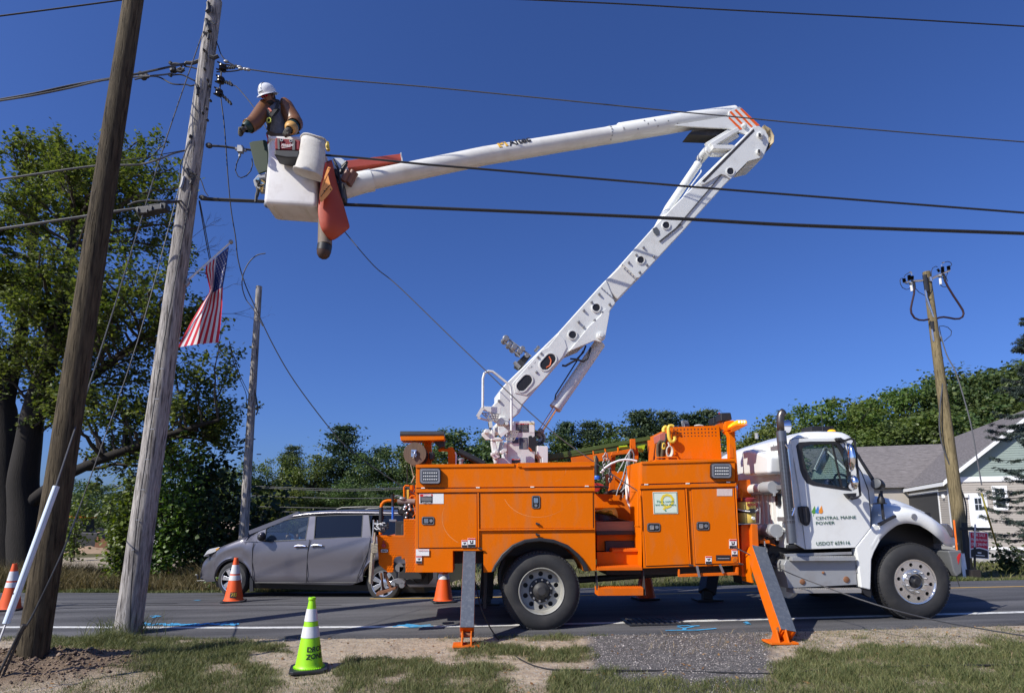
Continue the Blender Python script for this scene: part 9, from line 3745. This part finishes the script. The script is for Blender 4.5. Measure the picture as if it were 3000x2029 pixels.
LOWL=['dark low tree left of the slim back pole','low tree right behind the slim back pole',"low tree over the minivan's windscreen","bright low tree over the minivan's front door",'dark low tree below the tall spreading pine, on its left','low tree right below the tall spreading pine',"dark low tree above the minivan's sliding door",'low tree behind the pump on the tail shelf','dark low tree hidden behind the scene light at the tail','low tree hidden behind the wooden reel','dark low tree under the black leaning pipe','low tree hidden at the foot of the turret, left','low tree hidden at the foot of the turret, right',"dark low tree under the lime ladder's left end",'low tree under the middle of the lime ladder','dark low tree seen between the hanging chains','low tree seen just right of the wire slings','dark low tree behind the rope coil at the bin','low tree hidden behind the perforated bin','low tree between the bin and the lamp mast',"dark low tree behind the cab's roof fairing",'low tree seen through the rear of the cab','bright low tree seen through the cab window',"low tree behind the house's crosswise ridge",'bright low tree behind the valley of the house roof',"low tree just left of the tan pole's middle",'dark low tree behind the ridge right of the tan pole','dark low tree above the right half of the ridge','dark low tree behind the gable peak','low tree at the right border behind the spruce','dark low tree showing between the new pole and the trunk','low tree between the two large poles',"dark low tree just left of the grey pole's foot",'low tree just right of the grey pole',"dark low tree left of the maple's lowest right branch",'dark low tree hidden by the big maple trunk','dark low tree at the left border behind the maple','low tree beyond the left border, nearest the maple','dark low tree beyond the left border','low tree farthest beyond the left border']
for i,(x,y,Y,k)in enumerate(low_l):
 back_tree(x,y,Y,k,1.25,label=LOWL[i],group="lower trees of the wood")
def shrub(px,ptop,pbase,Y,w,n,label,m,size,seed,stems=9):
 rng=np.random.default_rng(seed)
 b=onY(px,pbase,Y)
 b=V((b.x,Y,G(b.x,Y)-.02))
 top_=onY(px,ptop,Y).z
 H_=top_-b.z
 t=thing("shrub",label,"shrub",tuple(b))
 B=MB()
 lc=[]
 for i in range(stems):
  a=rng.uniform(0,2*np.pi)
  e=V((np.cos(a)*w*rng.uniform(.15,1),np.sin(a)*w*rng.uniform(.1,.8),H_*rng.uniform(.55,1)))
  mid=V((e.x*.35,e.y*.35,e.z*.55))
  P=[V((rng.normal()*.04,rng.normal()*.04,0)),mid,e]
  B.tube([b+p for p in P],[.018,.012,.004],5,caps=False)
  for k in range(n//stems):
   f=rng.uniform(.12,1.03)
   q=P[0].lerp(P[1],f*2)if f<.5 else P[1].lerp(P[2],f*2-1)
   lc.append(tuple(q+V(rng.normal(size=3))*(.10+.16*w)))
 B.build("stems",BARKG,t)
 lc=np.array(lc)
 lc[:,2]=np.abs(lc[:,2])
 nr=unit(rng.normal(size=lc.shape)*.6+np.array([0,-.4,.8]))
 obj_from(leaf_soup("leaves",lc,nr,rng.uniform(.6,1.3,len(lc))*size,m,1.3,rng),"leaves",t)
SHR=leafmat("shrub leaf",(.030,.058,.010),(.13,.20,.028),.35)
SHD=leafmat("dark shrub leaf",(.016,.030,.010),(.060,.090,.022),.3)
shrub(345,1340,1712,16.6,.55,2300,"leafy sapling growing on the verge just left of the grey pole",SHR,.055,3,12)
shrub(480,1290,1705,16.8,.80,3000,"tall leafy sapling growing on the verge just right of the grey pole",SHR,.055,4,12)
shrub(590,1440,1700,17.2,.55,700,"dark shrub on the verge in front of the minivan's nose",SHD,.07,6)
shrub(640,1330,1640,18.4,.9,1500,"dark dense shrub beside the slim back pole",SHD,.085,7,12)
shrub(555,1250,1640,19.0,1.0,1700,"tall dark shrub under the maple's right branches",SHD,.085,8,12)
shrub(400,1340,1650,19.5,.9,1400,"dark shrub behind the grey pole and the saplings",SHD,.085,9,12)
shrub(215,1420,1600,30.0,.9,700,"small green shrub seen between the two poles",SHR,.08,10)
shrub(760,1420,1640,19.8,.9,1200,"shrub behind the minivan's windscreen",SHD,.085,12,12)
shrub(640,1655,1738,15.6,.3,120,"low twiggy weed by the road in front of the minivan",SHR,.06,14,7)
def far_blades(name,label,x0,x1,d0,d1,n,h0,h1,w,m,seed,lean=.8,mask=None):
 rng=np.random.default_rng(seed)
 x=rng.uniform(x0,x1,n)
 _,f=lines(x)
 y=f+d0+(d1-d0)*rng.uniform(0,1,n)
 dens=.25+1.2*vnoise(x,y,.9,71)if mask is None else mask(x,y)
 k=rng.uniform(0,1,n)<dens
 x,y=x[k],y[k]
 hh=rng.uniform(h0,h1,len(x))*(.45+1.1*vnoise(x,y,.7,72))
 o=blades(x,y,gz(x,y)-.02,hh,rng.uniform(.6,1.4,len(x))*w,rng,lean)
 g=bpy.data.objects.new(name,soup(name,o,BLADE_F,m))
 COL.objects.link(g)
 stuff(g,label,"grass")
far_blades("tall_weeds","tall dry brown weeds along the far edge of the road left of the minivan",-13,-4.2,.45,4.2,26000,.25,.75,.016,WEED,81)
FG=leafmat("far grass blade",(.050,.070,.018),(.20,.20,.07),.25,.6)
far_blades("verge_grass","short green grass along the far edge of the road",-14,16,.02,.9,42000,.05,.16,.012,FG,82)
far_blades("meadow_grass","rough grass beyond the verge and around the house",-14,30,1.0,20,60000,.08,.30,.03,FG,83,.8,lambda x,y:np.where((x>4)|(y<21),.6,0)*(vnoise(x,y,.5,73)>.25))
rng=np.random.default_rng(17)
sb_=onY(3125,1700,16.5)
sbz=G(sb_.x,16.5)
spz=onY(3125,900,16.5).z
Hs=spz-sbz
sp_t=thing("spruce_tree","blue green spruce reaching in from the right edge in front of the house","tree",(sb_.x,16.5,sbz))
B=MB()
B.tube([V((sb_.x,16.5,sbz-.1)),V((sb_.x,16.5,spz))],[.16,.02],8)
B.build("trunk",BARK,sp_t)
B=MB()
C,Nn=[],[]
h=.75
while h<Hs-.15:
 L=2.35*(1-h/Hs)**.8+.12
 for k in range(6):
  a=rng.uniform(0,2*np.pi)
  l=L*rng.uniform(.72,1.15)
  s=np.array([0,0,h+rng.uniform(-.1,.1)])
  dirv=np.array([np.cos(a),np.sin(a),0])
  P=[s+dirv*l*f+np.array([0,0,-.30*l*np.sin(f*2.2)*.6+.10*l*f**3])for f in np.linspace(0,1,6)]
  B.tube([V(p)+V((sb_.x,16.5,sbz))for p in P],[.018*(1-.8*i/5)+.003 for i in range(6)],4,caps=False)
  side=np.array([-np.sin(a),np.cos(a),0])
  for j in range(int(12+l*12)):
   f=rng.uniform(.18,1.0)
   i=min(int(f*5),4)
   q=P[i]+(P[i+1]-P[i])*(f*5-i)
   sl_=(.10+.32*l*.45*(1.15-f))*rng.uniform(.6,1.2)
   td=unit(side*rng.choice([-1,1])*rng.uniform(.5,1)+dirv*.7+np.array([0,0,-.28]))
   m_=46
   g_=rng.uniform(0,1,m_)
   C.append(q+td*(sl_*g_)[:,None]+rng.normal(size=(m_,3))*.022)
   Nn.append(unit(rng.normal(size=(m_,3))*.8+np.array([0,0,.8])))
 h+=.30
B.build("branches",BARKG,sp_t)
C,Nn=np.concatenate(C),np.concatenate(Nn)
obj_from(quad_soup("crown",C,Nn,rng.uniform(.018,.034,len(C)),SPRUCE,.28,rng),"crown",sp_t)
shrub(2965,1600,1690,15.6,.35,420,"low dark evergreen shrub at the foot of the yellow guy guard",SHD,.05,18)
ch=cr(680,220,6.046)
def hp(x,y,dY):
 p=ch((x,y))[0]
 return onY(p[0],p[1],BY+dY)
pel=hp(850,1150,.32)
lin=thing("person","lineman in a white hard hat and brown rubber sleeves leaning out of the raised bucket","person",(pel.x,pel.y,zb0+.04))
SHIRT=mat("grey blue work shirt",(.15,.17,.22),.8,var=.3,scale=9,dirt=(.42,.44,.48),dscale=7,damt=.5)
SLEEVE=mat("brown rubber sleeve",(.17,.072,.027),.42,var=.14,scale=4,bump=.15,bscale=9)
GLOVE=mat("worn leather glove",(.075,.068,.055),.75,var=.35,scale=16)
GREENG=mat("dark green rubber cuff",(.012,.035,.025),.4,var=.15)
CUFF=mat("tan glove cuff",(.55,.30,.08),.5,var=.12)
waist,chest,uchest,neck=hp(820,990,.28),hp(760,760,.20),hp(740,600,.16),hp(690,520,.10)
shL,elL,wrL=hp(590,570,.10),hp(395,850,-.10),hp(225,945,-.20)
shR,elR,wrR=hp(930,550,.24),hp(1125,850,.14),hp(1030,965,-.08)
fl_=zb0+.06
kneeL,kneeR=V((pel.x-.10,pel.y-.08,fl_+.48)),V((pel.x+.12,pel.y-.04,fl_+.48))
footL,footR=V((pel.x-.11,pel.y,fl_+.08)),V((pel.x+.13,pel.y+.02,fl_+.08))
J=[(pel,.155),(waist,.155),(chest,.165),(uchest,.150),(neck,.068),(hp(665,450,.06),.062),(shL,.080),(elL,.060),(wrL,.038),(shR,.082),(elR,.060),(wrR,.038),(V((pel.x-.09,pel.y,pel.z-.10)),.10),(kneeL,.075),(footL,.055),(V((footL.x,footL.y-.14,fl_+.04)),.045),(V((pel.x+.10,pel.y,pel.z-.10)),.10),(kneeR,.075),(footR,.055),(V((footR.x,footR.y-.14,fl_+.04)),.045)]
E_=[(0,1),(1,2),(2,3),(3,4),(4,5),(3,6),(6,7),(7,8),(3,9),(9,10),(10,11),(0,12),(12,13),(13,14),(14,15),(0,16),(16,17),(17,18),(18,19)]
skin_body("body",J,E_,SHIRT,lin,2)
hc_=hp(652,395,.04)
yaw_f=V((-.50,-.86,0)).normalized()
f_=(yaw_f*math.cos(R(34))+V((0,0,-1))*math.sin(R(34))).normalized()
s_=f_.cross(V((0,0,1))).normalized()
u_=s_.cross(f_).normalized()
def hd(a,b,c):
 return hc_+s_*a+f_*b+u_*c
def ell(B,c,ra,rb2,rc,n=16,m=12,z0=-1.0,z1=1.0):
 rows=[]
 for i in range(m+1):
  t=z0+(z1-z0)*i/m
  rr_=math.sqrt(max(0,1-t*t))
  rows.append([hd(c[0]+math.cos(2*math.pi*k/n)*ra*rr_,c[1]+math.sin(2*math.pi*k/n)*rb2*rr_,c[2]+t*rc)for k in range(n+1)])
 B.grid(rows)
B=MB()
ell(B,(0,0,.01),.078,.098,.118)
ell(B,(0,.035,-.065),.056,.058,.050)
B.tube([hd(0,.098,.012),hd(0,.118,-.012),hd(0,.104,-.03)],[.010,.016,.010],8)
for k in(-1,1):
 B.ball(hd(k*.080,-.005,-.005),.026,8,6,(.5,.8,1.1))
B.tube([hd(-.024,.097,-.058),hd(0,.101,-.056),hd(.024,.097,-.058)],.006,6)
B.build("head",mat("tanned skin",(.22,.105,.075),.6,var=.1),lin,ang=80)
B=MB()
ell(B,(0,.030,-.075),.064,.072,.055,z1=.35)
ell(B,(0,-.02,.0),.082,.086,.10,z0=-.5,z1=.4)
B.build("beard_and_hair",HAIR,lin,ang=80)
B=MB()
for k in(-1,1):
 B.add([hd(k*.008,.107,.038),hd(k*.060,.094,.040),hd(k*.072,.074,.020),hd(k*.056,.094,-.002),hd(k*.018,.106,.0)],[(0,1,2,3,4)])
B.build("glasses",mat("red mirrored lens",(.45,.01,.05),.08,.6),lin,solid=.004)
B=MB()
for k in(-1,1):
 B.tube([hd(k*.068,.078,.026),hd(k*.086,.0,.022)],.004,5)
B.tube([hd(-.072,.08,.04),hd(-.03,.106,.044),hd(.03,.106,.044),hd(.072,.08,.04)],.005,5)
B.build("glasses_frame",BLACK,lin)
HATM=mat("white hard hat",(.80,.81,.82),.25,var=.02,coat=.5)
B=MB()
rows=[]
n_,m_=32,12
for i in range(m_+1):
 t=i/m_
 row=[]
 for k in range(n_+1):
  a=2*math.pi*k/n_
  rr_=math.cos(t*math.pi/2)**.75
  ridge=.010*math.exp(-((math.cos(a)*.125*rr_)/.030)**2)*(1 if math.sin(a)>-2 else 0)*(t>.25)
  row.append(hd(math.cos(a)*.122*rr_,math.sin(a)*.150*rr_-.005,.045+math.sin(t*math.pi/2)*.148+ridge))
 rows.append(row)
B.grid(rows)
hat=B.build("hard_hat",HATM,lin,ang=70,solid=-.004)
B=MB()
rows=[]
for r_,dz in((1.0,.0),(1.25,-.010),(1.27,-.016),(1.20,-.016),(1.0,-.006)):
 row=[]
 for k in range(n_+1):
  a=2*math.pi*k/n_
  ext=(r_-1)*(.55+.75*max(0,math.sin(a))**1.5+.35*max(0,-math.sin(a))**2)
  row.append(hd(math.cos(a)*.122*(1+ext),math.sin(a)*.150*(1+ext)-.005,.047+dz*(1+.8*max(0,math.sin(a)))))
 rows.append(row)
B.grid(rows)
B.build("hat_brim",HATM,hat,ang=70)
B=MB()
for k in(-.026,.022):
 P=[]
 for t in np.linspace(.25,.95,9):
  ang_=t*math.pi/2
  P.append(hd(k,math.cos(ang_)*.150-.002,.052+math.sin(ang_)*.150+.006))
 B.tube(P,.004,5)
B.parts("hat_groove",mat("hat groove",(.10,.11,.13),.5),hat)
B=MB()
q=hd(.0,.148,.075)
B.obox(q,s_*.03,f_*.004,u_*.008)
B.ball(hd(-.04,.142,.082),.007,8,6)
B.build("hat_badge",mat("hat groove",(.10,.11,.13),.5),hat)
B=MB()
for k in(-1,1):
 B.tube([hd(k*.084,.02,.04),hd(k*.080,.02,-.05),hd(k*.03,.06,-.115)],.004,5)
B.build("chin_strap",BLACK,lin)
def sleeve_tube(name,pts,rad_,m,par=lin,n=18,wr=.008,seed=0):
 P=[]
 for i in range(len(pts)-1):
  for k in range(6):
   P.append(pts[i].lerp(pts[i+1],k/6))
 P.append(pts[-1])
 for _ in range(3):
  P=[P[0]]+[(P[i-1]+P[i]*2+P[i+1])/4 for i in range(1,len(P)-1)]+[P[-1]]
 rr_=[float(np.interp(i/(len(P)-1),np.linspace(0,1,len(rad_)),rad_))+wr*mnoise.noise(V((i*.7,seed,0)))for i in range(len(P))]
 B=MB()
 B.tube(P,rr_,n,caps=False)
 return B.build(name,m,par,ang=80,solid=-.006)
sleeve_tube("rubber_sleeve",[uchest.lerp(shL,.72)+V((0,0,.035)),shL,elL,elL.lerp(wrL,.62)],[.082,.108,.108,.104,.098,.094],SLEEVE,seed=1,wr=.014)
sleeve_tube("rubber_sleeve",[uchest.lerp(shR,.62)+V((0,0,.04)),shR,elR,elR.lerp(wrR,.35)],[.09,.122,.122,.116,.108,.104],SLEEVE,seed=5,wr=.014)
def glove(elbow,wrist,tipdir,palm_n,name,curl,open_cuff):
 arm=(wrist-elbow).normalized()
 g=sleeve_tube(name,[elbow.lerp(wrist,.45),wrist],[.088,.078,.056],GREENG,wr=.004,n=16)
 d=V(tipdir).normalized()
 nrm=V(palm_n).normalized()
 side=d.cross(nrm).normalized()
 nrm=side.cross(d).normalized()
 palm=[(wrist,.046),(wrist+d*.05,.052),(wrist+d*.095,.050)]
 J=list(palm)
 E2=[(0,1),(1,2)]
 for k,(off,l)in enumerate(((-.034,.080),(-.011,.090),(.012,.085),(.034,.068))):
  base_=wrist+d*.09+side*off
  a=base_+d*(l*.5)+nrm*(l*.28*curl)
  b=a+d*(l*.12*(1-curl)+.004)+nrm*(l*.42)
  c=b-d*(l*.26*curl)+nrm*(l*.18)
  i0=len(J)
  J+=[(base_,.017),(a,.015),(b,.0145),(c,.012)]
  E2+=[(2,i0),(i0,i0+1),(i0+1,i0+2),(i0+2,i0+3)]
 tb_=wrist+d*.035-side*.042
 i0=len(J)
 J+=[(tb_,.018),(tb_+d*.035-side*.022+nrm*.02,.016),(tb_+d*.062-side*.006+nrm*.042,.013)]
 E2+=[(1,i0),(i0,i0+1),(i0+1,i0+2)]
 skin_body("glove_hand",J,E2,GLOVE,g,1)
 if open_cuff:
  B=MB()
  B.tube([wrist-arm*.085,wrist-arm*.02,wrist+d*.02],[.098,.076,.056],16,caps=False)
  B.build("glove_cuff",CUFF,g,solid=-.006)
 else:
  B=MB()
  q=elbow.lerp(wrist,.55)
  B.bar(elbow.lerp(wrist,.5)+V((-.02,-.05,.075)),wrist+V((-.02,-.03,.06)),.05,.02)
  B.build("glove_cuff",CUFF,g,bevel=.006)
 return g
glove(elL,wrL,hp(80,1010,-.26)-wrL,(-.1,-.35,-1),"rubber_glove",.9,False)
glove(elR,wrR,hp(880,1055,-.20)-wrR,(-.3,.2,-1),"rubber_glove",.9,True)
HARN=mat("black webbing",(.022,.022,.024),.8)
def strap(pts,w,m=HARN,name="harness_strap"):
 P=[hp(*p)for p in pts]
 B=MB()
 for a,b in zip(P[:-1],P[1:]):
  B.bar(a,b,w,.012,up=(0,-1,.1))
 return B.build(name,m,lin)
strap([(770,450,.02),(830,470,.02),(780,600,-.02),(690,720,-.02),(660,830,.03),(640,980,.10)],.05)
strap([(570,520,.02),(600,620,-.03),(640,700,-.02),(680,740,-.015)],.05)
strap([(560,630,.0),(620,640,-.02),(650,690,-.02)],.06,mat("grey webbing",(.12,.12,.12),.8))
strap([(620,1010,.12),(760,1070,.10),(980,1060,.12),(1180,1010,.22)],.07,mat("brown tool belt",(.10,.07,.045),.7))
strap([(690,720,-.02),(760,700,-.01),(830,600,.0)],.035)
q=hp(660,815,-.01)
B=MB()
B.tube([q+V((math.cos(a)*.030,-.02,math.sin(a)*.038))for a in np.linspace(0,2*math.pi,14,endpoint=False)],.010,6,closed=True)
B.build("harness_ring",mat("lime ring",(.55,.60,.08),.4),lin)
strap([(640,590,-.01),(672,610,-.015),(690,650,-.015)],.03,mat("red trim",(.5,.12,.08),.6),"collar")
B=MB()
for x,y,d_ in((530,500,.04),(890,475,.12)):
 q0,q1=hp(x-15,y+12,d_),hp(x+18,y-18,d_)
 B.bar(q0,q1,.02,.01)
B.parts("sleeve_button_strap",mat("green strap",(.05,.20,.13),.6),lin)
